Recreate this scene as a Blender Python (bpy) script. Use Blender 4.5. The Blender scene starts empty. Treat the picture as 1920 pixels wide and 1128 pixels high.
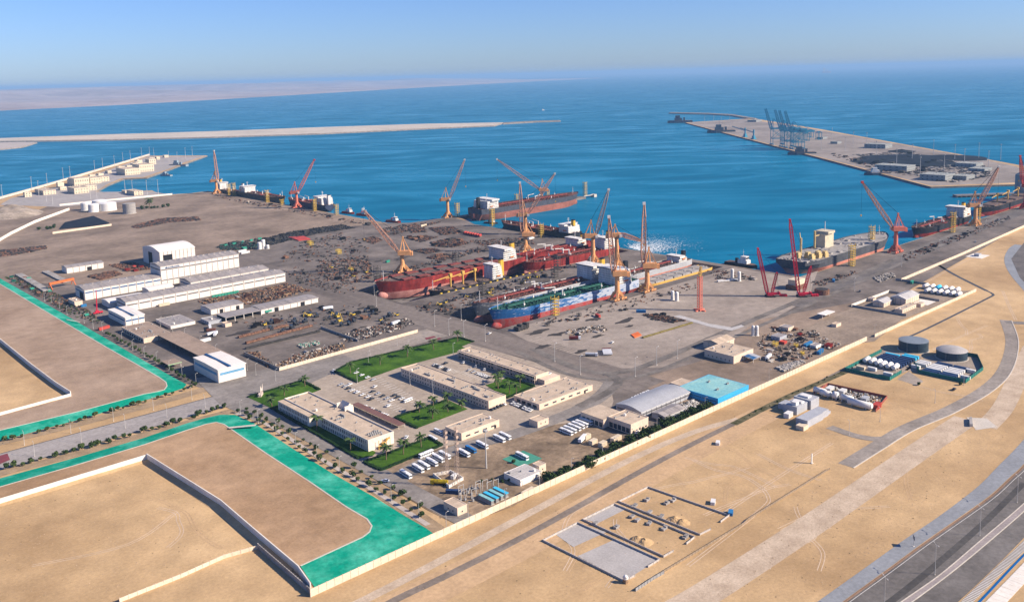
import bpy, math, random
from mathutils import Vector, Matrix
from mathutils.geometry import tessellate_polygon
random.seed(7)
S = bpy.context.scene
COL = S.collection
# ------------------------------------------------------------------ camera (X = along the docks, Y = across them)
H = 250.0
F, PITCH, ROLL, CYP, AZ = 1687.47, .1389, .02664, 376.0, .7383
def _rot(v):
    c, s = math.cos(AZ), math.sin(AZ)
    return Vector((c*v[0]+s*v[1], -s*v[0]+c*v[1], v[2]))
_f = Vector((0, math.cos(PITCH), -math.sin(PITCH))); _u = Vector((0, math.sin(PITCH), math.cos(PITCH))); _r = Vector((1, 0, 0))
FW = _rot(_f); RT = _rot(math.cos(ROLL)*_r-math.sin(ROLL)*_u); UP = _rot(math.sin(ROLL)*_r+math.cos(ROLL)*_u)
cam = bpy.data.cameras.new('camera'); co = bpy.data.objects.new('camera', cam); COL.objects.link(co)
co.matrix_world = Matrix(((RT.x, UP.x, -FW.x, 0), (RT.y, UP.y, -FW.y, 0), (RT.z, UP.z, -FW.z, H), (0, 0, 0, 1)))
cam.sensor_width = 36; cam.sensor_fit = 'HORIZONTAL'; cam.lens = F/1920*36
cam.shift_y = -(564-CYP)/1920; cam.clip_start = 1; cam.clip_end = 200000
S.camera = co
# ------------------------------------------------------------------ sky, sun, exposure
SUN_EL = math.radians(30.5); SD = Vector((.60*math.cos(SUN_EL), -.80*math.cos(SUN_EL), math.sin(SUN_EL)))
w = bpy.data.worlds.new('World'); S.world = w; w.use_nodes = True
nt = w.node_tree; nt.nodes.clear()
sky = nt.nodes.new('ShaderNodeTexSky'); sky.sky_type = 'NISHITA'; sky.sun_disc = False
sky.sun_elevation = SUN_EL; sky.sun_rotation = math.atan2(SD.x, SD.y)
sky.altitude = 0; sky.air_density = 1.0; sky.dust_density = 0.25; sky.ozone_density = 4.0
tint = nt.nodes.new('ShaderNodeMix'); tint.data_type = 'RGBA'; tint.blend_type = 'MULTIPLY'; tint.inputs[0].default_value = 1
tint.inputs[7].default_value = (.65, .815, 1.28, 1)
bg = nt.nodes.new('ShaderNodeBackground'); bg.inputs[1].default_value = .066
out = nt.nodes.new('ShaderNodeOutputWorld')
nt.links.new(sky.outputs[0], tint.inputs[6]); nt.links.new(tint.outputs[2], bg.inputs[0]); nt.links.new(bg.outputs[0], out.inputs[0])
sl = bpy.data.lights.new('sun', 'SUN'); sl.energy = 5.0; sl.angle = math.radians(.53); sl.color = (1, .87, .72)
so = bpy.data.objects.new('sun', sl); COL.objects.link(so); so.rotation_euler = SD.to_track_quat('Z', 'Y').to_euler(); so.location = (0, 0, 500)
S.view_settings.view_transform = 'Standard'; S.view_settings.look = 'None'; S.view_settings.gamma = 1
S.view_settings.exposure = 0.88; S.view_settings.use_curve_mapping = False
S.render.engine = 'CYCLES'
S.cycles.volume_bounces = 0; S.cycles.max_bounces = 5; S.cycles.diffuse_bounces = 2; S.cycles.glossy_bounces = 2
# ------------------------------------------------------------------ pixels of the photograph to places on the ground
def G(px, py, z=0.0):
    d = FW+RT*((px-960)/F)-UP*((py-CYP)/F)
    return Vector((0, 0, H))+d*((z-H)/d.z)
def Q(p):
    p = Vector(p)-Vector((0, 0, H)); k = p.dot(FW)
    return 960+F*p.dot(RT)/k, CYP-F*p.dot(UP)/k
def hgt(p, ptop):
    lo, hi = 0.0, 400.0
    for _ in range(40):
        m = (lo+hi)/2
        if Q((p[0], p[1], m))[1] > ptop: lo = m
        else: hi = m
    return lo
def PX(pts, z=0.0): return [G(x, y, z).to_2d() for x, y in pts]
# ------------------------------------------------------------------ materials
MATS = {}
def mat(name, c, rough=.85, var=.12, scale=.15, metal=0., c2=None, spec=.12, bump=0., bscale=None, fine=True, stretch=None, contrast=(.35, .65), grad=None):
    if name in MATS: return MATS[name]
    m = bpy.data.materials.new(name); m.use_nodes = True; t = m.node_tree; b = t.nodes['Principled BSDF']
    b.inputs['Roughness'].default_value = rough; b.inputs['Metallic'].default_value = metal
    b.inputs['Specular IOR Level'].default_value = spec
    geo = t.nodes.new('ShaderNodeNewGeometry'); src = geo.outputs['Position']
    if stretch:
        mp = t.nodes.new('ShaderNodeMapping'); mp.inputs['Scale'].default_value = stretch[:3]
        if len(stretch) > 3: mp.inputs['Rotation'].default_value = (0, 0, stretch[3])
        t.links.new(src, mp.inputs[0]); src = mp.outputs[0]
    n1 = t.nodes.new('ShaderNodeTexNoise'); n1.inputs['Scale'].default_value = scale; n1.inputs['Detail'].default_value = 8; n1.inputs['Roughness'].default_value = .62
    t.links.new(src, n1.inputs['Vector'])
    r = t.nodes.new('ShaderNodeMapRange'); r.inputs[1].default_value = contrast[0]; r.inputs[2].default_value = contrast[1]
    if grad:
        sx = t.nodes.new('ShaderNodeSeparateXYZ'); t.links.new(geo.outputs['Position'], sx.inputs[0]); gr = t.nodes.new('ShaderNodeMapRange'); gr.inputs[1].default_value = grad[0]; gr.inputs[2].default_value = grad[1]; gr.inputs[3].default_value = -grad[2]; gr.inputs[4].default_value = grad[2]
        t.links.new(sx.outputs[0], gr.inputs[0]); ad = t.nodes.new('ShaderNodeMath'); t.links.new(n1.outputs[0], ad.inputs[0]); t.links.new(gr.outputs[0], ad.inputs[1]); t.links.new(ad.outputs[0], r.inputs[0])
    else: t.links.new(n1.outputs[0], r.inputs[0])
    a = [max(0, v*(1-var)) for v in c]; d = list(c2) if c2 else [min(1, v*(1+var)) for v in c]
    mx = t.nodes.new('ShaderNodeMix'); mx.data_type = 'RGBA'
    mx.inputs[6].default_value = (*a, 1); mx.inputs[7].default_value = (*d, 1)
    t.links.new(r.outputs[0], mx.inputs[0]); col = mx.outputs[2]
    if fine:
        n2 = t.nodes.new('ShaderNodeTexNoise'); n2.inputs['Scale'].default_value = scale*9; n2.inputs['Detail'].default_value = 5
        t.links.new(geo.outputs['Position'], n2.inputs['Vector'])
        m2 = t.nodes.new('ShaderNodeMix'); m2.data_type = 'RGBA'; m2.blend_type = 'OVERLAY'; m2.inputs[0].default_value = min(.6, .22+var)
        t.links.new(col, m2.inputs[6]); t.links.new(n2.outputs[0], m2.inputs[7]); col = m2.outputs[2]
    if scale < .05:
        n4 = t.nodes.new('ShaderNodeTexNoise'); n4.inputs['Scale'].default_value = .55; n4.inputs['Detail'].default_value = 8; n4.inputs['Roughness'].default_value = .7
        t.links.new(geo.outputs['Position'], n4.inputs['Vector']); r4 = t.nodes.new('ShaderNodeMapRange'); r4.inputs[1].default_value = .3; r4.inputs[2].default_value = .7
        t.links.new(n4.outputs[0], r4.inputs[0])
        m4 = t.nodes.new('ShaderNodeMix'); m4.data_type = 'RGBA'; m4.blend_type = 'OVERLAY'; m4.inputs[0].default_value = .17
        t.links.new(col, m4.inputs[6]); t.links.new(r4.outputs[0], m4.inputs[7]); col = m4.outputs[2]
    t.links.new(col, b.inputs['Base Color'])
    if bump:
        n3 = t.nodes.new('ShaderNodeTexNoise'); n3.inputs['Scale'].default_value = bscale or scale*6; n3.inputs['Detail'].default_value = 6
        t.links.new(geo.outputs['Position'], n3.inputs['Vector'])
        bp = t.nodes.new('ShaderNodeBump'); bp.inputs['Strength'].default_value = bump; bp.inputs['Distance'].default_value = .6
        t.links.new(n3.outputs[0], bp.inputs['Height']); t.links.new(bp.outputs[0], b.inputs['Normal'])
    MATS[name] = m
    return m
def flat(name, c, rough=.6, var=.15, metal=0.): return mat(name, c, rough, var, .35, metal)
# ------------------------------------------------------------------ mesh collecting
class MB:
    def __init__(s): s.v = []; s.f = []
    def quad(s, *p):
        k = len(s.v); s.v += [tuple(q) for q in p]; s.f.append(tuple(range(k, k+len(p)))); return s
    def box(s, x0, x1, y0, y1, z0, z1):
        k = len(s.v); s.v += [(x0, y0, z0), (x1, y0, z0), (x1, y1, z0), (x0, y1, z0), (x0, y0, z1), (x1, y0, z1), (x1, y1, z1), (x0, y1, z1)]
        s.f += [tuple(k+i for i in q) for q in ((3, 2, 1, 0), (4, 5, 6, 7), (0, 1, 5, 4), (1, 2, 6, 5), (2, 3, 7, 6), (3, 0, 4, 7))]; return s
    def bar(s, a, b, r, n=4, r2=None, cap=True):
        a, b = Vector(a), Vector(b); d = b-a
        if d.length < 1e-6: return s
        d.normalize(); u = d.cross(Vector((0, 0, 1)))
        if u.length < 1e-3: u = d.cross(Vector((1, 0, 0)))
        u.normalize(); v = d.cross(u); k = len(s.v); r2 = r if r2 is None else r2; o = math.pi/n
        for p, q in ((a, r), (b, r2)):
            for i in range(n):
                t = 2*math.pi*i/n+o; s.v.append(tuple(p+u*(q*math.cos(t))+v*(q*math.sin(t))))
        for i in range(n):
            j = (i+1) % n; s.f.append((k+i, k+n+i, k+n+j, k+j))
        if cap: s.f.append(tuple(k+i for i in range(n))); s.f.append(tuple(k+n+i for i in reversed(range(n))))
        return s
    def cyl(s, x, y, z0, z1, r, n=16, r2=None): return s.bar((x, y, z0), (x, y, z1), r, n, r2)
    def prism(s, poly, z0, z1):
        k = len(s.v); n = len(poly)
        ar = sum(poly[i][0]*poly[(i+1) % n][1]-poly[(i+1) % n][0]*poly[i][1] for i in range(n))
        if ar < 0: poly = poly[::-1]
        s.v += [(p[0], p[1], z0) for p in poly]+[(p[0], p[1], z1) for p in poly]
        s.f.append(tuple(k+n+i for i in range(n))); s.f.append(tuple(k+i for i in reversed(range(n))))
        for i in range(n):
            j = (i+1) % n; s.f.append((k+i, k+j, k+n+j, k+n+i))
        return s
    def extr(s, prof, x0, x1, axis='x'):   # profile in (y,z) swept along x (or in (x,z) along y)
        k = len(s.v); n = len(prof)
        for q in (x0, x1):
            s.v += [(q, a, b) if axis == 'x' else (a, q, b) for a, b in prof]
        s.f.append(tuple(k+i for i in reversed(range(n)))); s.f.append(tuple(k+n+i for i in range(n)))
        for i in range(n):
            j = (i+1) % n; s.f.append((k+i, k+j, k+n+j, k+n+i))
        return s
    def lattice(s, a, b, w, r, n=8, w2=None, taper=.12):
        a, b = Vector(a), Vector(b); d = (b-a).normalized(); L = (b-a).length
        u = d.cross(Vector((0, 0, 1)))
        if u.length < .05: u = Vector((1, 0, 0))
        u.normalize(); v = d.cross(u); w2 = w if w2 is None else w2
        def c(t, i):
            q = w+(w2-w)*t
            if taper: q *= min(1, .35+t/taper*.65, .35+(1-t)/taper*.65)
            return a+d*(L*t)+u*(q/2*(1 if i in (0, 1) else -1))+v*(q/2*(1 if i in (1, 2) else -1))
        for i in range(4):
            P = [c(t/n, i) for t in range(n+1)]
            for t in range(n): s.bar(P[t], P[t+1], r, 4, cap=False)
            for t in range(n):
                s.bar(c(t/n, i), c((t+1)/n, (i+1) % 4), r*.55, 3, cap=False)
                s.bar(c(t/n, i), c(t/n, (i+1) % 4), r*.5, 3, cap=False)
        return s
    def mesh(s, name, m, smooth=False):
        me = bpy.data.meshes.new(name); me.from_pydata(s.v, [], s.f)
        for q in (m if isinstance(m, (list, tuple)) else [m]): me.materials.append(q)
        if smooth: me.polygons.foreach_set('use_smooth', [True]*len(me.polygons))
        me.update(); return me
    def obj(s, name, m, parent=None, smooth=False, loc=None): return put(name, s.mesh(name, m, smooth), parent, loc)
def put(name, me, parent=None, loc=None, rz=0, scale=None):
    o = bpy.data.objects.new(name, me); COL.objects.link(o)
    if parent is not None: o.parent = parent
    if loc is not None: o.location = loc
    if rz: o.rotation_euler[2] = rz
    if scale is not None: o.scale = scale
    return o
TOP = []
def tag(o, label, cat, group=None):
    o['label'] = label; o['category'] = cat
    if group: o['group'] = group
    TOP.append(o); return o
def thing(name, label, cat, loc=(0, 0, 0), rz=0, group=None):
    o = put(name, None, None, loc, rz); o.empty_display_size = .5
    return tag(o, label, cat, group)
def struct(o): o['kind'] = 'structure'; return o
def stuff(o): o['kind'] = 'stuff'; return o
KIDS = {}
def remember(o):
    for c in bpy.data.objects:
        if c.parent: KIDS.setdefault(c.parent.name, [])
def copy_tree(o, kids, loc, rz, label=None, group=None, scale=None):
    c = o.copy(); COL.objects.link(c); c.location = loc; c.rotation_euler = (0, 0, rz)
    if scale: c.scale = (scale,)*3
    if label: c['label'] = label
    if group: c['group'] = group
    TOP.append(c)
    for k, sub in kids:
        d = k.copy(); COL.objects.link(d); d.parent = c
        for e in sub:
            q = e.copy(); COL.objects.link(q); q.parent = d
    return c
class Proto:   # the first place gets the built thing itself, later places copies of it and its parts
    def __init__(s, build): s.build = build; s.o = None
    def at(s, loc, rz=0, label=None, group=None, scale=None):
        if s.o is None:
            s.o = s.build(); ch = [c for c in bpy.data.objects if c.parent is not None]
            s.k = [(c, [e for e in ch if e.parent == c]) for c in ch if c.parent == s.o]
            s.o.location = loc; s.o.rotation_euler = (0, 0, rz)
            if label: s.o['label'] = label
            if group: s.o['group'] = group
            if scale: s.o.scale = (scale,)*3
            return s.o
        return copy_tree(s.o, s.k, loc, rz, label, group, scale)
def sheet(name, poly, z, m, holes=(), wall=0):
    rings = [[Vector((p[0], p[1], 0)) for p in poly]]+[[Vector((p[0], p[1], 0)) for p in h] for h in holes]
    tris = tessellate_polygon(rings); v = [(p.x, p.y, z) for r in rings for p in r]; f = []
    for t in tris:
        a, b, c = (Vector(v[i]) for i in t)
        f.append(tuple(t) if (b-a).cross(c-a).z > 0 else (t[0], t[2], t[1]))
    if wall:
        k0 = 0
        for r in rings:
            n = len(r); k = len(v); v += [(p.x, p.y, z) for p in r]+[(p.x, p.y, z-wall) for p in r]
            for i in range(n):
                j = (i+1) % n; f.append((k+i, k+j, k+n+j, k+n+i))
    b = MB(); b.v = v; b.f = f
    return struct(b.obj(name, m))
def smooth_line(pts, k=6):
    pts = [Vector(p) for p in pts]; o = []
    for i in range(len(pts)-1):
        p0, p1, p2, p3 = pts[max(i-1, 0)], pts[i], pts[i+1], pts[min(i+2, len(pts)-1)]
        for j in range(k):
            t = j/k; o.append(.5*((2*p1)+(p2-p0)*t+(2*p0-5*p1+4*p2-p3)*t*t+(3*p1-p0-3*p2+p3)*t**3))
    return o+[pts[-1]]
def offs(line, d):
    o = []
    for i, p in enumerate(line):
        t = (line[min(i+1, len(line)-1)]-line[max(i-1, 0)]).normalized(); o.append(p+Vector((-t.y, t.x))*d)
    return o
def ribbon(name, line, w, z, m, h=0, off=0):
    a, b = offs(line, off+w/2), offs(line, off-w/2); q = MB()
    for i in range(len(line)-1):
        q.quad((*b[i], z), (*b[i+1], z), (*a[i+1], z), (*a[i], z))
        if h:
            q.quad((*a[i], z), (*a[i+1], z), (*a[i+1], z-h), (*a[i], z-h)); q.quad((*b[i+1], z), (*b[i], z), (*b[i], z-h), (*b[i+1], z-h))
    return struct(q.obj(name, m))
# ================================================================== the setting
SAND = mat('sand', (.39, .255, .128), .95, .08, .007, c2=(.525, .36, .19), bump=.08, bscale=.9, contrast=(.36, .64))
SAND2 = mat('packed_sand', (.31, .195, .105), .95, .08, .012, c2=(.40, .265, .155), bump=.06, bscale=.9)
DIRT = mat('yard_dirt', (.185, .138, .10), .95, .15, .012, c2=(.295, .222, .163), bump=.2, bscale=.3)
LOT = mat('brown_lot', (.20, .145, .095), .95, .35, .03, c2=(.33, .24, .155), bump=.2, bscale=.3)
CONC = mat('apron_concrete', (.10, .084, .072), .9, .1, .018, c2=(.215, .18, .152))
PADC = mat('light_concrete', (.26, .215, .175), .9, .13, .014, c2=(.345, .29, .238))
FORE = mat('forecourt_paving', (.32, .26, .20), .9, .10, .02, c2=(.38, .315, .245))
ASPH = mat('asphalt', (.12, .107, .098), .9, .18, .03, c2=(.17, .152, .138))
ASPD = mat('worn_asphalt', (.20, .178, .156), .9, .18, .02, c2=(.26, .232, .205))
TYRE = mat('tyre_darkened_concrete', (.13, .115, .10), .9, .2, .05, c2=(.21, .185, .16))
GREEN = mat('green_slope_mesh', (.0, .28, .175), .8, .12, .045, c2=(.10, .46, .33), contrast=(.45, .74))
KERB = mat('pale_kerb', (.50, .45, .38), .9, .08, .1)
WHITEC = mat('white_concrete', (.68, .63, .55), .85, .08, .05)
GRAVEL = mat('pale_gravel', (.44, .335, .235), .95, .12, .08, c2=(.53, .42, .305), bump=.3, bscale=1.2)
STEELBLUE = mat('blue_grey_slope_paving', (.235, .245, .255), .8, .10, .05)
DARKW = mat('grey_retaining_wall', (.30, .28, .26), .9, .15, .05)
GRASS = mat('lawn_grass', (.03, .092, .004), .95, .3, .06, c2=(.068, .145, .012), bump=.5, bscale=2.)
MARK = mat('white_road_paint', (.62, .60, .56), .8, .15, .3)
REDM = mat('maroon_paving', (.19, .05, .06), .9, .15, .2)
ROCK = mat('breakwater_rock', (.20, .17, .145), .95, .35, .12, c2=(.30, .26, .22), bump=.6, bscale=.4)
DOCKW = mat('dock_wall_concrete', (.17, .155, .14), .9, .25, .06)
# sea
SEA = bpy.data.materials.new('sea_water'); SEA.use_nodes = True
t = SEA.node_tree; b = t.nodes['Principled BSDF']; b.inputs['Roughness'].default_value = .32; b.inputs['IOR'].default_value = 1.33; b.inputs['Specular IOR Level'].default_value = .012
geo = t.nodes.new('ShaderNodeNewGeometry'); mp = t.nodes.new('ShaderNodeMapping'); mp.vector_type = 'TEXTURE'
mp.inputs['Rotation'].default_value = (0, 0, -.70); mp.inputs['Scale'].default_value = (520, 190, 1)
t.links.new(geo.outputs['Position'], mp.inputs[0])
nz = t.nodes.new('ShaderNodeTexNoise'); nz.inputs['Scale'].default_value = 1; nz.inputs['Detail'].default_value = 3.5; nz.inputs['Distortion'].default_value = 2.2
t.links.new(mp.outputs[0], nz.inputs['Vector'])
rp = t.nodes.new('ShaderNodeValToRGB'); e = rp.color_ramp.elements
e[0].position = .26; e[0].color = (.0, .094, .18, 1); e[1].position = .78; e[1].color = (.006, .20, .34, 1)
q = e.new(.52); q.color = (.0, .136, .245, 1)
t.links.new(nz.outputs[0], rp.inputs[0]); t.links.new(rp.outputs[0], b.inputs['Base Color'])
rr = t.nodes.new('ShaderNodeMapRange'); rr.inputs[1].default_value = .4; rr.inputs[2].default_value = .65; rr.inputs[3].default_value = .42; rr.inputs[4].default_value = .22
t.links.new(nz.outputs[0], rr.inputs[0]); t.links.new(rr.outputs[0], b.inputs['Roughness'])
n2 = t.nodes.new('ShaderNodeTexNoise'); n2.inputs['Scale'].default_value = .12; n2.inputs['Detail'].default_value = 5
t.links.new(geo.outputs['Position'], n2.inputs['Vector'])
bp = t.nodes.new('ShaderNodeBump'); bp.inputs['Strength'].default_value = .05; bp.inputs['Distance'].default_value = 1.0
t.links.new(n2.outputs[0], bp.inputs['Height']); t.links.new(bp.outputs[0], b.inputs['Normal'])
SEAZ = -4.0
D1 = [(568, 812), (958, 812), (958, 903), (568, 903)]
D2 = [(571, 653), (955, 653), (955, 737), (571, 737)]
sheet('sea', [(-70000, -70000), (90000, -70000), (90000, 90000), (-70000, 90000)], SEAZ, SEA, [D1, D2])
coast = [Vector((-6000, 2500)), Vector((300, 2260))]+PX([(0, 374), (279, 292), (389, 291.5), (349, 306), (321, 316.5), (275, 333), (232, 335), (204, 346), (181, 359), (217, 361), (228, 359.5), (285, 357), (300, 364), (323, 364.5), (360, 362)])+[
    Vector(p) for p in ((880, 2020), (880, 1290), (908, 1262), (980, 1256), (1000, 1256), (1332, 1256), (1332, 1240), (1000, 1240), (985, 1200), (968, 1160), (968, 550), (1735, 550), (2080, 560), (2010, 646), (1866, 774), (3534, 2634))]+PX([(1413, 222), (1537, 242), (1920, 311)])+[Vector((2600, 400)), Vector((7000, -6000)), Vector((-6000, -6000))]
sheet('ground', coast, 0, SAND, [D1, D2])
qw = MB()
for i_ in range(len(coast)):
    a_, c_ = coast[i_], coast[(i_+1) % len(coast)]; qw.quad((*a_, 0), (*c_, 0), (*c_, -9), (*a_, -9))
struct(qw.obj('quay_wall', DOCKW))
for nm, d in (('dock_floor', D1), ('dock_floor', D2)):
    sheet(nm, d, -12.5, DOCKW)
def dockwalls(d):
    q = MB()
    for i in range(4):
        a, c = d[i], d[(i+1) % 4]; q.quad((*a, .0), (*c, .0), (*c, -12.6), (*a, -12.6))
    # stepped altars along the long sides
    x0, x1, y0, y1 = d[0][0], d[1][0], d[0][1], d[2][1]
    for k, (dz, wd) in enumerate(((-4.5, 1.6), (-8.5, 3.2))):
        q.box(x0+.1, x1-.1, y0+.05, y0+wd, -12.4, dz); q.box(x0+.1, x1-.1, y1-wd, y1-.05, -12.4, dz)
    struct(q.obj('dock_wall', DOCKW))
dockwalls(D1); dockwalls(D2)
# far shore with low hills
def hills():
    rnd = random.Random(3); sh = [Vector(p) for p in smooth_line(PX([(-420, 236), (-150, 217), (0, 207.5), (240, 196), (480, 182.5), (760, 166), (960, 155)])+[Vector((30000, 26500))], 12)]
    q = MB(); n = 34; rows = []
    from mathutils import noise
    for p in sh:
        row = []
        for j in range(n):
            s = (j/(n-1))**1.7*24000; x, y = p.x-.55*s, p.y+.835*s
            hh = noise.fractal(Vector((x/2600, y/2600, .3)), .9, 2.1, 6)*.5+.5; ramp = min(1, max(0, (s-900)/7000))
            tab = max(0, min(1, (hh-.42)*5))
            z = -6+min(1, s/400)*9+ramp*(35+120*tab+60*hh)
            row.append((x, y, z if j else -6))
        rows.append(row)
    k = len(rows[0])
    for r in rows: q.v += r
    for i in range(len(rows)-1):
        for j in range(k-1): a = i*k+j; q.f.append((a, a+k, a+k+1, a+1))
    struct(q.obj('far_shore_hills', mat('haze_paled_earth', (.32, .24, .205), .95, .12, .0006, c2=(.44, .35, .31), contrast=(.35, .65)), smooth=True))  # earth colour paled and kept low in contrast to imitate fading by haze
hills()
# breakwater of sand with rock edge
def bank(name, top, z, m, skirt=6, mr=None):
    o = sheet(name, top, z, m, wall=0); q = MB(); n = len(top); c = sum((Vector(p) for p in top), Vector((0, 0)))/n
    ar = sum(top[i][0]*top[(i+1) % n][1]-top[(i+1) % n][0]*top[i][1] for i in range(n)); sg = -1 if ar > 0 else 1
    out = []
    for i in range(n):
        a = (Vector(top[i])-Vector(top[i-1])).normalized(); b2 = (Vector(top[(i+1) % n])-Vector(top[i])).normalized(); t2 = (a+b2)
        t2 = t2.normalized() if t2.length > .1 else b2
        out.append(Vector(top[i])+Vector((-t2.y, t2.x))*sg*skirt)
    for i in range(n):
        j = (i+1) % n; q.quad((*top[i], z), (*top[j], z), (*out[j], SEAZ-1.5), (*out[i], SEAZ-1.5))
    struct(q.obj('rock_edge', mr or ROCK)); return o
bank('breakwater', PX([(-500, 279), (-200, 270), (0, 264.5), (200, 261.5), (400, 256.5), (600, 250), (800, 240.5), (925, 235), (945, 229.5), (800, 232), (600, 238.5), (400, 246), (200, 252), (0, 259), (-200, 264), (-500, 272)], 2), 2, mat('pale_fill_sand', (.46, .40, .32), .95, .06, .004, c2=(.53, .46, .37)), 9)
bank('breakwater_head', PX([(944, 231.5), (1000, 228.2), (1050, 226.5), (1050, 225.3), (1000, 226.6), (944, 229.6)], 1.5), 1.5, ROCK, 6)
bank('terminal_breakwater', PX([(1256, 211.6), (1330, 213.4), (1372, 216), (1415, 223.5), (1417, 221.5), (1374, 214.3), (1330, 211.9), (1256, 210.3)], 2), 2, ROCK, 9)
bank('harbour_mole', PX([(-60, 283), (0, 279), (40, 275), (68, 266.5), (40, 266.6), (-60, 268)], 1.5), 1.5, mat('pale_quay', (.42, .36, .31), .9, .1, .02), 8)
# zones of the yard (each sheet a few centimetres above the one below)
sheet('yard_dirt', PX([(-260, 560), (-200, 430), (60, 398), (130, 372), (215, 362), (285, 360), (323, 365.5), (360, 363)])+[Vector((878, 2015)), Vector((878, 1292)), Vector((700, 1130)), Vector((285, 1130)), Vector((283, 1306)), Vector((200, 1400))], .04, DIRT)
HD1 = [(567.8, 811.8), (958.2, 811.8), (958.2, 903.2), (567.8, 903.2)]; HD2 = [(570.8, 652.8), (955.2, 652.8), (955.2, 737.2), (570.8, 737.2)]
sheet('shipyard_apron', [Vector(p) for p in ((284, 1300), (284, 735), (300, 655), (300, 382), (640, 382), (775, 400), (1000, 430), (1480, 477), (1735, 505), (1735, 549), (967, 549), (967, 1158), (985, 1200), (990, 1238), (1331, 1241), (1331, 1255), (980, 1255), (908, 1261), (879, 1289), (720, 1350), (600, 1240), (520, 1210), (440, 1180), (350, 1190))], .08, CONC, [HD1, HD2])
sheet('container_terminal_paving', PX([(1747, 348.5), (1290, 230.5), (1400, 223.5), (1530, 243), (1850, 300), (1905, 312), (1960, 340)]), .06, mat('terminal_paving', (.22, .185, .155), .9, .15, .006, c2=(.31, .265, .225)))
sheet('naval_base_paving', PX([(20, 372), (110, 350), (278, 294), (383, 292.5), (345, 305), (318, 316), (270, 332), (228, 334), (200, 346), (178, 360), (285, 359), (318, 365), (215, 380), (110, 388), (0, 384)]), .12, mat('naval_paving', (.33, .30, .275), .9, .08, .01))
sheet('light_concrete_pad', [Vector(p) for p in ((575, 645), (760, 638), (960, 640), (960, 560), (965, 552), (1010, 552), (940, 520), (880, 490), (800, 478), (690, 462), (590, 462), (560, 490), (552, 560))], .14, PADC)
sheet('office_forecourt', [Vector(p) for p in ((300, 655), (300, 400), (440, 400), (500, 440), (530, 470), (520, 640), (470, 660), (400, 665))], .12, FORE)
sheet('bus_park_dirt', PX([(690, 890), (830, 838), (940, 812), (1010, 800), (1085, 790), (1180, 820), (1200, 812), (1100, 870), (960, 950), (860, 985), (800, 955)]), .16, LOT)
sheet('brown_lot', PX([(1192, 712), (1330, 672), (1420, 690), (1520, 660), (1590, 650), (1400, 740), (1285, 770), (1240, 745)]), .16, DIRT)
sheet('storage_dirt', PX([(1330, 668), (1420, 600), (1640, 560), (1690, 560), (1600, 640), (1500, 690), (1400, 700)]), .18, DIRT)
sheet('substation_dirt', PX([(1500, 620), (1570, 588), (1690, 545), (1830, 545), (1690, 600), (1640, 640), (1560, 650)]), .2, mat('tan_dirt', (.25, .195, .145), .95, .2, .03))
L = lambda pts, z=0: smooth_line(PX(pts, z))
# roads
ribbon('yard_road', [Vector((545, y)) for y in range(440, 1210, 10)], 38, .18, mat('yard_road_concrete', (.15, .125, .106), .9, .2, .02, c2=(.215, .18, .152), stretch=(1, .12, 1)))
ribbon('inner_road', [Vector((x, 690)) for x in range(296, 530, 6)], 36, .2, mat('inner_road_concrete', (.275, .235, .195), .9, .16, .03, c2=(.335, .288, .24), stretch=(.12, 1, 1)))
ribbon('approach_road', [Vector((x, 665)) for x in range(-200, 300, 10)], 29, .16, mat('approach_concrete', (.27, .245, .225), .9, .12, .03, c2=(.33, .30, .275), stretch=(.12, 1, 1)))
sheet('junction_paving', [Vector(p) for p in ((296, 735), (284, 660), (288, 600), (330, 640), (420, 670), (420, 706), (345, 712))], .22, ASPD)
ribbon('office_road', [Vector((301, y)) for y in range(375, 640, 5)], 13, .24, ASPD)
ribbon('compound_road', L([(735, 905), (800, 865), (880, 835), (960, 815), (1080, 770), (1130, 740), (1150, 715)]), 14, .26, ASPD)
for o in (-9, 7): ribbon('tyre_track', L([(985, 655), (1060, 690), (1120, 704), (1180, 701), (1250, 678), (1400, 612), (1490, 574), (1560, 542), (1640, 508), (1760, 455), (1880, 408)]), 5.5 if o < 0 else 8, .28, TYRE, off=o)
ribbon('quay_road', L([(1490, 574), (1560, 544), (1640, 510), (1760, 458), (1890, 407), (1960, 376)]), 22, .24, ASPH)
ribbon('tyre_track', L([(1085, 762), (1140, 735), (1160, 715), (1140, 700)]), 8, .3, TYRE)
ribbon('perimeter_road', L([(660, 1170), (745, 1122), (850, 1072), (1010, 990), (1240, 862), (1400, 782), (1500, 735), (1600, 684), (1640, 664), (1660, 655)]), 5, .06, mat('sandy_asphalt', (.19, .155, .125), .9, .2, .05, c2=(.26, .21, .165)))
ribbon('perimeter_road_verge', L([(640, 1170), (800, 1090), (1010, 985), (1240, 858), (1420, 768)]), 24, .03, mat('verge_sand', (.47, .315, .175), .95, .1, .05), off=-8)
ribbon('gravel_strip', L([(600, 1165), (760, 1085), (980, 968), (1180, 862), (1300, 810), (1385, 785)]), 6, .06, GRAVEL)
ribbon('drain_ditch', L([(1375, 795), (1480, 742), (1600, 690), (1640, 664)]), 6, .07, mat('ditch_greenery', (.06, .07, .025), .95, .4, .15, c2=(.17, .14, .08)))
ribbon('drain_channel', L([(1760, 497), (1790, 515), (1850, 545)]), 4, .08, mat('dark_drain', (.07, .075, .085), .8, .2, .1))
ribbon('drain_channel', L([(1850, 545), (1862, 552), (1850, 560), (1740, 615), (1690, 637)]), 2.6, .085, MATS['dark_drain'])
ribbon('access_road', L([(1585, 872), (1640, 838), (1700, 802), (1780, 768), (1850, 728), (1885, 690), (1897, 640), (1885, 600)]), 10, .08, mat('pale_asphalt', (.25, .215, .18), .9, .15, .03, c2=(.31, .27, .23)))
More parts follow.
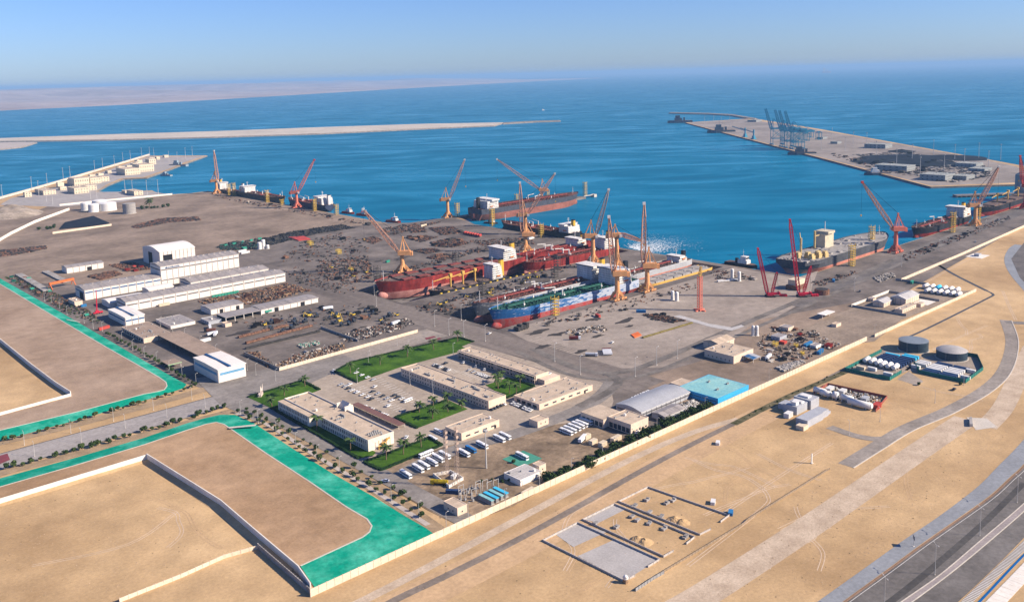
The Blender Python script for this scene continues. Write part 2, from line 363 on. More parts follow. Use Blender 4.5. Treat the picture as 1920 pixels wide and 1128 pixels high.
ribbon('access_road_kerb', L([(1585, 872), (1640, 838), (1700, 802), (1780, 768), (1850, 728), (1885, 690), (1897, 640), (1885, 600)]), .8, .28, KERB, .25, off=-5.4)
ribbon('side_road', L([(1555, 800), (1610, 818), (1660, 822), (1700, 806)]), 8, .1, MATS['pale_asphalt'])
ribbon('side_road', L([(1885, 604), (1930, 606)]), 10, .1, ASPD)
ribbon('concrete_drain', L([(1230, 1165), (1330, 1108), (1500, 998), (1650, 895), (1760, 820), (1812, 785)]), 17, .06, GRAVEL)
ribbon('concrete_drain', L([(1848, 800), (1880, 765), (1905, 715), (1935, 650)]), 14, .06, GRAVEL)
sheet('culvert_apron', PX([(1812, 782), (1850, 784), (1870, 800), (1830, 806)]), .1, KERB)
MB().prism([(p.x, p.y) for p in PX([(1818, 800), (1824, 800), (1822, 786), (1817, 787)])], 0, 2.2).obj('culvert_wing', DARKW)
struct(bpy.data.objects['culvert_wing'])
ribbon('embankment_slope', L([(1945, 560), (1905, 515), (1893, 488), (1900, 468), (1912, 459)]), 12, .1, STEELBLUE)
EL = [(1440, 1195), (1532, 1128), (1622, 1064), (1696, 1011), (1764, 965), (1832, 913), (1869, 876), (1920, 823), (1980, 745)]
ER = [(1490, 1195), (1579, 1128), (1659, 1070), (1730, 1017.5), (1801, 968), (1856.5, 928), (1893.5, 894), (1920, 869), (1990, 790)]
ML = [(1595, 1195), (1690, 1128), (1764, 1076), (1841, 1011), (1920, 943.5), (2000, 868)]
MR = [(1613, 1195), (1710, 1128), (1790, 1068), (1860, 1010), (1920, 958), (2005, 880)]
RL = [(1705, 1205), (1796, 1128), (1860, 1068), (1920, 1008), (2010, 915)]
def between(name, a, c, z, m): return sheet(name, smooth_line(PX(a))+smooth_line(PX(c))[::-1], z, m)
HWA = mat('highway_grey', (.135, .122, .11), .9, .15, .03, c2=(.175, .16, .145), stretch=(1, 1, 1))
between('embankment_slope', EL, ER, .1, STEELBLUE); between('highway', [(x+5, y+2) for x, y in ER], ML, .12, HWA); between('highway_median', ML, MR, .2, mat('median_paving', (.29, .25, .235), .9, .1, .1)); between('highway', MR, RL, .12, HWA)
for ln in (ML, MR): ribbon('median_kerb', L(ln), .5, .32, KERB, .2)
ribbon('highway_kerb', L([(x+4, y+1) for x, y in ER]), .7, .3, mat('rust_kerb', (.24, .15, .10), .9), .25)
ribbon('highway_edge_line', L([(x+9, y+4) for x, y in ER]), .25, .16, MARK)
ribbon('tyre_track', L([(1640, 1150), (1705, 1100), (1770, 1046), (1850, 975), (1920, 905)]), 3.5, .15, mat('tyre_dark_asphalt', (.075, .07, .065), .9, .2, .05))
sheet('highway', PX([(1920, 455), (1896, 485), (1912, 520), (1960, 570), (2050, 560), (2000, 440)]), .14, ASPH)
# rumble strip and white slabs in the lower right corner, piece by piece
rl = L([(1745, 1190), (1815, 1126), (1880, 1062), (1935, 1008), (1990, 950)]); par = struct(put('rumble_strip', None)); par.empty_display_size = .3
me = MB().box(-.35, .35, -2.0, 2.0, 0, .12).mesh('stripe', WHITEC); ns = 60
def along(line, d):
    for i in range(len(line)-1):
        s = (line[i+1]-line[i]).length
        if d <= s: return line[i].lerp(line[i+1], d/s), math.atan2(*(line[i+1]-line[i]).yx)
        d -= s
    return line[-1], math.atan2(*(line[-1]-line[-2]).yx)
tot = sum((rl[i+1]-rl[i]).length for i in range(len(rl)-1))
for i in range(int(tot/1.5)):
    p, a = along(rl, i*1.5); put('stripe', me, par, (p.x, p.y, .16), a)
ribbon('blue_gutter', L([(1770, 1193), (1836, 1128), (1905, 1055), (1960, 1000)]), 1.0, .2, mat('blue_paint', (.0, .10, .30), .6), .15)
par = struct(put('pale_slab_strip', None)); wl = L([(1800, 1195), (1868, 1128), (1935, 1058), (1985, 1005)]); tot = sum((wl[i+1]-wl[i]).length for i in range(len(wl)-1))
me = MB().box(-2.1, 2.1, -3.4, 3.4, 0, .2).mesh('slab', WHITEC)
for i in range(int(tot/4.35)):
    p, a = along(wl, i*4.35); put('slab', me, par, (p.x, p.y, .08+.02*(i % 2)), a)
# raised sand pads with green slopes; the excavated fields inside them lie at ground level
def pad(outer_top, outer_low, pit_top, pit_low, z=2.6):
    T = PX(outer_top, z); B = PX(outer_low, .15); PT = PX(pit_top, z); PL = PX(pit_low, .1)
    return T, B, PT, PL
ZP = 1.6
T1 = smooth_line(PX([(300, 735), (150, 775), (0, 812), (-300, 895)], ZP), 4)
T1 = PX([(-240, 395+4), (-2, 531), (100, 592), (200, 651), (262, 686), (300, 708), (311, 716), (313, 723), (308, 730), (296, 733), (270, 738), (150, 770), (0, 806), (-400, 909)], ZP)
B1 = PX([(-240, 380), (4, 524), (110, 583), (205, 638), (270, 676), (318, 703), (338, 714), (350, 720), (344, 727), (330, 732), (285, 746), (155, 784), (0, 826), (-400, 938)], .15)
pit1t = PX([(-300, 480), (0, 638), (60, 687), (105, 722), (133, 741), (100, 752), (0, 778), (-300, 862)], ZP)
pit1b = PX([(-300, 495), (-8, 655), (45, 697), (90, 731), (117, 746), (95, 758), (0, 785), (-300, 870)], .2)
T2 = PX([(-400, 1015), (0, 912), (150, 869), (270, 833), (350, 806), (385, 795), (405, 791), (420, 795), (436, 806), (500, 850), (580, 902), (650, 950), (688, 972), (697, 985), (693, 996), (680, 1006), (563, 1060), (415, 942), (278, 855)], ZP)
B2 = PX([(-400, 997), (0, 896), (150, 855), (270, 820), (350, 793), (385, 783), (412, 777), (440, 777), (475, 792), (545, 838), (625, 888), (700, 930), (760, 967), (800, 990), (812, 999), (796, 1010), (594, 1106), (590, 1108), (585, 1100)], .15)
rim2 = PX([(-400, 1045), (0, 940), (135, 900), (278, 855), (415, 942), (563, 1060)], ZP)
bot2 = PX([(-400, 1052), (0, 950), (140, 908), (268, 868), (400, 955), (540, 1072), (580, 1113)], .2)
sheet('raised_sand_pad', T1[:14], ZP, mat('grey_brown_sand', (.28, .195, .13), .95, .08, .012, c2=(.37, .27, .19), bump=.06, bscale=.9)); sheet('sand_field', pit1t, ZP+.06, SAND)
sheet('raised_sand_pad', T2[:17]+[rim2[5], rim2[4], rim2[3], rim2[2], rim2[1], rim2[0]], ZP, SAND2)
def skirt(name, a, c, za, zc, m):
    q = MB()
    for i in range(min(len(a), len(c))-1): q.quad((*a[i], za), (*a[i+1], za), (*c[i+1], zc), (*c[i], zc))
    return struct(q.obj(name, m))
skirt('green_slope', B1, T1, .15, ZP, GREEN); skirt('green_slope', B2[:17], T2[:17], .15, ZP, GREEN)
ribbon('pad_kerb', T1, .9, ZP+.12, KERB, .3); ribbon('pad_kerb', T2[:17], .9, ZP+.12, KERB, .3)
skirt('sand_bank', rim2, bot2[:6], ZP, .1, SAND)
ribbon('slope_joint', [G(125, 601, .3).to_2d(), G(150, 606, .3).to_2d()], 1.4, ZP+.2, KERB)
ribbon('slope_ramp', PX([(430, 805), (480, 800)], 1.2), 3, 2.75, KERB)
# verge of tan sand with pale path beside the green slopes
ribbon('slope_path', L([(440, 775), (500, 797), (590, 855), (690, 915), (800, 985)]), 3.5, .2, mat('pale_path', (.42, .36, .31), .9, .1, .1), off=1)
ribbon('planting_strip', L([(448, 762), (520, 795), (620, 860), (720, 925), (820, 995)]), 11, .1, mat('planting_soil', (.30, .215, .13), .95, .2, .1))
ribbon('planting_strip', L([(-60, 845), (0, 826), (150, 790), (300, 750), (400, 722)]), 12, .12, MATS['planting_soil'], off=-4)
ribbon('planting_strip', L([(-60, 908), (0, 886), (150, 848), (300, 805), (440, 768)]), 10, .12, MATS['planting_soil'], off=-1)
sheet('maroon_crossing', PX([(-20, 860), (14, 850), (19, 862), (-15, 876)]), .3, REDM)
sheet('maroon_crossing', PX([(796, 634), (814, 630), (818, 632), (800, 637)]), .34, REDM); sheet('maroon_crossing', PX([(804, 639), (824, 633), (828, 635), (808, 641)]), .34, REDM)
# lawns with clipped hedge borders
HEDGE = mat('hedge_leaves', (.012, .035, .008), .95, .4, 1.5, bump=.8, bscale=3.)
def lawn(label, pts, hedge=(), z=.34):
    P = PX(pts); sheet('lawn', P, z, GRASS)
    n = len(P)
    for i in hedge:
        a, c = P[i], P[(i+1) % n]; q = MB(); d = (c-a).normalized(); nn = Vector((-d.y, d.x))*.7; Ls = (c-a).length; k = max(2, int(Ls/1.2)); rnd = random.Random(i)
        for j in range(k):
            for m2 in range(2):
                p = a.lerp(c, (j+rnd.random())/k)+nn*rnd.uniform(-.7, .7); r = rnd.uniform(.7, 1.0); hh = rnd.uniform(.9, 1.35)
                q.box(p.x-r, p.x+r, p.y-r, p.y+r, .3, hh)
        tag(q.obj('hedge', HEDGE), label+' hedge', 'hedge', 'clipped hedges around the lawns')
lawn('clipped dark hedge edging the long lawn beside the inner road', [(628, 697), (660, 679), (860, 633), (887, 641), (866, 650), (878, 655), (752, 688), (670, 717)], (0, 1, 2, 7))
lawn('clipped dark hedge edging the lawn with the boat sculpture', [(465, 745), (566, 714), (600, 731), (560, 747), (535, 760), (510, 766)], (0, 1, 4))
lawn('clipped dark hedge edging the strip lawn before the large white office', [(510, 766), (535, 757), (610, 800), (705, 848), (700, 854), (672, 860), (590, 812)], (5, 6))
lawn('clipped dark hedge edging the lawn beside the fire stairs', [(683, 867), (806, 821), (828, 835), (715, 882)], (0, 1, 2, 3))
lawn('clipped dark hedge edging the palm lawn between the offices', [(741, 783), (840, 750), (877, 767), (782, 803)], (0, 3))
lawn('clipped dark hedge edging the palm lawn behind the middle office', [(911, 722), (950, 709), (1002, 724), (950, 747)], (1, 2))
# painted lines
pk = MB()
def lines(a, c, n, dx, dy, z=.3, w=.45):
    for i in range(n):
        p = G(a[0]+(c[0]-a[0])*i/(n-1), a[1]+(c[1]-a[1])*i/(n-1)); pk.box(p.x, p.x+dx if dx else p.x+w, p.y, p.y+dy if dy else p.y+w, z, z+.02)
lines((700, 712), (775, 758), 16, 8, 0); lines((668, 728), (742, 772), 16, 8, 0); lines((810, 685), (850, 700), 12, 7, 0); lines((862, 700), (905, 716), 10, 7, 0)
struct(pk.obj('parking_lines', MARK))
pk = MB(); lines((995, 640), (1040, 657), 9, 16, 0, .3, .5); lines((1028, 652), (1085, 672), 10, 14, 0, .3, .5); struct(pk.obj('oil_stripe', TYRE))
sheet('white_spill', PX([(1262, 593), (1275, 591), (1330, 607), (1372, 614), (1390, 609), (1396, 612), (1372, 620), (1335, 614)]), .3, mat('white_spill', (.42, .40, .38), .9, .12, .15))
# construction plot pads
sheet('concrete_slab', PX([(1040, 1000), (1085, 981), (1137, 997), (1075, 1025)]), .12, mat('fresh_concrete', (.37, .345, .32), .9, .08, .1))
sheet('concrete_slab', PX([(1083, 1042), (1150, 1012), (1236, 1048), (1172, 1088)]), .12, MATS['fresh_concrete'])
sheet('concrete_slab', PX([(1095, 973), (1150, 946), (1172, 955), (1122, 980)]), .12, MATS['fresh_concrete'])
# low sandy hill at the far left
def knoll():
    q = MB(); n = 26; c = G(14, 401); from mathutils import noise
    for i in range(n+1):
        for j in range(n+1):
            u, v = i/n*2-1, j/n*2-1; r = math.hypot(u, v); x, y = c.x+u*62, c.y+v*95
            z = max(0, 1-r*r)*13*(1+.7*noise.fractal(Vector((x/45, y/45, 0)), 1, 2, 5)); q.v.append((x, y, z-.3))
    for i in range(n):
        for j in range(n): a = i*(n+1)+j; q.f.append((a, a+n+1, a+n+2, a+1))
    struct(q.obj('sandy_knoll', mat('knoll_sand', (.30, .24, .18), .95, .35, .03, c2=(.40, .33, .26), bump=.5, bscale=.3), smooth=True))
knoll()

for o in (-15, 15): ribbon('road_kerb', [Vector((x, 665)) for x in range(-200, 296, 8)], .6, .32, mat('dark_kerb', (.10, .09, .08), .9), .2, off=o)
# wheel tracks worn into the sand
TRK = mat('worn_sand_track', (.54, .41, .29), .95, .1, .05)
for pts in ([(1290, 1060), (1420, 960), (1440, 930), (1400, 895), (1340, 880), (1300, 862)], [(1360, 960), (1450, 900), (1560, 830)], [(1640, 600), (1720, 540), (1790, 500), (1850, 470)], [(1880, 545), (1895, 580), (1905, 600)], [(1420, 850), (1480, 880), (1540, 900)], [(60, 1060), (240, 1020), (330, 960)], [(1690, 690), (1760, 650), (1850, 610)]):
    for o in (-.9, .9): ribbon('sand_track', L(pts), .5, .05, TRK, off=o)

rt = random.Random(31)
for k in range(34):
    x, y = rt.choice(((rt.uniform(1180, 1560), rt.uniform(850, 1000)), (rt.uniform(1300, 1750), rt.uniform(880, 1100)), (rt.uniform(60, 480), rt.uniform(930, 1110)), (rt.uniform(1480, 1850), rt.uniform(560, 800)), (rt.uniform(640, 1150), rt.uniform(1040, 1120))))
    p = G(x, y).to_2d(); a = rt.uniform(-.5, .5)+rt.choice((0, .8)); pts = [p]
    for _ in range(5): a += rt.gauss(0, .35); p = p+Vector((math.cos(a), math.sin(a)))*rt.uniform(8, 22); pts.append(p)
    if any(q.y > 371 and q.x > 195 for q in pts): continue
    for o in (-.9, .9): ribbon('sand_track', smooth_line(pts), .45, .045+.0004*k, TRK if k % 2 else MATS['verge_sand'], off=o)
def pebbles(name, polys, n, m, s, seed):
    r = random.Random(seed); q = MB()
    for po, w_ in polys:
        P = PX(po); xs = [p.x for p in P]; ys = [p.y for p in P]
        for _ in range(int(n*w_)):
            x, y = r.uniform(min(xs), max(xs)), r.uniform(min(ys), max(ys)); c = False; j = len(P)-1
            for i in range(len(P)):
                if (P[i].y > y) != (P[j].y > y) and x < (P[j].x-P[i].x)*(y-P[i].y)/(P[j].y-P[i].y)+P[i].x: c = not c
                j = i
            if not c: continue
            k = r.uniform(*s); q.bar((x, y, 0), (x, y, k*.7), k, 5, k*.45)
    stuff(q.obj(name, m))
SP = [([(640, 1128), (1000, 960), (1500, 720), (1700, 640), (1780, 620), (1560, 860), (1200, 1128)], 1), ([(1300, 1110), (1560, 890), (1800, 790), (1900, 800), (1640, 1060), (1540, 1128)], 1), ([(1700, 520), (1880, 470), (1880, 590), (1840, 700), (1660, 640)], .5), ([(0, 960), (270, 875), (470, 1030), (210, 1128), (0, 1128)], .5)]
pebbles('sand_stones', SP, 1300, mat('stone', (.40, .29, .19), .95, .3, .5), (.08, .32), 1)
pebbles('dry_scrub', SP, 170, mat('dry_scrub_leaves', (.20, .15, .08), .95, .4, .5), (.15, .45), 2)

ST = mat('oily_stain', (.055, .048, .043), .85, .3, .1); rs = random.Random(77)
for k in range(46):
    px = rs.choice(((rs.uniform(420, 700), rs.uniform(480, 625)), (rs.uniform(700, 900), rs.uniform(430, 500)), (rs.uniform(1000, 1300), rs.uniform(590, 660)), (rs.uniform(780, 1000), rs.uniform(545, 590))))
    c = G(*px); R = rs.uniform(1.5, 6); n = 12; ph = [rs.uniform(.5, 1.3) for _ in range(n)]; st = rs.uniform(1, 3)
    if 566 < c.x < 960 and (808 < c.y < 907 or 649 < c.y < 741): continue
    P = [Vector((c.x+math.cos(a*2*math.pi/n)*R*ph[a]*st, c.y+math.sin(a*2*math.pi/n)*R*ph[a])) for a in range(n)]
    if any(566 < p.x < 960 and (808 < p.y < 907 or 649 < p.y < 741) for p in P): continue
    sheet('oil_stain', P, .33+.0006*k, ST)
# ================================================================== buildings
CREAM = mat('cream_render', (.62, .49, .37), .9, .06, .1); CREAMR = mat('cream_roof_screed', (.47, .37, .27), .95, .14, .12)
OFFW = mat('white_render', (.66, .58, .48), .9, .05, .1); GLASS = mat('dark_glass', (.03, .04, .055), .2, .3, .5, spec=.5)
CLAD = mat('white_cladding', (.66, .60, .53), .6, .05, .08); CLADD = mat('dark_joint', (.13, .12, .12), .8)
ROOFG = mat('grey_sheet_roof', (.29, .26, .24), .55, .15, .05, stretch=(3, .2, 1)); ROOFW = mat('white_sheet_roof', (.72, .67, .60), .55, .05, .08)
ROOFB = mat('brown_flat_roof', (.30, .225, .17), .95, .12, .06); BLUEB = mat('blue_band', (.03, .10, .22), .6, .15); SKYB = mat('sky_blue_cladding', (.05, .36, .62), .6, .08, .08)
SKYR = mat('faded_blue_roof', (.16, .42, .47), .8, .12, .06, c2=(.27, .48, .45)); DARK = mat('dark_opening', (.02, .02, .022), .9); GREYW = mat('grey_cladding', (.36, .37, .39), .6, .08)
DUCT = mat('grey_plant', (.25, .25, .25), .6, .2, .6); YSTR = mat('ochre_steel', (.55, .33, .08), .6, .15, .5)
def dims(ntop, nbase, rtop, ltop):
    g = G(*nbase); h = hgt(g, ntop[1]); R = G(*rtop, h); Lf = G(*ltop, h)
    return g.x, g.y, R.x-g.x, Lf.y-g.y, h
def unit(parent, name, m, x0, x1, y0, y1, z0, z1): return MB().box(x0, x1, y0, y1, z0, z1).obj(name, m, parent)
_wm = {}
def window(parent, face, u, z, w, h, D=None, m=None, name='window', off=0.):
    # face 'y' lies on y=0 looking to -Y, face 'x' on x=0 looking to -X
    key = (face, round(w, 2), round(h, 2), (m or GLASS).name, name)
    if key not in _wm:
        b = MB()
        if face == 'y': b.box(-w/2, w/2, -.06, .1, 0, h)
        else: b.box(-.06, .1, -w/2, w/2, 0, h)
        _wm[key] = b.mesh(name, m or GLASS)
    return put(name, _wm[key], parent, (u, off, z) if face == 'y' else (off, u, z))
def flatb(label, d, wall=CREAM, roof=CREAMR, wx=(), wy=(), par=.7, name='flat_roofed_building', cat='building', doors=(), ac=(), group=None):
    """wx / wy: (sill, height, width, count, margin) rows of windows on the -X and -Y faces"""
    x, y, W, D, h = d; t = thing(name, label, cat, (x, y, 0), 0, group)
    unit(t, 'wall', wall, 0, W, 0, D, 0, h-par)
    p = MB(); e = .35
    p.box(-.12, W+.12, -.12, e, h-par+.002, h); p.box(-.12, W+.12, D-e, D+.12, h-par+.002, h); p.box(-.12, e, e+.002, D-e-.002, h-par+.002, h); p.box(W-e, W+.12, e+.002, D-e-.002, h-par+.002, h)
    p.obj('parapet', wall, t); unit(t, 'roof', roof, e+.01, W-e-.01, e+.01, D-e-.01, h-par+.002, h-par+.12)
    for s, hh, ww, n, mg in wx:
        for i in range(n): window(t, 'x', mg+(D-2*mg)*(i+.5)/n, s, ww, hh)
    for s, hh, ww, n, mg in wy:
        for i in range(n): window(t, 'y', mg+(W-2*mg)*(i+.5)/n, s, ww, hh)
    for f, u, ww, hh in doors: window(t, f, u, .02, ww, hh, m=DARK, name='door')
    rz = h-par+.12
    if W*D > 180 and roof is not SKYR:
        rr_ = random.Random(int(x*7+y)); vm = MB().box(-.5, .5, -.4, .4, 0, .7).box(-.25, .25, -.25, .25, .7, 1.1).mesh('roof_vent', DUCT)
        for _ in range(int(min(16, W*D/90))): put('roof_vent', vm, t, (rr_.uniform(1.5, W-1.5), rr_.uniform(1.5, D-1.5), rz), rr_.choice((0, 1.57)))
        a_, b_ = rr_.uniform(2, W-3), rr_.uniform(2, D-3); MB().cyl(a_, b_, rz, rz+1.6, .9, 12).obj('roof_water_tank', ROOFW, t)
        for _ in range(3):
            yy_ = rr_.uniform(2, D-2); MB().box(1, W*rr_.uniform(.4, .9), yy_-.1, yy_+.1, rz, rz+.2).obj('roof_pipe', DUCT, t)
    for ax, ay, n, dx, dy in ac:
        for i in range(n):
            a, b2 = ax*W+dx*i, ay*D+dy*i
            MB().box(-.55, .55, -.55, .55, 0, 1.0).box(-.4, .4, -.4, .4, 1.0, 1.25).obj('air_conditioner', DUCT, t, loc=(a, b2, rz))
    return t
def hall(label, d, roof=ROOFG, wall=CLAD, bays=10, ebays=3, band=None, rise=.06, group=None, doors=(), arch=False, name='workshop_hall', end_band=True):
    x, y, W, D, h = d; t = thing(name, label, 'industrial hall', (x, y, 0), 0, group)
    unit(t, 'core', CLADD, .2, W-.2, .2, D-.2, 0, h-.1)
    r = D*rise+.3; n = 10 if arch else 2; pr = [(D*i/n*1.0, h+r*(math.sin(math.pi*i/n) if arch else 1-abs(i/n*2-1))) for i in range(n+1)]
    MB().extr([(-.4, h-.35)]+[(-.4, h)]+pr[1:-1]+[(D+.4, h), (D+.4, h-.35)], -.4, W+.4).obj('roof', roof, t)
    MB().extr([(.2, h-.4)]+[(a, b2-.25) for a, b2 in pr[1:-1]]+[(D-.2, h-.4)], -.05, W+.05).obj('gable', wall, t)
    rg = MB().bar((0, 0, h+.1), (0, D/2, h+r+.1), .12, 4).mesh('roof_seam', roof)
    if not arch:
        for i in range(1, bays): put('roof_seam', rg, t, (W*i/bays, 0, 0))
    if W > 80 and not arch:
        vm = MB().box(-1.2, 1.2, -.6, .6, -.1, .9).mesh('ridge_vent', roof)
        for i in range(bays): put('ridge_vent', vm, t, (W*(i+.5)/bays, D/2, h+r))
    bw = W/bays; pm = MB().box(.3, bw-.3, 0, .25, .3, h-.45).mesh('wall_panel', wall)
    for i in range(bays): put('wall_panel', pm, t, (bw*i, 0, 0))
    ew = D/ebays; pm = MB().box(0, .25, .2, ew-.2, .3, h-.45).mesh('wall_panel', wall)
    for i in range(ebays): put('wall_panel', pm, t, (0, ew*i, 0))
    unit(t, 'eave_trim', ROOFW, -.3, W+.3, -.45, -.05, h-.6, h-.36)
    for z0, hh, m in (band or ()):
        for i in range(bays): window(t, 'y', bw*(i+.5), z0, bw*.86, hh, m=m, name='window_band', off=-.01)
        if end_band: window(t, 'x', D/2, z0, D*.9, hh, m=m, name='window_band', off=-.01)
    for f, u, ww, hh in doors: window(t, f, u, .05, ww, hh, m=DARK, name='door', off=-.08)
    return t
def D_(x, y, W, D, h): return (x, y, W, D, h)
hall('tall white hall with a shallow arched roof behind the long halls', D_(458, 1224, 50, 62, 22), ROOFW, arch=True, rise=.07, bays=9, ebays=6, doors=(('y', 11, 13, 17), ('x', 34, 14, 18)))
hall('tallest long white workshop hall with two dark window bands', D_(415, 1110, 104, 34, 25), bays=14, ebays=6, band=((19.5, 1.5, CLADD), (6.5, 1.2, CLADD)))
bh = [q for q in bpy.data.objects if q.get('label', '').startswith('tallest long white')][0]
for i in range(11): MB().box(6+i*1.7, 7.1+i*1.7, -.3, -.06, 21.6, 23.2 if i % 3 else 22.9).obj('sign_letter', BLUEB, bh)
hall('long lower white hall at the left end of the tallest hall', D_(323, 1106, 90, 35, 12.6), bays=9, ebays=3, band=((8.2, 1.6, BLUEB),), doors=(('x', 12, 14, 8),))
hall('longest white workshop hall facing the covered open sheds', D_(337, 1012, 196, 30, 11.6), bays=14, ebays=3, band=((6.8, 1.5, CLADD),))
hall('grey roofed hall squeezed between the two long white halls', D_(432, 1062, 104, 33, 9.5), bays=8, ebays=3, band=((5, 1.5, BLUEB),))
hall('low white tent with a bright roof beside the longest hall', D_(330, 1044, 42, 26, 6.5), ROOFW, bays=4, ebays=3, arch=True, rise=.05)
hall('small white tent between the halls', D_(385, 1072, 30, 22, 6.5), ROOFW, bays=3, ebays=2, arch=True, rise=.05)
hall('isolated white shed standing alone at the far left', D_(356, 1287, 48, 22, 7.9), bays=6, ebays=2, doors=(('y', 29, 6, 5),))
hall('white shed with a dark roof slot beside the tan flat roof', D_(315, 951, 20, 52, 9.5), ROOFW, bays=3, ebays=5, rise=.004, band=((5, 1.6, BLUEB),))
hall('bright white building with blue bands at the yard corner', D_(305, 707, 25, 49, 11.9), ROOFW, bays=1, ebays=6, rise=.004, band=((6.3, 2.2, mat('pale_blue_band', (.12, .28, .42), .6)),))
for nm, (x, y, W, D, h) in (('roof slot', (315, 951, 20, 52, 9.5)), ('roof slot', (305, 707, 25, 49, 11.9))):
    o = [q for q in bpy.data.objects if q.name.startswith('workshop_hall') and abs(q.location.x-x) < .1 and abs(q.location.y-y) < .1][0]
    MB().box(W*.40, W*.48, 0, D, h+.2, h+1.0).obj('roof_slot', BLUEB, o)
flatb('wide tan flat roof on low walls beside the shrub row', D_(305, 874, 27, 60, 5.2), roof=ROOFB, par=.25, wx=((.8, 2.6, 4.5, 9, 2),), ac=((.55, .3, 4, 0, 2.2),))
t = thing('long_canopy', 'long tan canopy roof on posts reaching the white corner building', 'canopy', (318, 757, 0))
MB().box(0, 22, 0, 115, 5.6, 6.1).obj('roof', ROOFB, t)
for j in range(12):
    for xx in (.4, 11, 21.6): MB().box(-.2, .2, -.2, .2, 0, 5.598).obj('post', CLADD, t, loc=(xx, .5+j*10.3, 0))
MB().box(14, 21, 3, 112, 0, 4.6).obj('back_room', CLAD, t)
t = thing('small_canopy', 'small grey canopy with a green edge near the shrub row', 'canopy', (290, 776, 0))
MB().box(0, 12, 0, 16, 3.8, 4.1).obj('roof', ROOFB, t); MB().box(-.1, 12.1, -.5, -.02, 3.6, 4.2).obj('fascia', mat('pale_green', (.30, .45, .25), .7), t)
for a in (.5, 11.5):
    for b2 in (.5, 15.5): MB().box(a-.15, a+.15, b2-.15, b2+.15, 0, 3.798).obj('post', CLAD, t)
hall('low white shed behind the open vehicle bays', D_(397, 927, 38, 26, 6.3), bays=5, ebays=3, rise=.03, doors=(('y', 12, 4, 4.5), ('y', 31, 4, 4.5)))
hall('long low white store with two dark doorways', D_(436, 887, 70, 24, 5.7), bays=8, ebays=2, rise=.02, doors=(('y', 18, 5, 4.5), ('y', 50, 5, 4.5)))
t = thing('open_bay_shed', 'open fronted grey bays on white posts beside the long store', 'shed', (394, 884, 0))
MB().box(0, 41, 0, 22, 5.2, 5.6).obj('roof', ROOFG, t); MB().box(0, 41, 20, 21.8, 0, 5.198).obj('back_wall', CLADD, t)
for i in range(5): MB().box(-.25, .25, 0, .5, 0, 5.198).obj('post', ROOFW, t, loc=(.4+i*10.05, .1, 0))
flatb('small cream cube building below the blue tarpaulin', D_(*dims((140.4, 565.5), (140.4, 574.5), (152.8, 562), (130, 559))), name='hut')
flatb('small grey office at the left of the open bays', D_(378, 890, 14, 20, 3.6), wall=GREYW, roof=ROOFG, wx=((1, 1.3, 2, 4, 1),))
flatb('cream site hut at the mouth of the open bays', D_(386, 868, 7, 9, 3.8), name='hut')
flatb('low grey roofed store in front of the workshop halls', D_(344, 905, 26, 40, 3.2), wall=CLAD, roof=ROOFG, par=.3)
# --- office compound
o1 = flatb('large white office with arched ends, fire stair and entrance gable', D_(315, 497, 21, 115, 8.6), wall=OFFW, par=1.0, ac=((.3, .05, 6, 1.6, 0), (.3, .08, 6, 1.6, 0), (.25, .42, 5, 1.6, 0), (.25, .97, 4, 1.7, 0), (.62, .44, 4, 0, 1.5)))
# wings: the left wing stands forward of the right one
MB().box(-5.5, -.02, 68, 115, 0, 7.55).obj('wing', OFFW, o1); MB().box(-5.6, -.05, 67.9, 115.1, 7.56, 7.9).obj('wing_roof', CREAMR, o1)
for k, (y0, y1, n, off) in enumerate(((2, 60, 24, 0), (71, 113, 18, -5.5))):
    for i in range(n):
        yy = y0+(y1-y0)*(i+.5)/n
        for z in (.9, 4.6): window(o1, 'x', yy, z, 1.0, 2.3, off=off)
        if i % 6 == 5: unit(o1, 'pilaster', OFFW, off-.25, off-.07, yy+1.0, yy+1.35, 0, 7.4)
for i in range(3): window(o1, 'x', 1+i*2.6, .6, 1.4, 5.6, m=CREAM, name='arch_panel', off=-.05)
MB().extr([(20.99, 0), (27, 0), (27, 9), (24, 12.5), (21, 9)], 60, 70, 'y').obj('entrance_gable', OFFW, o1)
MB().box(19, 26, 59, 59.98, 0, 11).obj('gable_wall', OFFW, o1); MB().box(19, 26, 70.02, 71.5, 0, 11).obj('gable_wall', OFFW, o1)
st = MB()
for k in range(3):
    st.box(7+k*3.2, 10.2+k*3.2, -2.2, -.7, 1.8+k*1.9, 2.1+k*1.9); st.bar((7+k*3.2, -1.4, .3+k*1.9), (10+k*3.2, -1.4, 2.2+k*1.9), .4, 4)
for a in (7.2, 10.2, 13.4, 16.4): st.bar((a, -2, 0), (a, -2, 6.8), .14, 4)
st.bar((7, -2.2, 3), (16.6, -2.2, 7.3), .1).obj('fire_stair', YSTR, o1)
o2 = flatb('long cream office block with two rows of small windows', D_(422, 496, 17.5, 113, 7.3), par=.6, wx=((1.0, 1.3, 1.3, 32, 1.5), (4.2, 1.3, 1.3, 32, 1.5)), ac=((.3, .06, 3, 0, 1.6), (.6, .2, 5, 0, 1.6), (.25, .32, 4, 1.7, 0), (.6, .48, 6, 0, 1.6), (.3, .7, 5, 0, 1.7), (.3, .9, 4, 1.8, 0), (.7, .26, 4, 0, 1.5)))
for i in range(8): unit(o2, 'pilaster', CREAM, -.2, -.07, 1+i*14.2, 1.5+i*14.2, 0, 6.6)
o3 = flatb('long cream office block with shaded galleries nearest the docks', D_(487, 512, 14.5, 100, 7.0), par=.5)
for fl in range(2):
    for i in range(25):
        if i == 12: continue
        window(o3, 'x', 2+i*4.0, .6+fl*3.3, 3.0, 1.9)
    unit(o3, 'gallery_slab', CREAM, -1.6, -.07, 0, 100, 2.9+fl*3.25, 3.1+fl*3.25)
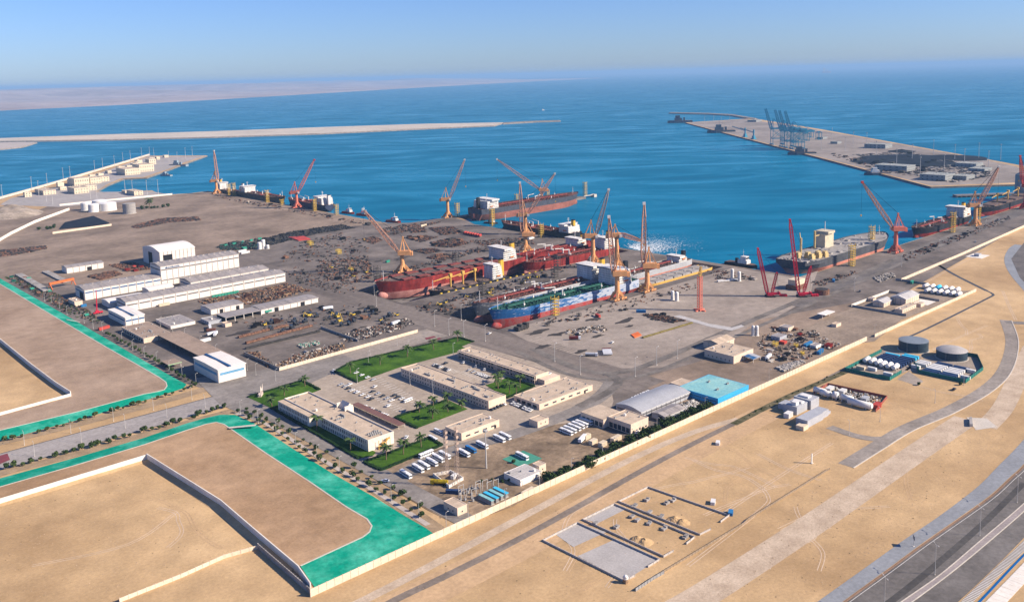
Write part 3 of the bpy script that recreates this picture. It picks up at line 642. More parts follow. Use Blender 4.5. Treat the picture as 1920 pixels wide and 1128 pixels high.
for i in range(21): unit(o3, 'gallery_post', CREAM, -1.55, -1.25, i*4.95, .3+i*4.95, 0, 2.898); unit(o3, 'gallery_post', CREAM, -1.55, -1.25, i*4.95, .3+i*4.95, 3.102, 6.148)
unit(o3, 'annex', CREAM, 2, 20, -8, -.02, 0, 4.2)
flatb('wide single storey cream building with parked cars at its end', D_(448, 468, 59, 28, 4.8), par=.4, wx=((.8, 2.2, 4, 4, 2),), wy=((1.6, 1.2, 4.2, 6, 3),), ac=((.7, .2, 2, 1.8, 0), (.4, .5, 1, 0, 0)), doors=(('y', 50, 2, 2.4),))
flatb('single storey cream building beside the lattice masts', D_(371, 466, 35, 18, 5.6), par=.4, wx=((.9, 2.2, 3, 3, 2),), wy=((1.8, 1.1, 4, 4, 2),), ac=((.7, .4, 2, 2, 0),), doors=(('y', 31, 2, 2.4),))
flatb('small cream cube building beside the dirt bus park', D_(423, 444, 11, 9, 5), wy=((2.2, 1, .8, 2, 1),), par=.4, name='cube_building')
o7 = flatb('cream workshop with roller doors next to the silver arched shed', D_(460, 389, 19, 21, 7.6), par=.5, wx=((.6, 3.6, 3.2, 5, .8),), wy=((1, 1.2, 2, 5, 1),), ac=())
MB().box(-5, 15, 21.02, 43, 0, 6.3).obj('wing', CREAM, o7); MB().box(-5.2, 15.2, 20.9, 43.2, 6.31, 6.7).obj('wing_roof', CREAMR, o7)
for i in range(5): window(o7, 'x', 23.5+i*4.1, .6, 3.0, 3.4, off=-5)
hall('silver arched long shed beside the blue building', D_(487, 402, 58, 24, 5.4), mat('silver_roof', (.34, .345, .355), .5, .06, .1), GREYW, bays=10, ebays=3, arch=True, rise=.075, band=((2.4, 1.2, CLADD),))
hall('small grey shed against the perimeter wall', D_(494, 386, 24, 12, 4.2), ROOFG, GREYW, bays=4, ebays=2, rise=.08, doors=(('x', 4, 4, 3.4),))
o = flatb('bright blue flat roofed building with a faded roof', D_(547, 377.5, 41, 37, 5.6), wall=SKYB, roof=SKYR, par=.15, name='blue_building', wx=((2.6, .5, 6, 5, 1),), ac=((.35, .3, 2, 1.8, 0), (.6, .7, 2, 1.8, .6), (.75, .35, 2, 1.6, 0)))
flatb('low cream hut behind the blue building', D_(556, 417, 15, 12, 3.4), par=.2, name='hut')
flatb('cream warehouse with a solar canopy beyond the blue building', D_(637, 424, 30, 30, 7), par=.3, wx=((1.8, 1, .9, 6, 2),))
hall('cream gabled store behind the solar canopy warehouse', D_(659, 454, 24, 17, 6.6), CREAMR, CREAM, bays=3, ebays=3, rise=.1)
t = thing('solar_canopy', 'blue solar panel canopy on posts beside the cream warehouse', 'canopy', (650, 413, 0))
cp = MB().quad((0, 0, 3.4), (12, 0, 3.4), (12, 10.4, 4.6), (0, 10.4, 4.6)).quad((0, 0, 3.2), (0, 10.4, 4.4), (12, 10.4, 4.4), (12, 0, 3.2)).obj('roof', GREYW, t)
for i in range(3):
    for j in range(2): MB().quad((.3+i*2.3, .4+j*4.8, 3.55+j*.554), (2.4+i*2.3, .4+j*4.8, 3.55+j*.554), (2.4+i*2.3, 4.9+j*4.8, 4.07+j*.554), (.3+i*2.3, 4.9+j*4.8, 4.07+j*.554)).obj('solar_panel', BLUEB, t)
for a in (.4, 11.6):
    for b2, hh in ((.4, 3.24), (10, 4.35)): MB().box(a-.15, a+.15, b2-.15, b2+.15, 0, hh).obj('post', CLAD, t)
flatb('low beige control hut by the substation foot of the wall', D_(*dims((860, 952), (858, 968), (877, 945), (828, 940))), wx=((1.6, .9, .9, 2, 2),), wy=((1.6, .9, .9, 1, 1),), par=.3, name='hut')
flatb('white flat roofed building with a small beige annex by the wall', D_(352, 386, 18, 15, 4.2), wall=ROOFW, roof=mat('pale_grey_roof', (.44, .41, .38), .9), par=.2)
flatb('beige cube annex beside the white flat roofed building', D_(372, 390, 6, 6, 5.4), par=.3, wy=((2, .9, .8, 1, 1),), name='annex')
# --- walled substation
t = hall('twin roofed beige substation hall inside the white walls', D_(918, 402, 32, 16, 7), mat('pale_roof', (.45, .43, .41), .6), CREAM, bays=6, ebays=3, rise=.16)
hall('beige gabled wing of the walled substation', D_(896, 415, 20, 12, 5), MATS['pale_roof'], CREAM, bays=4, ebays=2, rise=.16)
flatb('low beige row building inside the substation wall', D_(886, 391, 32, 8, 4.0), par=.3, wy=((1.2, 1, 1, 6, 2),))
flatb('beige guard hut in the substation yard', D_(922, 388, 9, 6, 3.6), par=.3, name='hut')
sheet('white_gravel_yard', [Vector(p) for p in ((934, 386), (955, 386), (955, 412), (951, 412), (951, 401), (934, 401))], .3, WHITEC)
# --- white slope canopies
t = thing('fuel_canopy', 'white flat canopy on posts on the open brown lot', 'canopy', tuple(G(1547, 600)), 0)
MB().box(0, 20, 0, 9, 4.6, 5.1).obj('roof', ROOFW, t)
for a in (3, 17): MB().box(a-.3, a+.3, 4.2, 4.8, 0, 4.598).obj('post', CLAD, t)
flatb('small cream hut next to the white fuel canopy', D_(*dims((1568, 608), (1568, 614), (1586, 606), (1562, 605))), par=.3, name='hut')
# --- naval base and terminal buildings
def block(label, px, W, D, h, cat='building', wall=CREAM, roof=CREAMR, rows=2, n=8, nm='harbour_building', group=None):
    g = G(*px); return flatb(label, D_(g.x, g.y, W, D, h), wall, roof, wx=[(1.2+k*h/rows, h/rows*.32, D/n*.35, n, 1) for k in range(rows)], wy=[(1.2+k*h/rows, h/rows*.45, 1.6, max(2, int(W/6)), 1) for k in range(rows)], par=.5, name=nm, cat=cat, group=group)
NG = 'cream buildings on the naval pier'
for lab, px, W, D, h in (('tall cream hangar at the middle of the naval pier', (262, 323), 46, 70, 17), ('long cream arcade block on the naval pier', (235, 329), 46, 88, 14), ('cream barracks with green stripes at the pier root', (140, 364), 36, 66, 11),
    ('square cream hall with a shaded end on the naval pier', (140, 350), 40, 60, 16), ('cream block cluster beside the square hall', (160, 358), 30, 40, 10), ('cream office row before the arcade block', (188, 341), 26, 60, 10),
    ('small cream pavilion at the seaward end of the pier', (280, 309), 24, 40, 14), ('cream twin block behind the seaward pavilion', (272, 318), 30, 40, 9), ('long low cream shed near the naval sea wall', (82, 366), 30, 90, 8), ('lone cream hut at the naval pier root', (47, 370), 16, 18, 9), ('pale yellow depot on the short arm', (252, 367), 22, 60, 8), ('low white shed on the short arm', (235, 363), 14, 30, 5), ('cream twin roofed store on the naval pier', (170, 345), 30, 44, 12)):
    block(lab, px, W*.9, D*.8, h*1.25, group=NG, wall=mat('naval_cream', (.60, .51, .37), .9, .06, .1))
rn = random.Random(21)
for k in range(16):
    f = k/15; a_, c_ = Vector((575, 2330)), Vector((1150, 3090)); p = a_.lerp(c_, f)+Vector((rn.uniform(14, 46), -rn.uniform(6, 40)))
    flatb('small cream block along the naval sea wall', D_(p.x, p.y, rn.uniform(10, 18), rn.uniform(12, 26), rn.uniform(7, 15)), MATS['naval_cream'], CREAMR, wx=((2, 1.6, 1.6, 4, 1), (6, 1.6, 1.6, 4, 1)), wy=((2, 1.6, 1.6, 3, 1),), name='harbour_building', group='small blocks along the naval sea wall')
sw = L([(-40, 383), (0, 373), (140, 333), (280, 291)]); tag(ribbon('sea_wall', sw, 4, 5, KERB, 5), 'pale sea wall along the naval pier', 'sea wall'); bpy.data.objects['sea_wall'].pop('kind', None)
TG = 'sheds on the container terminal'
TW = mat('terminal_cladding', (.26, .27, .26), .7, .1); TR = mat('terminal_roof', (.30, .31, .28), .7, .1)
for lab, px, W, D, h in (('long grey terminal warehouse beside the coal heaps', (1700, 322), 62, 130, 16), ('grey green terminal office block near the pier corner', (1772, 340), 70, 90, 16), ('low grey annex beside the terminal office block', (1812, 338), 60, 50, 11), ('dark warehouse near the far rock edge', (1660, 279), 60, 110, 16), ('small white terminal shed behind the cranes', (1570, 270), 36, 40, 9), ('small pale store on the far terminal', (1418, 229), 60, 80, 12), ('white canteen block on the terminal', (1543, 261), 40, 40, 9), ('grey shed at the root of the terminal', (1830, 314), 60, 80, 11), ('low grey terminal store by the right edge', (1846, 322), 60, 60, 8)):
    block(lab, px, W*.75, D*.6, h*.8, wall=TW, roof=TR, nm='terminal_building', group=TG, n=5)
# silo
t = thing('silo', 'tall pale grey silo at the right edge beside the red crane', 'silo', tuple(G(1913, 372)))
MB().cyl(0, 0, 0, 44, 10, 24).obj('shell', TW, t, smooth=False); MB().cyl(0, 0, 44.002, 49, 10, 24, 2).obj('cone_roof', TR, t)
MB().cyl(22, -2, 0, 42, 9, 24).obj('shell', TW, t)
# --- perimeter walls
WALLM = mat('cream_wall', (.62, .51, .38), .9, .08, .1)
_wp = {}
def wall(label, pts, h=3.2, step=5.0, name='perimeter_wall', m=WALLM, th=.35, post=.5, world=False, cat='wall'):
    P = pts if world else PX(pts); t = thing(name, label, cat, (P[0][0], P[0][1], 0))
    for i in range(len(P)-1):
        a, c = Vector(P[i]), Vector(P[i+1]); d = c-a; n = max(1, round(d.length/step)); s = d.length/n; an = math.atan2(d.y, d.x)
        key = (round(s, 2), h, m.name, post)
        if key not in _wp:
            _wp[key] = (MB().box(post/2+.01, s-post/2-.01, -th/2, th/2, 0, h-.15).mesh('panel', m), MB().box(-post/2, post/2, -th/2-.12, th/2+.12, 0, h).mesh('post', m))
        for k in range(n):
            p = a+d*(k/n)-Vector(P[0][:2]); put('panel', _wp[key][0], t, (p.x, p.y, 0), an); put('post', _wp[key][1], t, (p.x, p.y, 0), an)
    p = Vector(P[-1])-Vector(P[0][:2]); put('post', _wp[key][1], t, (p.x, p.y, 0), an); return t
wall('long cream panelled perimeter wall crossing the foreground', [Vector((199, 372.5)), Vector((775, 374))], 4.2, 4.6, world=True)
wall('cream perimeter wall climbing along the quay road at right', [(1640, 632), (1830, 546)], 3.2, 8)
wall('cream wall along the quay behind the two ships', [(1690, 527), (1800, 480), (1920, 426), (1960, 410)], 3.6, 8)
wall('cream wall of the storage yard beside the long lawn', [G(524, 695).to_2d(), G(783, 623).to_2d()], 3.2, 4, world=True)
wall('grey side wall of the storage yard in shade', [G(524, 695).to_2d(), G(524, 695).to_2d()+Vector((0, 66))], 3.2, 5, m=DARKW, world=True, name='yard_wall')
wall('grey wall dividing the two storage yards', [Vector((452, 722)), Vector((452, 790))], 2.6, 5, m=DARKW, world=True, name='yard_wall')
wall('white wall crossing the sandy hill at the far left', [(-60, 488), (0, 452), (20, 440), (65, 418), (130, 394)], 5, 12, m=WHITEC, name='white_wall')
wall('white wall between the naval arm and the yard', [(112, 386), (200, 377), (323, 365.5)], 4, 14, m=WHITEC, name='white_wall')
wall('cream wall in front of the black covered stockpile', [(99, 438.5), (209, 423)], 3.6, 10, name='stockyard_wall')
wall('white wall along the left of the walled substation', [Vector((878, 441)), Vector((962, 440))], 3, 5, world=True, m=WHITEC, name='substation_wall')
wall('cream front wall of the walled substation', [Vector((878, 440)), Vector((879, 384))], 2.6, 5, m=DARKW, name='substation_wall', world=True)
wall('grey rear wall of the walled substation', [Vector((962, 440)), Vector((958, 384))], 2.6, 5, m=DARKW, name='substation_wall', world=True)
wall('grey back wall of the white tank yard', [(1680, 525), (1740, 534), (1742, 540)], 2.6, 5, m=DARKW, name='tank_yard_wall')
wall('cream dwarf wall crossing the sand at the bottom left', [(225, 1128), (340, 1082), (420, 1046), (484, 1028)], 2.2, 4.2, name='field_wall')
wall('grey fence with dark gaps running down to the wall corner', [(484, 1028), (585, 1116)], 3.2, 2.4, m=DARKW, name='pit_fence')
for i, (lab, pts) in enumerate((('low block wall at the far end of the upper construction plot', [(1215, 914), (1367, 967), (1351, 979)]), ('low block wall between the upper and middle construction plots', [(1215, 914), (1160, 941), (1312, 1003), (1332, 993)]), ('low block wall of the middle construction plot', [(1152, 946), (1302, 1008), (1287, 1020)]), ('low block wall between the middle and lower construction plots', [(1152, 946), (1093, 975), (1244, 1044), (1262, 1034)]), ('low block wall of the lower plot facing the middle plot', [(1083, 981), (1236, 1050), (1215, 1063)]), ('low block wall along the near edge of the lower plot', [(1083, 981), (1018, 1014), (1170, 1090), (1190, 1080)]))):
    wall(lab, pts, 1.2, 4, name='block_wall', m=mat('concrete_block', (.44, .40, .36), .95, .15, .4), th=.3, post=.32)
wall('thin mesh fence along the foot of the construction plots', [(1192, 1108), (1225, 1086), (1245, 1075)], 1.8, 2.4, name='mesh_fence', m=DUCT, th=.06, post=.14)
wall('thin mesh fence running along the sand towards the road end', [(1232, 1080), (1395, 982), (1402, 975), (1555, 880)], 1.4, 2.6, name='mesh_fence', m=mat('fence_tan', (.26, .20, .14), .9), th=.06, post=.14)
wall('brown low fence around the small tank yard', [(1527, 738), (1552, 722), (1663, 746), (1642, 772)], 2.2, 3, name='tank_fence', m=mat('maroon_fence', (.28, .09, .07), .8), th=.1, post=.2)
GRNF = mat('green_fence', (.02, .14, .12), .7, .1)
wall('dark green fence around the left half of the water plant', [Vector((752, 349)), Vector((684, 348)), Vector((686, 311)), Vector((709, 312))], 3.2, 4, name='plant_fence', world=True, m=GRNF, th=.12, post=.2)
wall('dark green fence around the right half of the water plant', [Vector((739, 315)), Vector((719, 302)), Vector((720, 266)), Vector((761, 268)), Vector((792, 284)), Vector((788, 314))], 3.2, 4, name='plant_fence', world=True, m=GRNF, th=.12, post=.2)

def pwall(label, pts, h, z=0, m=WHITEC, name='white_wall'):
    P = PX(pts, z); t = thing(name, label, 'wall', (P[0].x, P[0].y, z))
    for i in range(len(P)-1):
        d = P[i+1]-P[i]; n = max(1, round(d.length/14)); an = math.atan2(d.y, d.x); me = MB().box(.02, d.length/n-.02, -.3, .3, 0, h).mesh('panel', m)
        for k in range(n): p = P[i]+d*(k/n)-P[0]; put('panel', me, t, (p.x, p.y, 0), an)
pwall('white wall along the near side of the upper left field', [(-300, 862), (0, 778), (133, 742)], 2.2, ZP)
pwall('shaded wall along the right side of the upper left field', [(133, 742), (105, 724), (60, 690), (0, 641), (-200, 520)], 4.0, ZP)
pwall('white wall along the far side of the lower left field', [(-400, 1050), (0, 946), (135, 905), (276, 862)], 4.0, .1)
pwall('shaded wall along the right side of the lower left field', [(276, 862), (415, 950), (484, 1010), (560, 1075), (583, 1108)], 4.6, .1)

for lab, px, W_, D_2, h_, m_ in (('low grey hut among the storage goods', (1462, 640), 12, 9, 4, GREYW), ('dark roofed hut among the storage goods', (1478, 622), 10, 10, 4, CREAM), ('white cabin at the end of the storage goods', (1530, 655), 9, 6, 3.4, ROOFW), ('cream pump hut beside the green fence', (1637, 566), 7, 6, 3.6, CREAM)):
    g = G(*px); flatb(lab, D_(g.x, g.y, W_, D_2, h_), m_, ROOFG, par=.25, name='hut', wx=((1.2, .9, .9, 2, 1),))
# ================================================================== ships and boats
RED = mat('red_hull_paint', (.14, .018, .016), .7, .2, .16, c2=(.29, .035, .03), stretch=(1, 1, .3)); PINK = mat('faded_antifouling', (.42, .16, .13), .8, .25, .1, c2=(.50, .24, .20)); BLACKH = mat('black_hull_paint', (.02, .021, .026), .55, .3, .1)
BLUEH = mat('chalky_blue_paint', (.025, .13, .34), .7, .25, .22, c2=(.36, .40, .47), contrast=(.46, .56), stretch=(.5, 1, 2.2), grad=(600, 760, .11)); GREYH = mat('grey_hull_paint', (.15, .16, .18), .6, .25, .08); SALMON = mat('salmon_antifouling', (.44, .17, .12), .8, .2, .1)
SHIPW = mat('ship_white', (.60, .575, .53), .6, .15, .25, c2=(.72, .69, .64), stretch=(1, 1, .3)); REDD = mat('rusty_deck', (.11, .05, .04), .9, .35, .2, c2=(.20, .09, .07)); GRND = mat('dark_green_deck', (.02, .075, .06), .8, .3, .2); GREYD = mat('grey_deck', (.28, .26, .24), .9, .25, .1)
BRND = mat('brown_deck', (.13, .09, .075), .9, .35, .15); PIPE = mat('red_pipe', (.25, .06, .05), .7, .3, .4); PIPEG = mat('green_pipe', (.03, .12, .09), .7, .3, .4); FUN = mat('funnel_yellow', (.55, .33, .04), .6); TANY = mat('tan_gear', (.50, .37, .17), .7, .15)
def hullmesh(L, B, zk, zs, zd, sheer=2.0):
    N = 26; ts = [0, .01, .03, .06, .1, .15, .2, .3, .5, .7]+[.74+.26*(1-(1-i/13)**1.6) for i in range(14)]
    def hb(t, s):
        te, tz = .70+.06*s, .945+.055*s; u = max(0, min(1, (tz-t)/(tz-te))); fo = (1-(1-u)**(1.7+.3*s))**(.95-.22*s)
        a = (.78+.22*min(1, t/.1)) if s > .55 else min(1, .12+(t/.26)**.75*(1+s*.3)) if t < .3 else 1
        if .3 < s <= .55: a = min(1, .45+t/.22)
        return B/2*max(fo, .004)*min(1, a)
    def sh(t): return sheer*max(0, (t-.82)/.18)**1.5
    def rows(levels):
        b = MB(); R = []
        for side in (1, -1):
            g = []
            for t in ts:
                g.append([len(b.v)+i for i in range(len(levels))])
                for s, z in levels:
                    zz = z+(sh(t) if s > .7 else 0); xx = L*min(t, .945+.055*s); b.v.append((xx, side*hb(t, s), zz))
            R.append(g)
        for k, g in enumerate(R):
            for i in range(len(ts)-1):
                for j in range(len(levels)-1):
                    q = (g[i][j], g[i+1][j], g[i+1][j+1], g[i][j+1]); b.f.append(q[::-1] if k == 0 else q)
        a, c = R[0][0], R[1][0]
        for j in range(len(levels)-1): b.f.append((a[j], a[j+1], c[j+1], c[j]))
        return b, R
    sp = (zs-zk)/(zd-zk)
    lo, _ = rows([(0, zk), (.25*sp/.5, zk+(zs-zk)*.3), (sp, zs)]); up, R = rows([(sp, zs), (sp*.4+.6, zs+(zd-zs)*.6), (1, zd+1.0)])
    dk = MB()
    for t in ts:
        for side in (1, -1): dk.v.append((L*t, side*hb(t, 1)*.985, zd+sh(t)*.9))
    for i in range(len(ts)-1): dk.f.append((2*i+1, 2*i+3, 2*i+2, 2*i))
    return lo, up, dk, hb, sh
def tower(t, x0, x1, w, z, tiers, m=SHIPW, th=2.7, wing=None, rows_=True):
    b = MB(); zz = z; sx = 0
    for k in range(tiers):
        b.box(x0+sx, x1-sx*.3, -w/2+sx*.5, w/2-sx*.5, zz, zz+th-.004); b.box(x0+sx-.12, x1-sx*.3+.12, -w/2+sx*.5-.1, w/2-sx*.5+.1, zz+th-.15, zz+th-.05); zz += th; sx += .3
    acc = b.obj('accommodation_block', m, t)
    for sd in (-1, 1):
        MB().bar((x0+(x1-x0)*.25, sd*(w/2+.4), z+th*1.6), (x0+(x1-x0)*.25+6, sd*(w/2+.4), z+th*1.6), 1.1, 8).obj('lifeboat', mat('lifeboat_orange', (.60, .16, .03), .5), t)
        for k in range(1, tiers): MB().box(x0+1+k, x1-1, sd*(w/2+.5)-.8, sd*(w/2+.5)+.8, z+k*th-.2, z+k*th-.03).obj('side_deck', m, t)
    for k in range(5): MB().box(x0+1.2+k*(x1-x0-3)/5, x0+2.6+k*(x1-x0-3)/5, (-1)**k*w*.22-.8, (-1)**k*w*.22+.8, z+tiers*th, z+tiers*th+1.5+.5*(k % 3)).obj('roof_vent', m, t)
    g = MB()
    for k in range(tiers):
        zq = z+k*th+1.1; s2 = .3*k; n = int(w/2.2)
        for i in range(n):
            y = -w/2+s2*.5+1+(w-s2-2)*i/max(1, n-1); g.box(x1-s2*.3-.02, x1-s2*.3+.08, y-.35, y+.35, zq, zq+.8); g.box(x0+s2-.08, x0+s2+.02, y-.35, y+.35, zq, zq+.8)
        n2 = int((x1-x0)/2.5)
        for i in range(n2):
            x = x0+s2+1+(x1-x0-2-s2)*i/max(1, n2-1)
            for sd in (-1, 1): yy = sd*(w/2-s2*.5); g.box(x-.35, x+.35, yy-.06, yy+.06, zq, zq+.8)
    g.obj('porthole_row', GLASS, acc)
    W2 = wing or w*1.15; br = MB().box(x0+(x1-x0)*.35, x1-.3, -W2/2, W2/2, zz+.002, zz+2.6).box(x0+(x1-x0)*.3, x1, -W2/2-.2, W2/2+.2, zz+2.602, zz+2.85).obj('bridge', m, t)
    MB().box(x1-.32, x1-.22, -W2/2+.3, W2/2-.3, zz+1.2, zz+2.1).obj('bridge_windows', GLASS, br)
    ms = MB().bar((x0+(x1-x0)*.6, 0, zz+2.8), (x0+(x1-x0)*.6, 0, zz+12), .45, 6, .2); ms.bar((x0+(x1-x0)*.6, -2.5, zz+8), (x0+(x1-x0)*.6, 2.5, zz+8), .15); ms.box(x0+(x1-x0)*.6-.3, x0+(x1-x0)*.6+.3, -1.8, 1.8, zz+10, zz+10.4); ms.obj('radar_mast', m, t)
    return zz
def funnel(t, x, z, h=9, m=FUN, w=4.5):
    f = MB().prism([(x-3, -w/2), (x+2, -w/2), (x+3.2, -w/4), (x+3.2, w/4), (x+2, w/2), (x-3, w/2)], z, z+h).obj('funnel', m, t); MB().prism([(x-2.8, -w/2+.2), (x+2, -w/2+.2), (x+2, w/2-.2), (x-2.8, w/2-.2)], z+h+.002, z+h+1.4).obj('funnel_top', BLACKH, f)
def ship(label, stern, bow, B, zk, zs, zd, kind, low, top, deck, sup=(.03, .13, 5), supw=.8, fun=FUN, bulb=True, seed=1, name='ship', cat='ship', supm=SHIPW, pipe=PIPE, group=None, sheer=2.2):
    a, c = Vector(stern), Vector(bow); L = (c-a).length; t = thing(name, label, cat, (a.x, a.y, 0), math.atan2(c.y-a.y, c.x-a.x), group); rnd = random.Random(seed)
    lo, up, dk, hb, sh = hullmesh(L, B, zk, zs, zd, sheer)
    lo.obj('hull_bottom', low, t, True); up.obj('hull_topsides', top, t, False); dk.obj('deck', deck, t)
    if bulb:
        b = MB(); n, m = 10, 7; R = B*.13
        for i in range(m+1):
            f = i/m*math.pi
            for j in range(n): b.v.append((L*.945+math.cos(f)*L*.04, R*math.sin(f)*math.cos(2*math.pi*j/n), zk+R*1.15+R*1.1*math.sin(f)*math.sin(2*math.pi*j/n)))
        for i in range(m):
            for j in range(n): b.f.append((i*n+j, i*n+(j+1) % n, (i+1)*n+(j+1) % n, (i+1)*n+j))
        b.obj('bulbous_bow', low, t, True)
    # railings, bollards and winches that every deck carries
    d = MB()
    for k in range(9):
        x = L*(.88+.09*rnd.random()); y = rnd.uniform(-.6, .6)*hb(x/L, 1); z = zd+sh(x/L)*.9; d.box(x-1.2, x+1.2, y-.8, y+.8, z-.1, z+1.3)
    for k in range(6):
        x = L*rnd.uniform(.01, .04); y = rnd.uniform(-.7, .7)*hb(.02, 1); d.box(x-1, x+1, y-1, y+1, zd-.05, zd+1.2)
    d.obj('mooring_gear', deck, t)
    fm = MB().bar((L*.945, 0, zd), (L*.945, 0, zd+14), .5, 6, .25).bar((L*.945, -2, zd+10), (L*.945, 2, zd+10), .2); fm.obj('foremast', SHIPW, t)
    x0, x1, tiers = sup[0]*L, sup[1]*L, sup[2]; zt = zd
    if tiers: zt = tower(t, x0, x1, B*supw, zd-.05, tiers, supm); 
    if tiers and fun: funnel(t, max(5, x0-4.5) if x0 > 9 else x0+2.5, zd+(0 if x0 > 9 else tiers*2.7), tiers*2.7+5 if x0 > 9 else 8, fun)
    xs, xe = max(x1, 0)+L*.02, L*.88
    if kind == 'tanker':
        for y in (-B*.06, -B*.02, B*.02, B*.06): MB().bar((xs, y, zd+1.8), (xe, y, zd+1.8), .38, 5).obj('deck_pipe', pipe, t)
        p = MB().box((xs+xe)/2-6, (xs+xe)/2+6, -B*.44, B*.44, zd-.05, zd+.6)
        for k in range(5): p.bar(((xs+xe)/2-4+2*k, -B*.45, zd+1.6), ((xs+xe)/2-4+2*k, B*.45, zd+1.6), .35, 5)
        p.obj('manifold', pipe, t)
        for sy in (-1, 1):
            MB().bar(((xs+xe)/2, sy*B*.2, zd), ((xs+xe)/2, sy*B*.2, zd+9), .9, 8).bar(((xs+xe)/2, sy*B*.2, zd+8.5), ((xs+xe)/2+15, sy*B*.2, zd+10), .55, 4).obj('hose_crane', TANY if seed % 2 else SHIPW, t)
        f = MB(); n = int((xe-xs)/6)
        for k in range(n):
            x = xs+(xe-xs)*k/n
            f.box(x, x+.4, -B*.46, B*.46, zd-.03, zd+.55)
            for _ in range(4):
                y = rnd.uniform(-.42, .42)*B; s = rnd.uniform(.5, 1.4); f.box(x+1, x+1+s*1.5, y-s, y+s, zd-.05, zd+rnd.uniform(.5, 2.2))
            [f.bar((x, yq, zd+.9), (x+rnd.uniform(5, 18), yq+rnd.choice((0, 0, 3)), zd+.9), .2, 4) for yq in (rnd.uniform(-.42, .42)*B, rnd.uniform(-.42, .42)*B)]
        stuff(f.obj('deck_fittings', deck, t))
        for k in range(5):
            w2 = MB(); x = xs+(xe-xs)*(k+.5)/5; w2.bar((x, B*.3*(-1)**k, zd), (x, B*.3*(-1)**k, zd+6), .25, 4); w2.box(x-.8, x+.8, B*.3*(-1)**k-.8, B*.3*(-1)**k+.8, zd+2, zd+3.6); w2.obj('vent_post', SHIPW, t)
        MB().box(xs, xe, -.9, .9, zd+2.6, zd+2.8).obj('catwalk', pipe, t)
    elif kind == 'bulk':
        n = 7; st = (xe-xs)/n
        for k in range(n):
            x = xs+st*k
            MB().box(x+st*.12, x+st*.88, -B*.22, B*.22, zd-.05, zd+1.6).obj('hatch_coaming', BRND, t)
            for sy in (-1, 1): MB().box(x+st*.1, x+st*.84, sy*B*.34-B*.115, sy*B*.34+B*.115, zd+1.7, zd+2.6).obj('hatch_cover', mat('hatch_red', (.19, .055, .045), .85, .3, .2), t)
            for sy in (-1, 1): MB().box(x+st*.2, x+st*.7, sy*B*.34-.5, sy*B*.34+.5, zd-.05, zd+1.698).obj('hatch_rail', BRND, t)
            MB().box(x-.6, x+1.6, -B*.12, B*.12, zd-.04, zd+2.6).obj('deck_house', BRND, t)
    elif kind == 'geared':
        n = 4; st = (xe-xs)/n
        for k in range(n): MB().box(xs+st*(k+.12), xs+st*(k+.85), -B*.33, B*.33, zd-.05, zd+2).obj('hatch_cover', BRND, t)
        for k in range(3):
            x = xs+st*(k+1); cb = MB().bar((x, 0, zd), (x, 0, zd+17), 1.2, 8).box(x-1.8, x+1.8, -1.8, 1.8, zd+14, zd+17.5).obj('deck_crane', YSTR, t); MB().bar((x+1.2, 0, zd+14.5), (x+26, 0, zd+12), .9, 4, .5).obj('crane_boom', YSTR, cb)
    elif kind == 'barge':
        n = 7; st = (L*.86)/n
        for k in range(n):
            for sy in (-1, 1): MB().box(L*.06+st*(k+.06), L*.06+st*(k+.94), sy*B*.22-B*.17, sy*B*.22+B*.17, zd-.05, zd+2.2).obj('deck_panel', GREYD, t)
    elif kind == 'offshore':
        f = MB()
        for k in range(46):
            x = rnd.uniform(xs, xe); y = rnd.uniform(-.42, .42)*B; s = rnd.uniform(1, 4); f.box(x-s, x+s, y-s*.6, y+s*.6, zd-.05, zd+rnd.uniform(.6, 2.2))
        for k in range(14): x = rnd.uniform(xs, xe-30); y = rnd.uniform(-.42, .42)*B; f.bar((x, y, zd+1), (x+rnd.uniform(15, 50), y, zd+1), .4, 4)
        stuff(f.obj('deck_modules', GREYD, t))
        for x, y in ((.1, -.28), (.13, -.1), (.16, -.3), (.2, -.36), (.09, .05), (.19, -.2)):
            MB().box(L*x-4, L*x+4, B*y-3, B*y+3, zd-.06, zd+5).box(L*x-3, L*x+3, B*y-2, B*y+2, zd+5.002, zd+7.5).obj('deck_machinery', TANY, t)
        for x, y, hh in ((.17, .2, 22), (.36, .34, 24)):
            cr = MB().bar((L*x, B*y, zd), (L*x, B*y, zd+hh), 1.4, 8).obj('crane_post', TANY, t)
            MB().bar((L*x, B*y, zd+hh*.7), (L*x+34*(x > .3), B*y-(8 if x > .3 else -2), zd+hh*(.8 if x > .3 else 1.3)), .9, 4, .6).obj('crane_boom', TANY, cr)
        MB().box(L*.4, L*.49, B*.16, B*.44, zd-.07, zd+19).box(L*.41, L*.48, B*.1, B*.46, zd+19.002, zd+22).obj('tower_block', mat('cream_ship', (.50, .44, .32), .7), t)
        MB().bar((L*.45, B*.3, zd+22), (L*.45, B*.3, zd+34), .5, 6).obj('tower_mast', SHIPW, t)
    return t
# dock 1
ship('red bulk carrier with open hatch covers, bow towards the yard road', (802, 872), (578, 880), 38, -11.2, -2, 10, 'bulk', PINK, RED, BRND, (.07, .17, 5), seed=2)
ship('black geared cargo ship with yellow deck cranes in the left dock', (742, 834), (622, 834), 21, -11.4, -5, -1.5, 'geared', BLACKH, BLACKH, BRND, (.08, .22, 6), bulb=False, seed=3)
ship('red tanker with white bridge block nearest the left dock edge', (950, 832), (778, 840), 29, -11.3, -2.5, 6.5, 'tanker', PINK, RED, REDD, (.05, .18, 5), .85, seed=4)
ship('red tanker lying behind another in the left dock', (952, 876), (800, 876), 30, -11.3, -2.5, 7, 'tanker', PINK, RED, mat('bright_red_deck', (.26, .035, .028), .8, .3, .2), (.16, .28, 3), .8, seed=6)
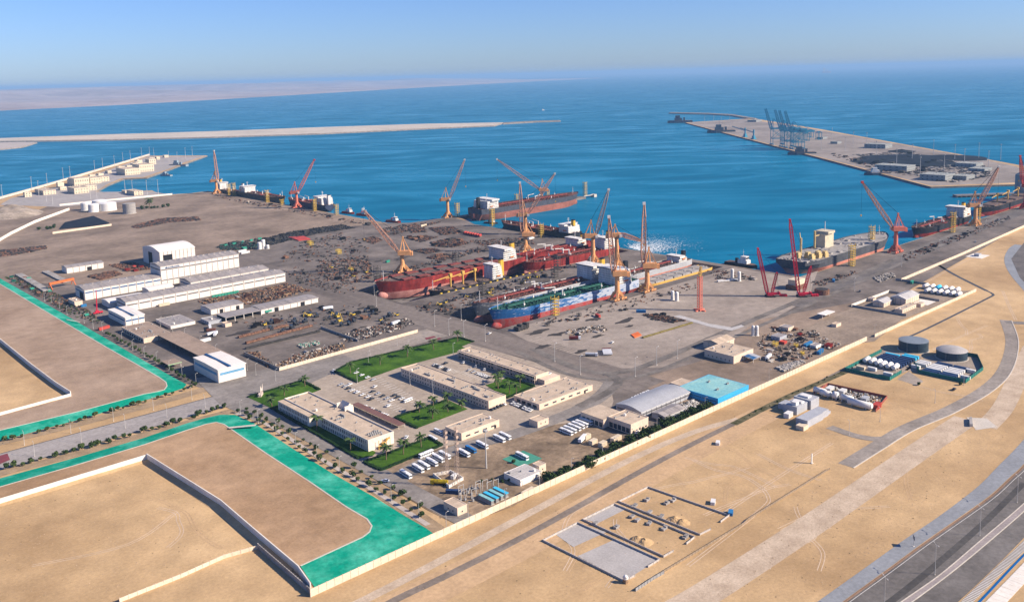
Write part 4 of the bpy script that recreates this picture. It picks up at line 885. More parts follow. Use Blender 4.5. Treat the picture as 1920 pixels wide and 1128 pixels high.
# dock 2
ship('blue and white tanker with patchy paint in the right dock', (800, 674), (586, 684), 31, -11.2, .6, 9, 'tanker', mat('red_blotched_boot', (.38, .12, .11), .8, .2, .2, c2=(.34, .05, .045), contrast=(.47, .53)), BLUEH, GRND, (.07, .19, 6), .92, fun=BLACKH, seed=8, pipe=PIPEG)
ship('dark hulled tanker with rusty deck behind the blue one', (805, 713), (590, 717), 28, -11.4, -3, 9.5, 'tanker', PINK, mat('patchy_grey_hull', (.10, .11, .13), .7, .2, .15, c2=(.38, .38, .38), contrast=(.44, .56), stretch=(.4, 1, 2), grad=(600, 680, .12)), REDD, (.08, .2, 5), .9, seed=10)
ship('salmon bottomed grey ship at the sea end of the right dock', (948, 705), (808, 705), 24, -11.3, -1, 5, 'tanker', SALMON, mat('pale_grey_hull', (.34, .35, .36), .7, .1), BRND, (.08, .2, 2), .8, fun=BLACKH, seed=12, bulb=False)
ship('yellow sided barge with grey deck panels in the right dock', (945, 672), (800, 672), 26, -11.3, -8, -.6, 'barge', YSTR, YSTR, GREYD, (0, 0, 0), bulb=False, seed=14, name='barge', cat='barge', sheer=.4)
# afloat
ship('huge black tanker with salmon waterline along the finger jetty', (1012, 1211), (1278, 1211), 48, -8, 7.5, 16, 'tanker', mat('brown_antifouling', (.25, .095, .07), .8, .2, .1), mat('dark_slate_hull', (.055, .06, .075), .6, .25), REDD, (.05, .15, 5), .8, fun=BLACKH, seed=16)
ship('dark tanker with yellow funnel moored behind the dock cranes', (988, 940), (988, 1113), 30, -8, -3, 7, 'tanker', BLACKH, BLACKH, REDD, (.03, .15, 4), .85, fun=FUN, seed=18)
ship('small dark ship at the far left end of the west quay', (897, 1995), (897, 1885), 22, -8, -3, 6, 'tanker', BLACKH, BLACKH, BRND, (.05, .22, 5), .9, seed=20)
ship('white bridged ship with brown deck on the west quay', (900, 1885), (900, 1690), 28, -8, -3, 9, 'tanker', BLACKH, mat('brown_hull', (.10, .06, .04), .7, .3), BRND, (.05, .2, 4), .9, fun=SHIPW, seed=22)
ship('dark blue tanker with white bridge nearest on the west quay', (902, 1515), (902, 1676), 28, -8, -3, 9, 'tanker', BLACKH, mat('navy_hull', (.03, .04, .07), .6, .3), REDD, (.06, .24, 5), .9, fun=SHIPW, seed=24)
ship('wide grey offshore vessel berthed at the long right quay', (990, 578), (1240, 578), 52, -8, 2.6, 12, 'offshore', SALMON, mat('dark_grey_hull', (.06, .063, .072), .6, .25, .08), GREYD, (0, 0, 0), bulb=False, seed=26, name='offshore_vessel', cat='ship')
ship('black and red tanker moored beyond the orange quay crane', (1498, 567), (1312, 567), 30, -8, 1.5, 9, 'tanker', RED, BLACKH, BRND, (.05, .2, 5), .9, seed=28)
ship('long black and red geared ship by the right edge of the quay', (1830, 568), (1560, 568), 32, -8, 3, 10, 'geared', RED, BLACKH, BRND, (.05, .14, 5), .9, seed=30)
def boat(label, px, rz, L, hull, sup=SHIPW, z=SEAZ, cat='tug', name='tugboat', group=None, mast=8):
    g = G(px[0], px[1], z); t = thing(name, label, cat, (g.x, g.y, z), rz, group); B = L*.3
    pts = [(-L/2, -B*.42), (L*.2, -B/2), (L*.38, -B*.32), (L/2, 0), (L*.38, B*.32), (L*.2, B/2), (-L/2, B*.42)]
    MB().prism(pts, -.6, L*.09).obj('hull', hull, t); MB().prism([(x*.96, y*.9) for x, y in pts], L*.09+.002, L*.1).obj('deck', BRND, t)
    MB().box(-L*.08, L*.22, -B*.32, B*.32, L*.1, L*.2).box(0, L*.18, -B*.26, B*.26, L*.2+.002, L*.3).obj('deckhouse', sup, t); MB().box(L*.181, L*.19, -B*.22, B*.22, L*.23, L*.28).obj('wheelhouse_windows', GLASS, t)
    MB().bar((L*.05, 0, L*.3), (L*.05, 0, L*.3+mast), .3, 5, .12).bar((L*.05, -1.5, L*.3+mast*.6), (L*.05, 1.5, L*.3+mast*.6), .12).obj('mast', sup, t)
    MB().box(-L*.2, -L*.13, -B*.12, B*.12, L*.1, L*.22).obj('exhaust_stack', hull, t)
    return t
REDT = mat('tug_red', (.50, .035, .02), .6, .1)
boat('red and white tug nearest the dark blue tanker', (654, 400), -1.5, 34, REDT, group='red tugs along the west quay'); boat('red and white tug behind the lowered jib', (682, 404), -1.5, 34, REDT, group='red tugs along the west quay'); boat('red and white tug off the quay bend', (739, 416.5), -1.4, 34, REDT, group='red tugs along the west quay')
boat('dark patrol boat moored off the concrete quay corner', (1391, 499), -1.57, 46, BLACKH, cat='boat', name='patrol_boat', mast=9)
boat('small white boat in the tanker shadow, left', (898, 413), -1.2, 24, BLACKH, cat='boat', name='workboat'); boat('small white boat in the tanker shadow, right', (921, 419), -1.2, 26, BLACKH, cat='boat', name='workboat')
NB = mat('navy_boat_grey', (.22, .27, .30), .6)
boat('grey patrol ship at the naval pier', (334, 312), 2.2, 62, NB, NB, cat='boat', name='patrol_boat'); boat('small grey launch inside the naval basin', (311, 330), 2.0, 40, NB, NB, cat='boat', name='patrol_boat')
TB = mat('terminal_boat', (.05, .08, .11), .6)
boat('dark vessel at the far tip of the terminal pier', (1275, 230.5), 2.2, 120, TB, TB, cat='boat', name='workboat', mast=24); boat('dark vessel along the far terminal quay', (1352, 249), 2.3, 110, TB, TB, cat='boat', name='workboat', mast=24)
boat('dark vessel moored below the ship to shore cranes', (1503, 290), 2.3, 80, TB, TB, cat='boat', name='workboat'); boat('white and blue tug on the near terminal quay', (1644, 328), 2.3, 58, TB, cat='boat', name='workboat')
boat('tiny white speedboat trailing a wake on open water', (1018, 207), 2.8, 26, SHIPW, cat='boat', name='speedboat', mast=4)
g = G(1549, 137, SEAZ); t = thing('distant_ship', 'pale distant ship near the hazy horizon', 'ship', (g.x, g.y, SEAZ), -AZ)
sc = 1.0; MB().prism([(-150, -25), (120, -25), (165, 0), (120, 25), (-150, 25)], -2, 60).obj('hull', mat('distant_hull', (.30, .22, .20), .8), t); MB().box(-120, -40, -22, 22, 60.01, 190).box(20, 60, -22, 22, 60.01, 130).obj('superstructure', SHIPW, t)
# finger jetty trestle beyond the tanker's bow
t = thing('mooring_dolphin', 'pale walkway and dolphin beyond the tanker bow', 'jetty', (1333, 1247, 0)); MB().box(0, 26, -1.2, 1.2, .2, 1.4).obj('walkway', KERB, t); MB().box(26.02, 34, -5, 5, -5, 1.6).obj('dolphin', KERB, t)
g = G(1790, 366, 0); t = thing('short_jetty', 'short dark jetty on piles beyond the black tankers', 'jetty', (g.x, g.y, 0), math.atan2(G(1900, 362).y-g.y, G(1900, 362).x-g.x)); Lj = (G(1900, 362)-g).length
MB().box(0, Lj, -7, 7, -1.4, .6).obj('deck', mat('jetty_deck', (.20, .18, .17), .9), t)
for k in range(int(Lj/9)): MB().box(k*9, k*9+1.6, -7.4, 7.4, -6, -1.402).obj('pile_bent', DOCKW, t)
# flooding foam where water is pumped out beside the quay
def foam():
    rnd = random.Random(5); q = MB(); c = G(1195, 468, SEAZ); d = (G(1300, 441, SEAZ)-c).to_2d(); d2 = (G(1150, 456, SEAZ)-c).to_2d()
    for k in range(3400):
        u = abs(rnd.gauss(0, .42)); s = rnd.gauss(0, .22+.55*u); x, y = c.x+d.x*u+d2.x*s, c.y+d.y*u+d2.y*s
        if x < 970: continue
        r = rnd.uniform(.2, .95)*max(.2, 1-u*.8); a = math.atan2(d.y, d.x)+rnd.gauss(0, .5); ex, ey = math.cos(a)*r*rnd.uniform(1.5, 5), math.sin(a)*r*3; z = SEAZ+.06+rnd.random()*.15
        q.quad((x-ex, y-ey, z), (x+ey*.18, y-ex*.18, z), (x+ex, y+ey, z), (x-ey*.18, y+ex*.18, z))
    stuff(q.obj('white_water_foam', mat('foam', (.75, .80, .80), .8)))
foam()
# ================================================================== cranes, masts and towers
ORG = mat('orange_crane_paint', (.62, .31, .13), .6, .15, .2); ORR = mat('salmon_crane_paint', (.60, .17, .11), .6, .12, .2); JIB = mat('jib_orange', (.50, .27, .18), .6, .12, .3); CRED = mat('crimson_crane_paint', (.50, .02, .045), .55, .1, .2); CRR = mat('signal_red_crane', (.52, .05, .035), .6, .12, .2)
BLK = mat('black_rubber', (.02, .02, .02), .9); BLUES = mat('terminal_crane_blue', (.03, .22, .33), .6, .1)
VIEW = Vector((FW.x, FW.y, 0)).normalized(); RGT = Vector((RT.x, RT.y, 0)).normalized()
def tip_at(piv, px):
    """point on the photographed sight line of the jib head, at the distance of the crane itself"""
    d = FW+RT*((px[0]-960)/F)-UP*((px[1]-CYP)/F); k = (Vector(piv)-Vector((0, 0, H))).dot(VIEW)/d.dot(VIEW)
    return Vector((0, 0, H))+d*k
def jib_crane(label, base, house_py, tip, m=ORG, jm=JIB, leg=True, gap=7, apex=None, colr=2.4, z0=0):
    g = G(*base, z0) if not isinstance(base, Vector) else base; hz = hgt((g.x, g.y), house_py)
    tp = tip_at((g.x, g.y, hz), tip); loc = tp-Vector((g.x, g.y, 0)); az = math.atan2(loc.y, loc.x); rch = math.hypot(loc.x, loc.y)
    t = thing('jib_crane', label, 'crane', (g.x, g.y, z0), az, 'luffing jib cranes along the docks and quays'); hz -= z0; tz = tp.z-z0; ca, sa = math.cos(-az), math.sin(-az)
    R2 = lambda x, y: (x*ca-y*sa, x*sa+y*ca)
    # portal: four splayed legs on bogies
    pt = MB()
    for sx in (-1, 1):
        for sy in (-1, 1):
            a = R2(sx*gap, sy*gap*.75); b2 = R2(sx*2.2, sy*2.2); pt.bar((*a, 2.0), (*b2, 9), 1.7, 4, 2.0)
            bo = MB()
            for q in (-3.2, 0, 3.2): c = R2(sx*gap+q, sy*gap*.75); bo.bar((c[0], c[1]-.9, .9), (c[0], c[1]+.9, .9), .9, 8)
            e1, e2 = R2(sx*gap-4.2, sy*gap*.75), R2(sx*gap+4.2, sy*gap*.75); bo.bar((*e1, 2.2), (*e2, 2.2), .9, 4); bo.obj('bogie', m, t)
        a, b2 = R2(sx*gap, -gap*.75), R2(sx*gap, gap*.75); pt.bar((*a, 3.4), (*b2, 3.4), .8, 4)
    pt.cyl(0, 0, 7.5, 11, 3.4, 12).obj('portal', m, t)
    MB().cyl(0, 0, 11.002, hz-2, colr+.5, 14, colr).obj('column', m, t, False)
    h = MB().box(-11, 5, -4, 4, hz-1.2, hz+4.5).box(-14, -11.002, -3.2, 3.2, hz-2.2, hz+3).obj('machinery_house', m, t); MB().box(3, 6.5, -5.8, -4.02, hz-.5, hz+2.8).obj('operator_cab', SHIPW, h)
    MB().cyl(0, 0, hz-1.998, hz-1.202, colr+1.2, 14).obj('slewing_ring', BLK, t)
    ap = min(17, max(10, (tz-hz)*.3)); fr = MB()
    for sy in (-2.4, 2.4): fr.bar((2, sy, hz+4.5), (-2, sy*.4, hz+4.5+ap), .55, 4); fr.bar((-10, sy, hz+4.5), (-2, sy*.4, hz+4.5+ap), .45, 4); fr.bar((-3.5, sy, hz+4.5), (-2, sy*.4, hz+4.5+ap), .35, 4)
    for k in range(1, 5): fr.bar((2-4*k/5, -2.2+.3*k, hz+4.5+ap*k/5), (2-4*k/5, 2.2-.3*k, hz+4.5+ap*k/5), .25, 3)
    fr.box(-3, -1, -1.3, 1.3, hz+4.5+ap-.5, hz+6+ap).obj('gantry_frame', m, t)
    n = 14; jb = MB().lattice((4.5, 0, hz+3), (rch, 0, tz), 6.0, .55, n, 2.8, .2); jb.obj('jib', jm, t)
    MB().box(rch-1.4, rch+1.8, -1.2, 1.2, tz-1.2, tz+1.8).obj('jib_head', CRR if m is not ORG else SHIPW, t)
    rp = MB().bar((-2, 0, hz+5.5+ap), (rch, 0, tz+1), .16, 3).bar((-2, .8, hz+5.5+ap), (rch, .8, tz+1), .16, 3); hk = max(8, tz*.55); rp.bar((rch+.5, 0, tz), (rch+.5, 0, hk), .12, 3).obj('hoist_rope', BLK, t); MB().box(rch-.3, rch+1.3, -.6, .6, hk-2.4, hk).obj('hook_block', YSTR, t)
    return t
V_ = Vector
jib_crane('orange crane with jib swung low to the left of the red ship', (755, 510), 476, (681, 393)); jib_crane('orange crane standing alone at the quay bend', (840, 408), 375, (871, 300)); jib_crane('orange crane behind the huge tanker on the jetty', V_((1215, 1249, 0)), 357, (932, 299))
jib_crane('orange crane rising beside the left dock with jib to the right', V_((862, 921, 0)), 441, (975, 343)); jib_crane('orange crane on the quay before the dark tanker', V_((957, 1022, 0)), 404, (1040, 326), gap=6)
jib_crane('brown headed crane between the docks with long grey jib', V_((866, 795, 0)), 444, (1141, 356), jm=mat('jib_grey', (.28, .24, .23), .6), gap=6); jib_crane('orange crane over the blue tanker with red jib tip', V_((738, 642, 0)), 515, (1142, 407), gap=6); jib_crane('tall orange crane on the right dock edge', V_((790, 642, 0)), 500, (1208, 382), gap=6); jib_crane('orange crane with short jib on the far edge of the right dock', V_((862, 750, 0)), 443, (1205, 452), gap=6)
jib_crane('orange crane beside the far left ship on the west quay', V_((872, 1955, 0)), 340, (401, 283)); jib_crane('salmon crane in front of the dark blue tanker', V_((873, 1592, 0)), 362, (589, 300), ORR, ORR)
jib_crane('salmon legged crane at the stem of the offshore vessel', V_((1178, 532, 0)), 431, (1617, 342), ORR, JIB); jib_crane('orange crane between the two black and red ships', V_((1452, 533, 0)), 386, (1873, 313), ORG); jib_crane('signal red crane at the right edge of the quay', V_((1668, 533, 0)), 350, (1913, 293), CRR, CRR)
def crawler(label, base, tip, mast=None):
    g = G(*base); tp = tip_at((g.x, g.y, 5), tip)-g; az = math.atan2(tp.y, tp.x); r = math.hypot(tp.x, tp.y)
    t = thing('crawler_crane', label, 'crane', tuple(g), az); b = MB().box(-2, 2, -2, 2, 1, 2.2)
    for sy in (-3.4, 3.4):
        MB().extr([(-5, .3), (-4.4, 0), (4.4, 0), (5, .3), (5, 1.2), (4.4, 1.7), (-4.4, 1.7), (-5, 1.2)], sy-.7, sy+.7, 'y').obj('crawler_track', BLK, t)
    b.box(-3.3, 3.3, -2.6, 2.6, .8, 1.6).obj('undercarriage', CRED, t)
    MB().box(-9, 3.5, -2.2, 2.2, 2.3, 4.6).box(-10.5, -9.002, -3, 3, 2.3, 5.2).obj('upper_works', CRED, t); MB().box(2, 4.6, -3.9, -2.22, 2.4, 4.9).obj('operator_cab', SHIPW, t)
    MB().lattice((3, 0, 3.2), (r, 0, tp.z), 3.4, .36, 22, 2.6, .08).obj('boom', CRED, t); MB().box(r-1, r+1, -1, 1, tp.z-.8, tp.z+1).obj('boom_head', CRED, t)
    if mast:
        mp_ = tip_at((g.x, g.y, 5), mast)-g; c, s = math.cos(-az), math.sin(-az); mx, my = mp_.x*c-mp_.y*s, mp_.x*s+mp_.y*c
        MB().lattice((-2, 0, 4.6), (mx, my, mp_.z), 2.6, .3, 10, 2.2, .1).obj('back_mast', CRED, t)
        rp = MB().bar((mx, my, mp_.z), (r, 0, tp.z), .12, 3).bar((mx, my, mp_.z), (-9, 0, 5), .12, 3); rp.obj('pendant_rope', BLK, t)
    for i in range(3): MB().box(-13-i*2.6, -11-i*2.6, -2, 2, 0, 2.6).obj('counterweight', CRED, t)
crawler('left crimson crawler crane on the light concrete', (1444, 556), (1421, 466), (1457, 510)); crawler('right taller crimson crawler crane before the offshore vessel', (1503, 556), (1481, 412), (1521, 498))
g = G(1312, 582); t = thing('tower_crane_mast', 'orange red tower crane mast alone on the light pad', 'crane', tuple(g)); MB().lattice((0, 0, 1.6), (0, 0, 37), 3.6, .35, 12, 3.6, 0).obj('mast', ORR, t); MB().lattice((0, 0, 37), (2, 0, 47), 2.6, .3, 4, 1.6, 0).obj('top_section', YSTR, t); MB().box(-7, 7, -1, 1, 0, 1.2).box(-1, 1, -7, 7, 0, 1.19).box(-3, 3, -3, 3, 0, 1.6).obj('cross_base', ORR, t)
g = G(184, 588); t = thing('mobile_crane', 'crimson mobile crane with raised boom by the tree nursery', 'crane', tuple(g)); MB().box(-5, 5, -1.4, 1.4, .9, 2.4).box(-3, 1, -1.5, 1.5, 2.402, 4).obj('chassis', CRED, t); MB().bar((-1, 0, 3.5), (1, 3, 26), .8, 4, .45).obj('boom', CRED, t)
for i in range(4):
    for sy in (-1.3, 1.3): MB().bar((-4+i*2.5, sy-.3, .75), (-4+i*2.5, sy+.3, .75), .75, 10).obj('wheel', BLK, t)
# ship to shore cranes on the terminal
def sts(label, px, up=True):
    g = G(*px); d = (G(1285, 230)-G(1745, 350)).to_2d().normalized(); t = thing('ship_to_shore_crane', label, 'crane', tuple(g), math.atan2(d.y, d.x), 'blue ship to shore cranes'); f = MB(); r = 1.05
    for sx in (-13, 13):
        for y in (0, -36): f.bar((sx, y, 2), (sx, y, 52), r, 4)
        f.bar((sx, 0, 20), (sx, -36, 20), r, 4); f.bar((sx, 0, 52), (sx, -36, 52), r, 4); f.bar((sx, 0, 20), (sx, -36, 50), .8, 4); f.bar((sx, -36, 20), (sx, 0, 50), .8, 4); f.bar((sx, 0, 52), (0, -4, 84), 1.1, 4); f.bar((sx, -36, 52), (0, -6, 84), .8, 4)
    for y in (0, -36): f.bar((-13, y, 20), (13, y, 20), r, 4); f.bar((-13, y, 52), (13, y, 52), r, 4); f.bar((-14, y, 2), (14, y, 2), 1.6, 4)
    f.obj('portal_frame', BLUES, t)
    MB().box(-4, 4, -70, 2, 50, 55).box(-6, 6, -46, -26, 55.01, 62).obj('trolley_girder', BLUES, t)
    MB().lattice((0, 2, 53), (0, 22, 118), 8, .8, 12, 5, 0).obj('boom', BLUES, t)
    MB().bar((0, -5, 84), (0, -66, 55), .6, 3).bar((0, -5, 84), (0, 12, 90), .6, 3).obj('stay', BLUES, t)
    for sx in (-13, 13):
        for y in (0, -36): MB().box(sx-6, sx+6, y-1.4, y+1.4, 0, 2.4).obj('bogie', BLUES, t)
for lab, px in (('leftmost blue ship to shore crane with raised boom', (1447, 271)), ('second blue ship to shore crane from the left', (1465, 275)), ('third blue ship to shore crane from the left', (1473, 277)), ('rightmost blue ship to shore crane of the terminal', (1484, 279))): sts(lab, px)
for lab, px in (('small blue mobile harbour crane at the far terminal edge', (1397, 257)), ('small blue mobile harbour crane nearer the tall cranes', (1413, 261))):
    g = G(*px); t = thing('harbour_crane', lab, 'crane', tuple(g)); MB().box(-9, 9, -6, 6, 0, 4).box(-5, 5, -4, 4, 4.01, 12).cyl(0, 0, 12.01, 34, 2.6, 8).obj('undercarriage', BLUES, t); MB().lattice((0, 0, 24), (-30, 36, 40), 4, .7, 8, 2, 0).obj('boom', BLUES, t)
for i, px in enumerate(((1500, 262), (1512, 264), (1520, 258), (1535, 262))):
    g = G(*px); t = thing('yard_gantry', 'blue rubber tyred yard gantry behind the terminal cranes', 'crane', tuple(g), .84, 'blue yard gantries on the terminal'); f = MB()
    for x in (-12, 12):
        for y in (-6, 6): f.bar((x, y, 0), (x, y, 24), 1, 4)
        f.bar((x, -6, 2), (x, 6, 2), 1.1, 4)
    f.bar((-12, 0, 2), (12, 0, 2), .3, 3)
    f.obj('leg_frame', BLUES, t); MB().box(-14, 14, -7, -5, 24.01, 27).box(-14, 14, 5, 7, 24.01, 27).obj('girder', BLUES, t); MB().box(-3, 3, -5, 5, 26, 29).obj('trolley', BLUES, t)
# yellow stair and access towers beside ships
YT = mat('yellow_scaffold', (.50, .33, .06), .7, .2, .3); BT = mat('dark_scaffold', (.06, .055, .05), .8, .2)
def stair(label, g, h, w=5, m=YT, group='stair towers beside the ships'):
    t = thing('stair_tower', label, 'stair tower', tuple(g), 0, group); n = max(3, int(h/3)); f = MB()
    for sx in (-1, 1):
        for sy in (-1, 1): f.bar((sx*w/2, sy*w/2, 0), (sx*w/2, sy*w/2, h), .3, 4)
    f.obj('frame', m, t)
    lm = MB().box(-w/2+.02, w/2-.02, -w/2+.02, w/2-.02, 0, .35).bar((-w/2, -w/2, .3), (w/2, -w/2, h/n), .2, 3).bar((-w/2, w/2, h/n), (-w/2, -w/2, .3), .2, 3).mesh('landing', m)
    for k in range(n): put('landing', lm, t, (0, 0, h*k/n+.1))
for lab, px, top in (('yellow stair tower at the left of the black tanker', (1634, 465), 422), ('yellow stair tower amidships of the black and red tanker', (1786, 435), 396), ('yellow stair tower at the offshore vessel', (1597, 498), 457), ('brown stair tower beside the crane of the red ships', (1833, 420), 384)):
    g = G(*px); stair(lab, g, hgt(g, top), 6)
for lab, x, y, h in (('ochre stair tower at the root of the finger jetty', 1002, 1248, 26), ('ochre stair tower in front of the tanker stern', 975, 1122, 30), ('yellow stair tower beside the blue tanker', 648, 650, 20), ('tall yellow tower on the jetty, first behind the tanker', 1232, 1250, 24), ('ochre tower on the jetty near the tanker bow', 1340, 1250, 30), ('ochre tower on the jetty amidships', 1150, 1250, 26), ('ochre stair tower by the far left ship', 878, 1905, 26), ('second ochre stair tower by the far left ship', 878, 1880, 30), ('ochre stair tower at the white bridged ship', 876, 1722, 26), ('ochre stair tower at the stern of the dark blue tanker', 876, 1530, 24), ('short ochre stair tower between the west quay ships', 876, 1660, 12), ('ochre stair tower beside the quay tugs', 877, 1452, 20), ('yellow stair tower beside the dark tanker', 955, 985, 22)):
    stair(lab, V_((x, y, 0)), h, 6)
for i, (px, h) in enumerate((((855, 497), 20), ((1045, 505), 20), ((905, 552), 18), ((708, 528), 20), ((1040, 520), 16))):
    stair('dark scaffold access tower at the dock edges', G(*px), h, 6, BT, 'dark scaffold towers')
# lattice radio masts
LAT = mat('rusty_lattice', (.40, .30, .24), .7, .2)
for lab, px, top in (('left lattice radio mast behind the white wall', (837, 893), 805), ('right lattice radio mast behind the white wall', (858, 912), 800)):
    g = G(*px); h = hgt(g, top); t = thing('lattice_mast', lab, 'radio mast', tuple(g)); MB().lattice((0, 0, 0), (0, 0, h), 2.6, .12, 16, 1.2, 0).obj('mast', LAT, t)
    for k in range(4): MB().box(-.9, .9, -1.5, -1.1, h*(.62+.1*k), h*(.62+.1*k)+1.6).obj('antenna_panel', LAT, t)
# ================================================================== plants
LEAF = mat('shrub_leaves', (.035, .065, .016), .9, .4, .9, c2=(.085, .12, .035)); LEAFD = mat('bush_leaves', (.018, .04, .010), .9, .4, .9, c2=(.05, .085, .022)); PALM = mat('palm_fronds', (.035, .075, .018), .8, .35, .8, c2=(.08, .12, .035)); BARK = mat('bark', (.16, .11, .07), .95, .3, 2.)
def crownmesh(seed, R, Hh, n, m, z0, s=.42):
    rnd = random.Random(seed); b = MB(); lobes = [(rnd.uniform(-.4, .4)*R, rnd.uniform(-.4, .4)*R, rnd.uniform(.3, .75)*Hh, rnd.uniform(.45, .7)*R) for _ in range(6)]
    for k in range(n):
        lx, ly, lz, lr = lobes[k % 6]; d = Vector((rnd.gauss(0, 1), rnd.gauss(0, 1), rnd.gauss(0, 1))).normalized(); r = lr*rnd.uniform(.6, 1.08); p = Vector((lx, ly, z0+lz))+Vector((d.x*r, d.y*r, d.z*r*.75))
        if p.z < z0*.5: continue
        u = d.orthogonal().normalized(); v = d.cross(u); a = rnd.random()*6.28; u, v = u*math.cos(a)+v*math.sin(a), v*math.cos(a)-u*math.sin(a); q = s*rnd.uniform(.6, 1.3); nn = d*q*.4
        b.quad(p-u*q, p-v*q*.6+nn, p+u*q, p+v*q*.6-nn)
    return b.mesh('crown', m)
def shrub_proto(seed, R, Hh, m, z0, nm, n=170):
    def f():
        t = thing(nm, 'x', 'shrub' if nm != 'tree' else 'tree'); put('crown', crownmesh(seed, R, Hh, n, m, z0), t); tr = MB().bar((0, 0, 0), (0, 0, z0+Hh*.5), .14, 6, .07)
        for a in range(3): tr.bar((0, 0, z0*.8), (math.cos(a*2.1)*R*.4, math.sin(a*2.1)*R*.4, z0+Hh*.5), .07, 4, .03)
        tr.obj('trunk', BARK, t); return t
    return Proto(f)
SH = [shrub_proto(i, 1.5+.15*(i % 3), 2.3, LEAF if i % 2 else LEAFD, .5, 'shrub') for i in range(4)]
BU = [shrub_proto(10+i, 2.4, 3.2, LEAFD, .2, 'bush', 240) for i in range(3)]
rnd = random.Random(11)
def row(base, pts, n, group, protos=SH, jit=1.0, sc=(.8, 1.6), skip=.06):
    ln = PX(pts); tot = sum((ln[i+1]-ln[i]).length for i in range(len(ln)-1))
    for i in range(n):
        if rnd.random() < skip: continue
        p, a = along(ln, tot*(i+.5)/n+rnd.uniform(-jit, jit)); rnd.choice(protos).at((p.x+rnd.uniform(-jit, jit), p.y+rnd.uniform(-jit, jit), 0), rnd.random()*6, base, group, rnd.uniform(*sc))
row('round clipped shrub in the row above the approach road', [(0, 829), (60, 816), (150, 790), (300, 747), (375, 723)], 27, 'shrubs above the approach road', jit=.8)
row('round shrub in the row below the approach road', [(0, 883), (60, 868), (200, 831), (330, 795), (425, 762)], 30, 'shrubs below the approach road', sc=(1.0, 1.8))
row('round shrub in the first row beside the bright green slope', [(440, 772), (500, 798), (575, 847), (660, 895), (740, 940), (800, 975)], 26, 'shrubs in the first row beside the bright slope', jit=1.2)
row('round shrub in the second row beside the bright green slope', [(455, 768), (520, 796), (600, 845), (690, 893), (760, 935), (792, 958)], 22, 'shrubs in the second row beside the bright slope', jit=1.4)
row('round shrub in the row along the left green strip', [(198, 625), (240, 648), (290, 678), (340, 707), (365, 722)], 26, 'shrubs along the left green strip', jit=1.0)
row('dark bush in the hedge belt inside the perimeter wall', [(1012, 910), (1040, 895), (1090, 880), (1140, 852), (1190, 828), (1225, 812), (1270, 790), (1330, 766)], 84, 'bushes in the belt inside the perimeter wall', BU, 3.0, (1.1, 1.9), .05)
row('small bush among the substation gear near the wall', [(900, 905), (940, 900), (960, 905), (985, 880)], 8, 'bushes near the substation gear', BU, 2.5, (.4, .8))
row('dark bush beside the tanks at the far left', [(262, 392), (280, 391), (300, 389), (318, 388)], 9, 'bushes beside the far tanks', BU, 6, (1.4, 2.4))
row('dark green bush at the end of the black stockpile', [(70, 432), (95, 430), (105, 424)], 6, 'bushes beside the black stockpile', BU, 4, (1.4, 2.2))
row('low plant in the dry ditch along the outer road', [(1400, 782), (1480, 742), (1560, 705), (1620, 678)], 20, 'plants in the dry ditch', BU, 1.2, (.25, .5))
for lab, px in (('lone bush at the corner of the water plant', (1800, 722)), ('lone bush beside the water plant gate', (1722, 722)), ('scrubby bush in the front garden of the halls', (372, 553)), ('lone bush by the green wash slab', (962, 868)), ('lone bush below the wash slab', (985, 880))): BU[0].at(tuple(G(*px)), 0, lab, 'lone bushes', .8)
def palm_proto(seed):
    def f():
        r = random.Random(seed); hh = r.uniform(4.5, 6.5); t = thing('palm_tree', 'x', 'palm'); MB().bar((0, 0, 0), (.15, .1, hh*.5), .3, 8, .24).bar((.15, .1, hh*.5), (.2, .15, hh), .24, 8, .2).obj('trunk', BARK, t)
        c = MB(); n = 18
        for k in range(n):
            a = k*2.4+r.random()*.4; el = r.uniform(-.1, 1.1); Lf = r.uniform(2.8, 3.8); P = []
            for j in range(7):
                s = j/6; P.append(Vector((.2+math.cos(a)*Lf*s*math.cos(el*(1-s*.6)), .15+math.sin(a)*Lf*s*math.cos(el*(1-s*.6)), hh+Lf*(math.sin(el)*s-.55*s*s))))
            sd = Vector((-math.sin(a), math.cos(a), 0))
            for j in range(6):
                w0 = .55*math.sin(math.pi*(j+.4)/6.6)+.12; w1 = .55*math.sin(math.pi*min(6.3, j+1.4)/6.6)+.05
                for q in (-1, 1): c.quad(P[j], P[j+1], P[j+1]+sd*q*w1+Vector((0, 0, -.25)), P[j]+sd*q*w0+Vector((0, 0, -.25)))
        c.obj('crown', PALM, t); return t
    return Proto(f)
PA = [palm_proto(i) for i in range(3)]
for i, (lab, pts) in enumerate((('palm tree on the long lawn beside the inner road', [(657, 700), (713, 684), (764, 669), (813, 656), (858, 641)]), ('palm tree on the lawn with the boat sculpture', [(533, 742), (572, 724), (510, 762)]), ('palm tree before the large white office', [(594, 807), (657, 845)]), ('palm tree on the lawn beside the fire stairs', [(724, 862), (756, 852), (790, 838)]), ('palm tree on the lawn between the offices', [(786, 773), (812, 761), (840, 754), (811, 785), (840, 772), (866, 766)]), ('palm tree on the small lawn behind the middle office', [(934, 729), (940, 716), (955, 738), (975, 727), (968, 741), (930, 722)]))):
    for px in pts: PA[i % 3].at(tuple(G(*px)), i+px[0], lab, 'palms: '+lab[13:], 1.25+.3*rnd.random())
row('slim palm among the bushes by the far tanks', [(276, 390), (280, 389)], 2, 'palms by the far tanks', PA, 2, (2.4, 2.8))
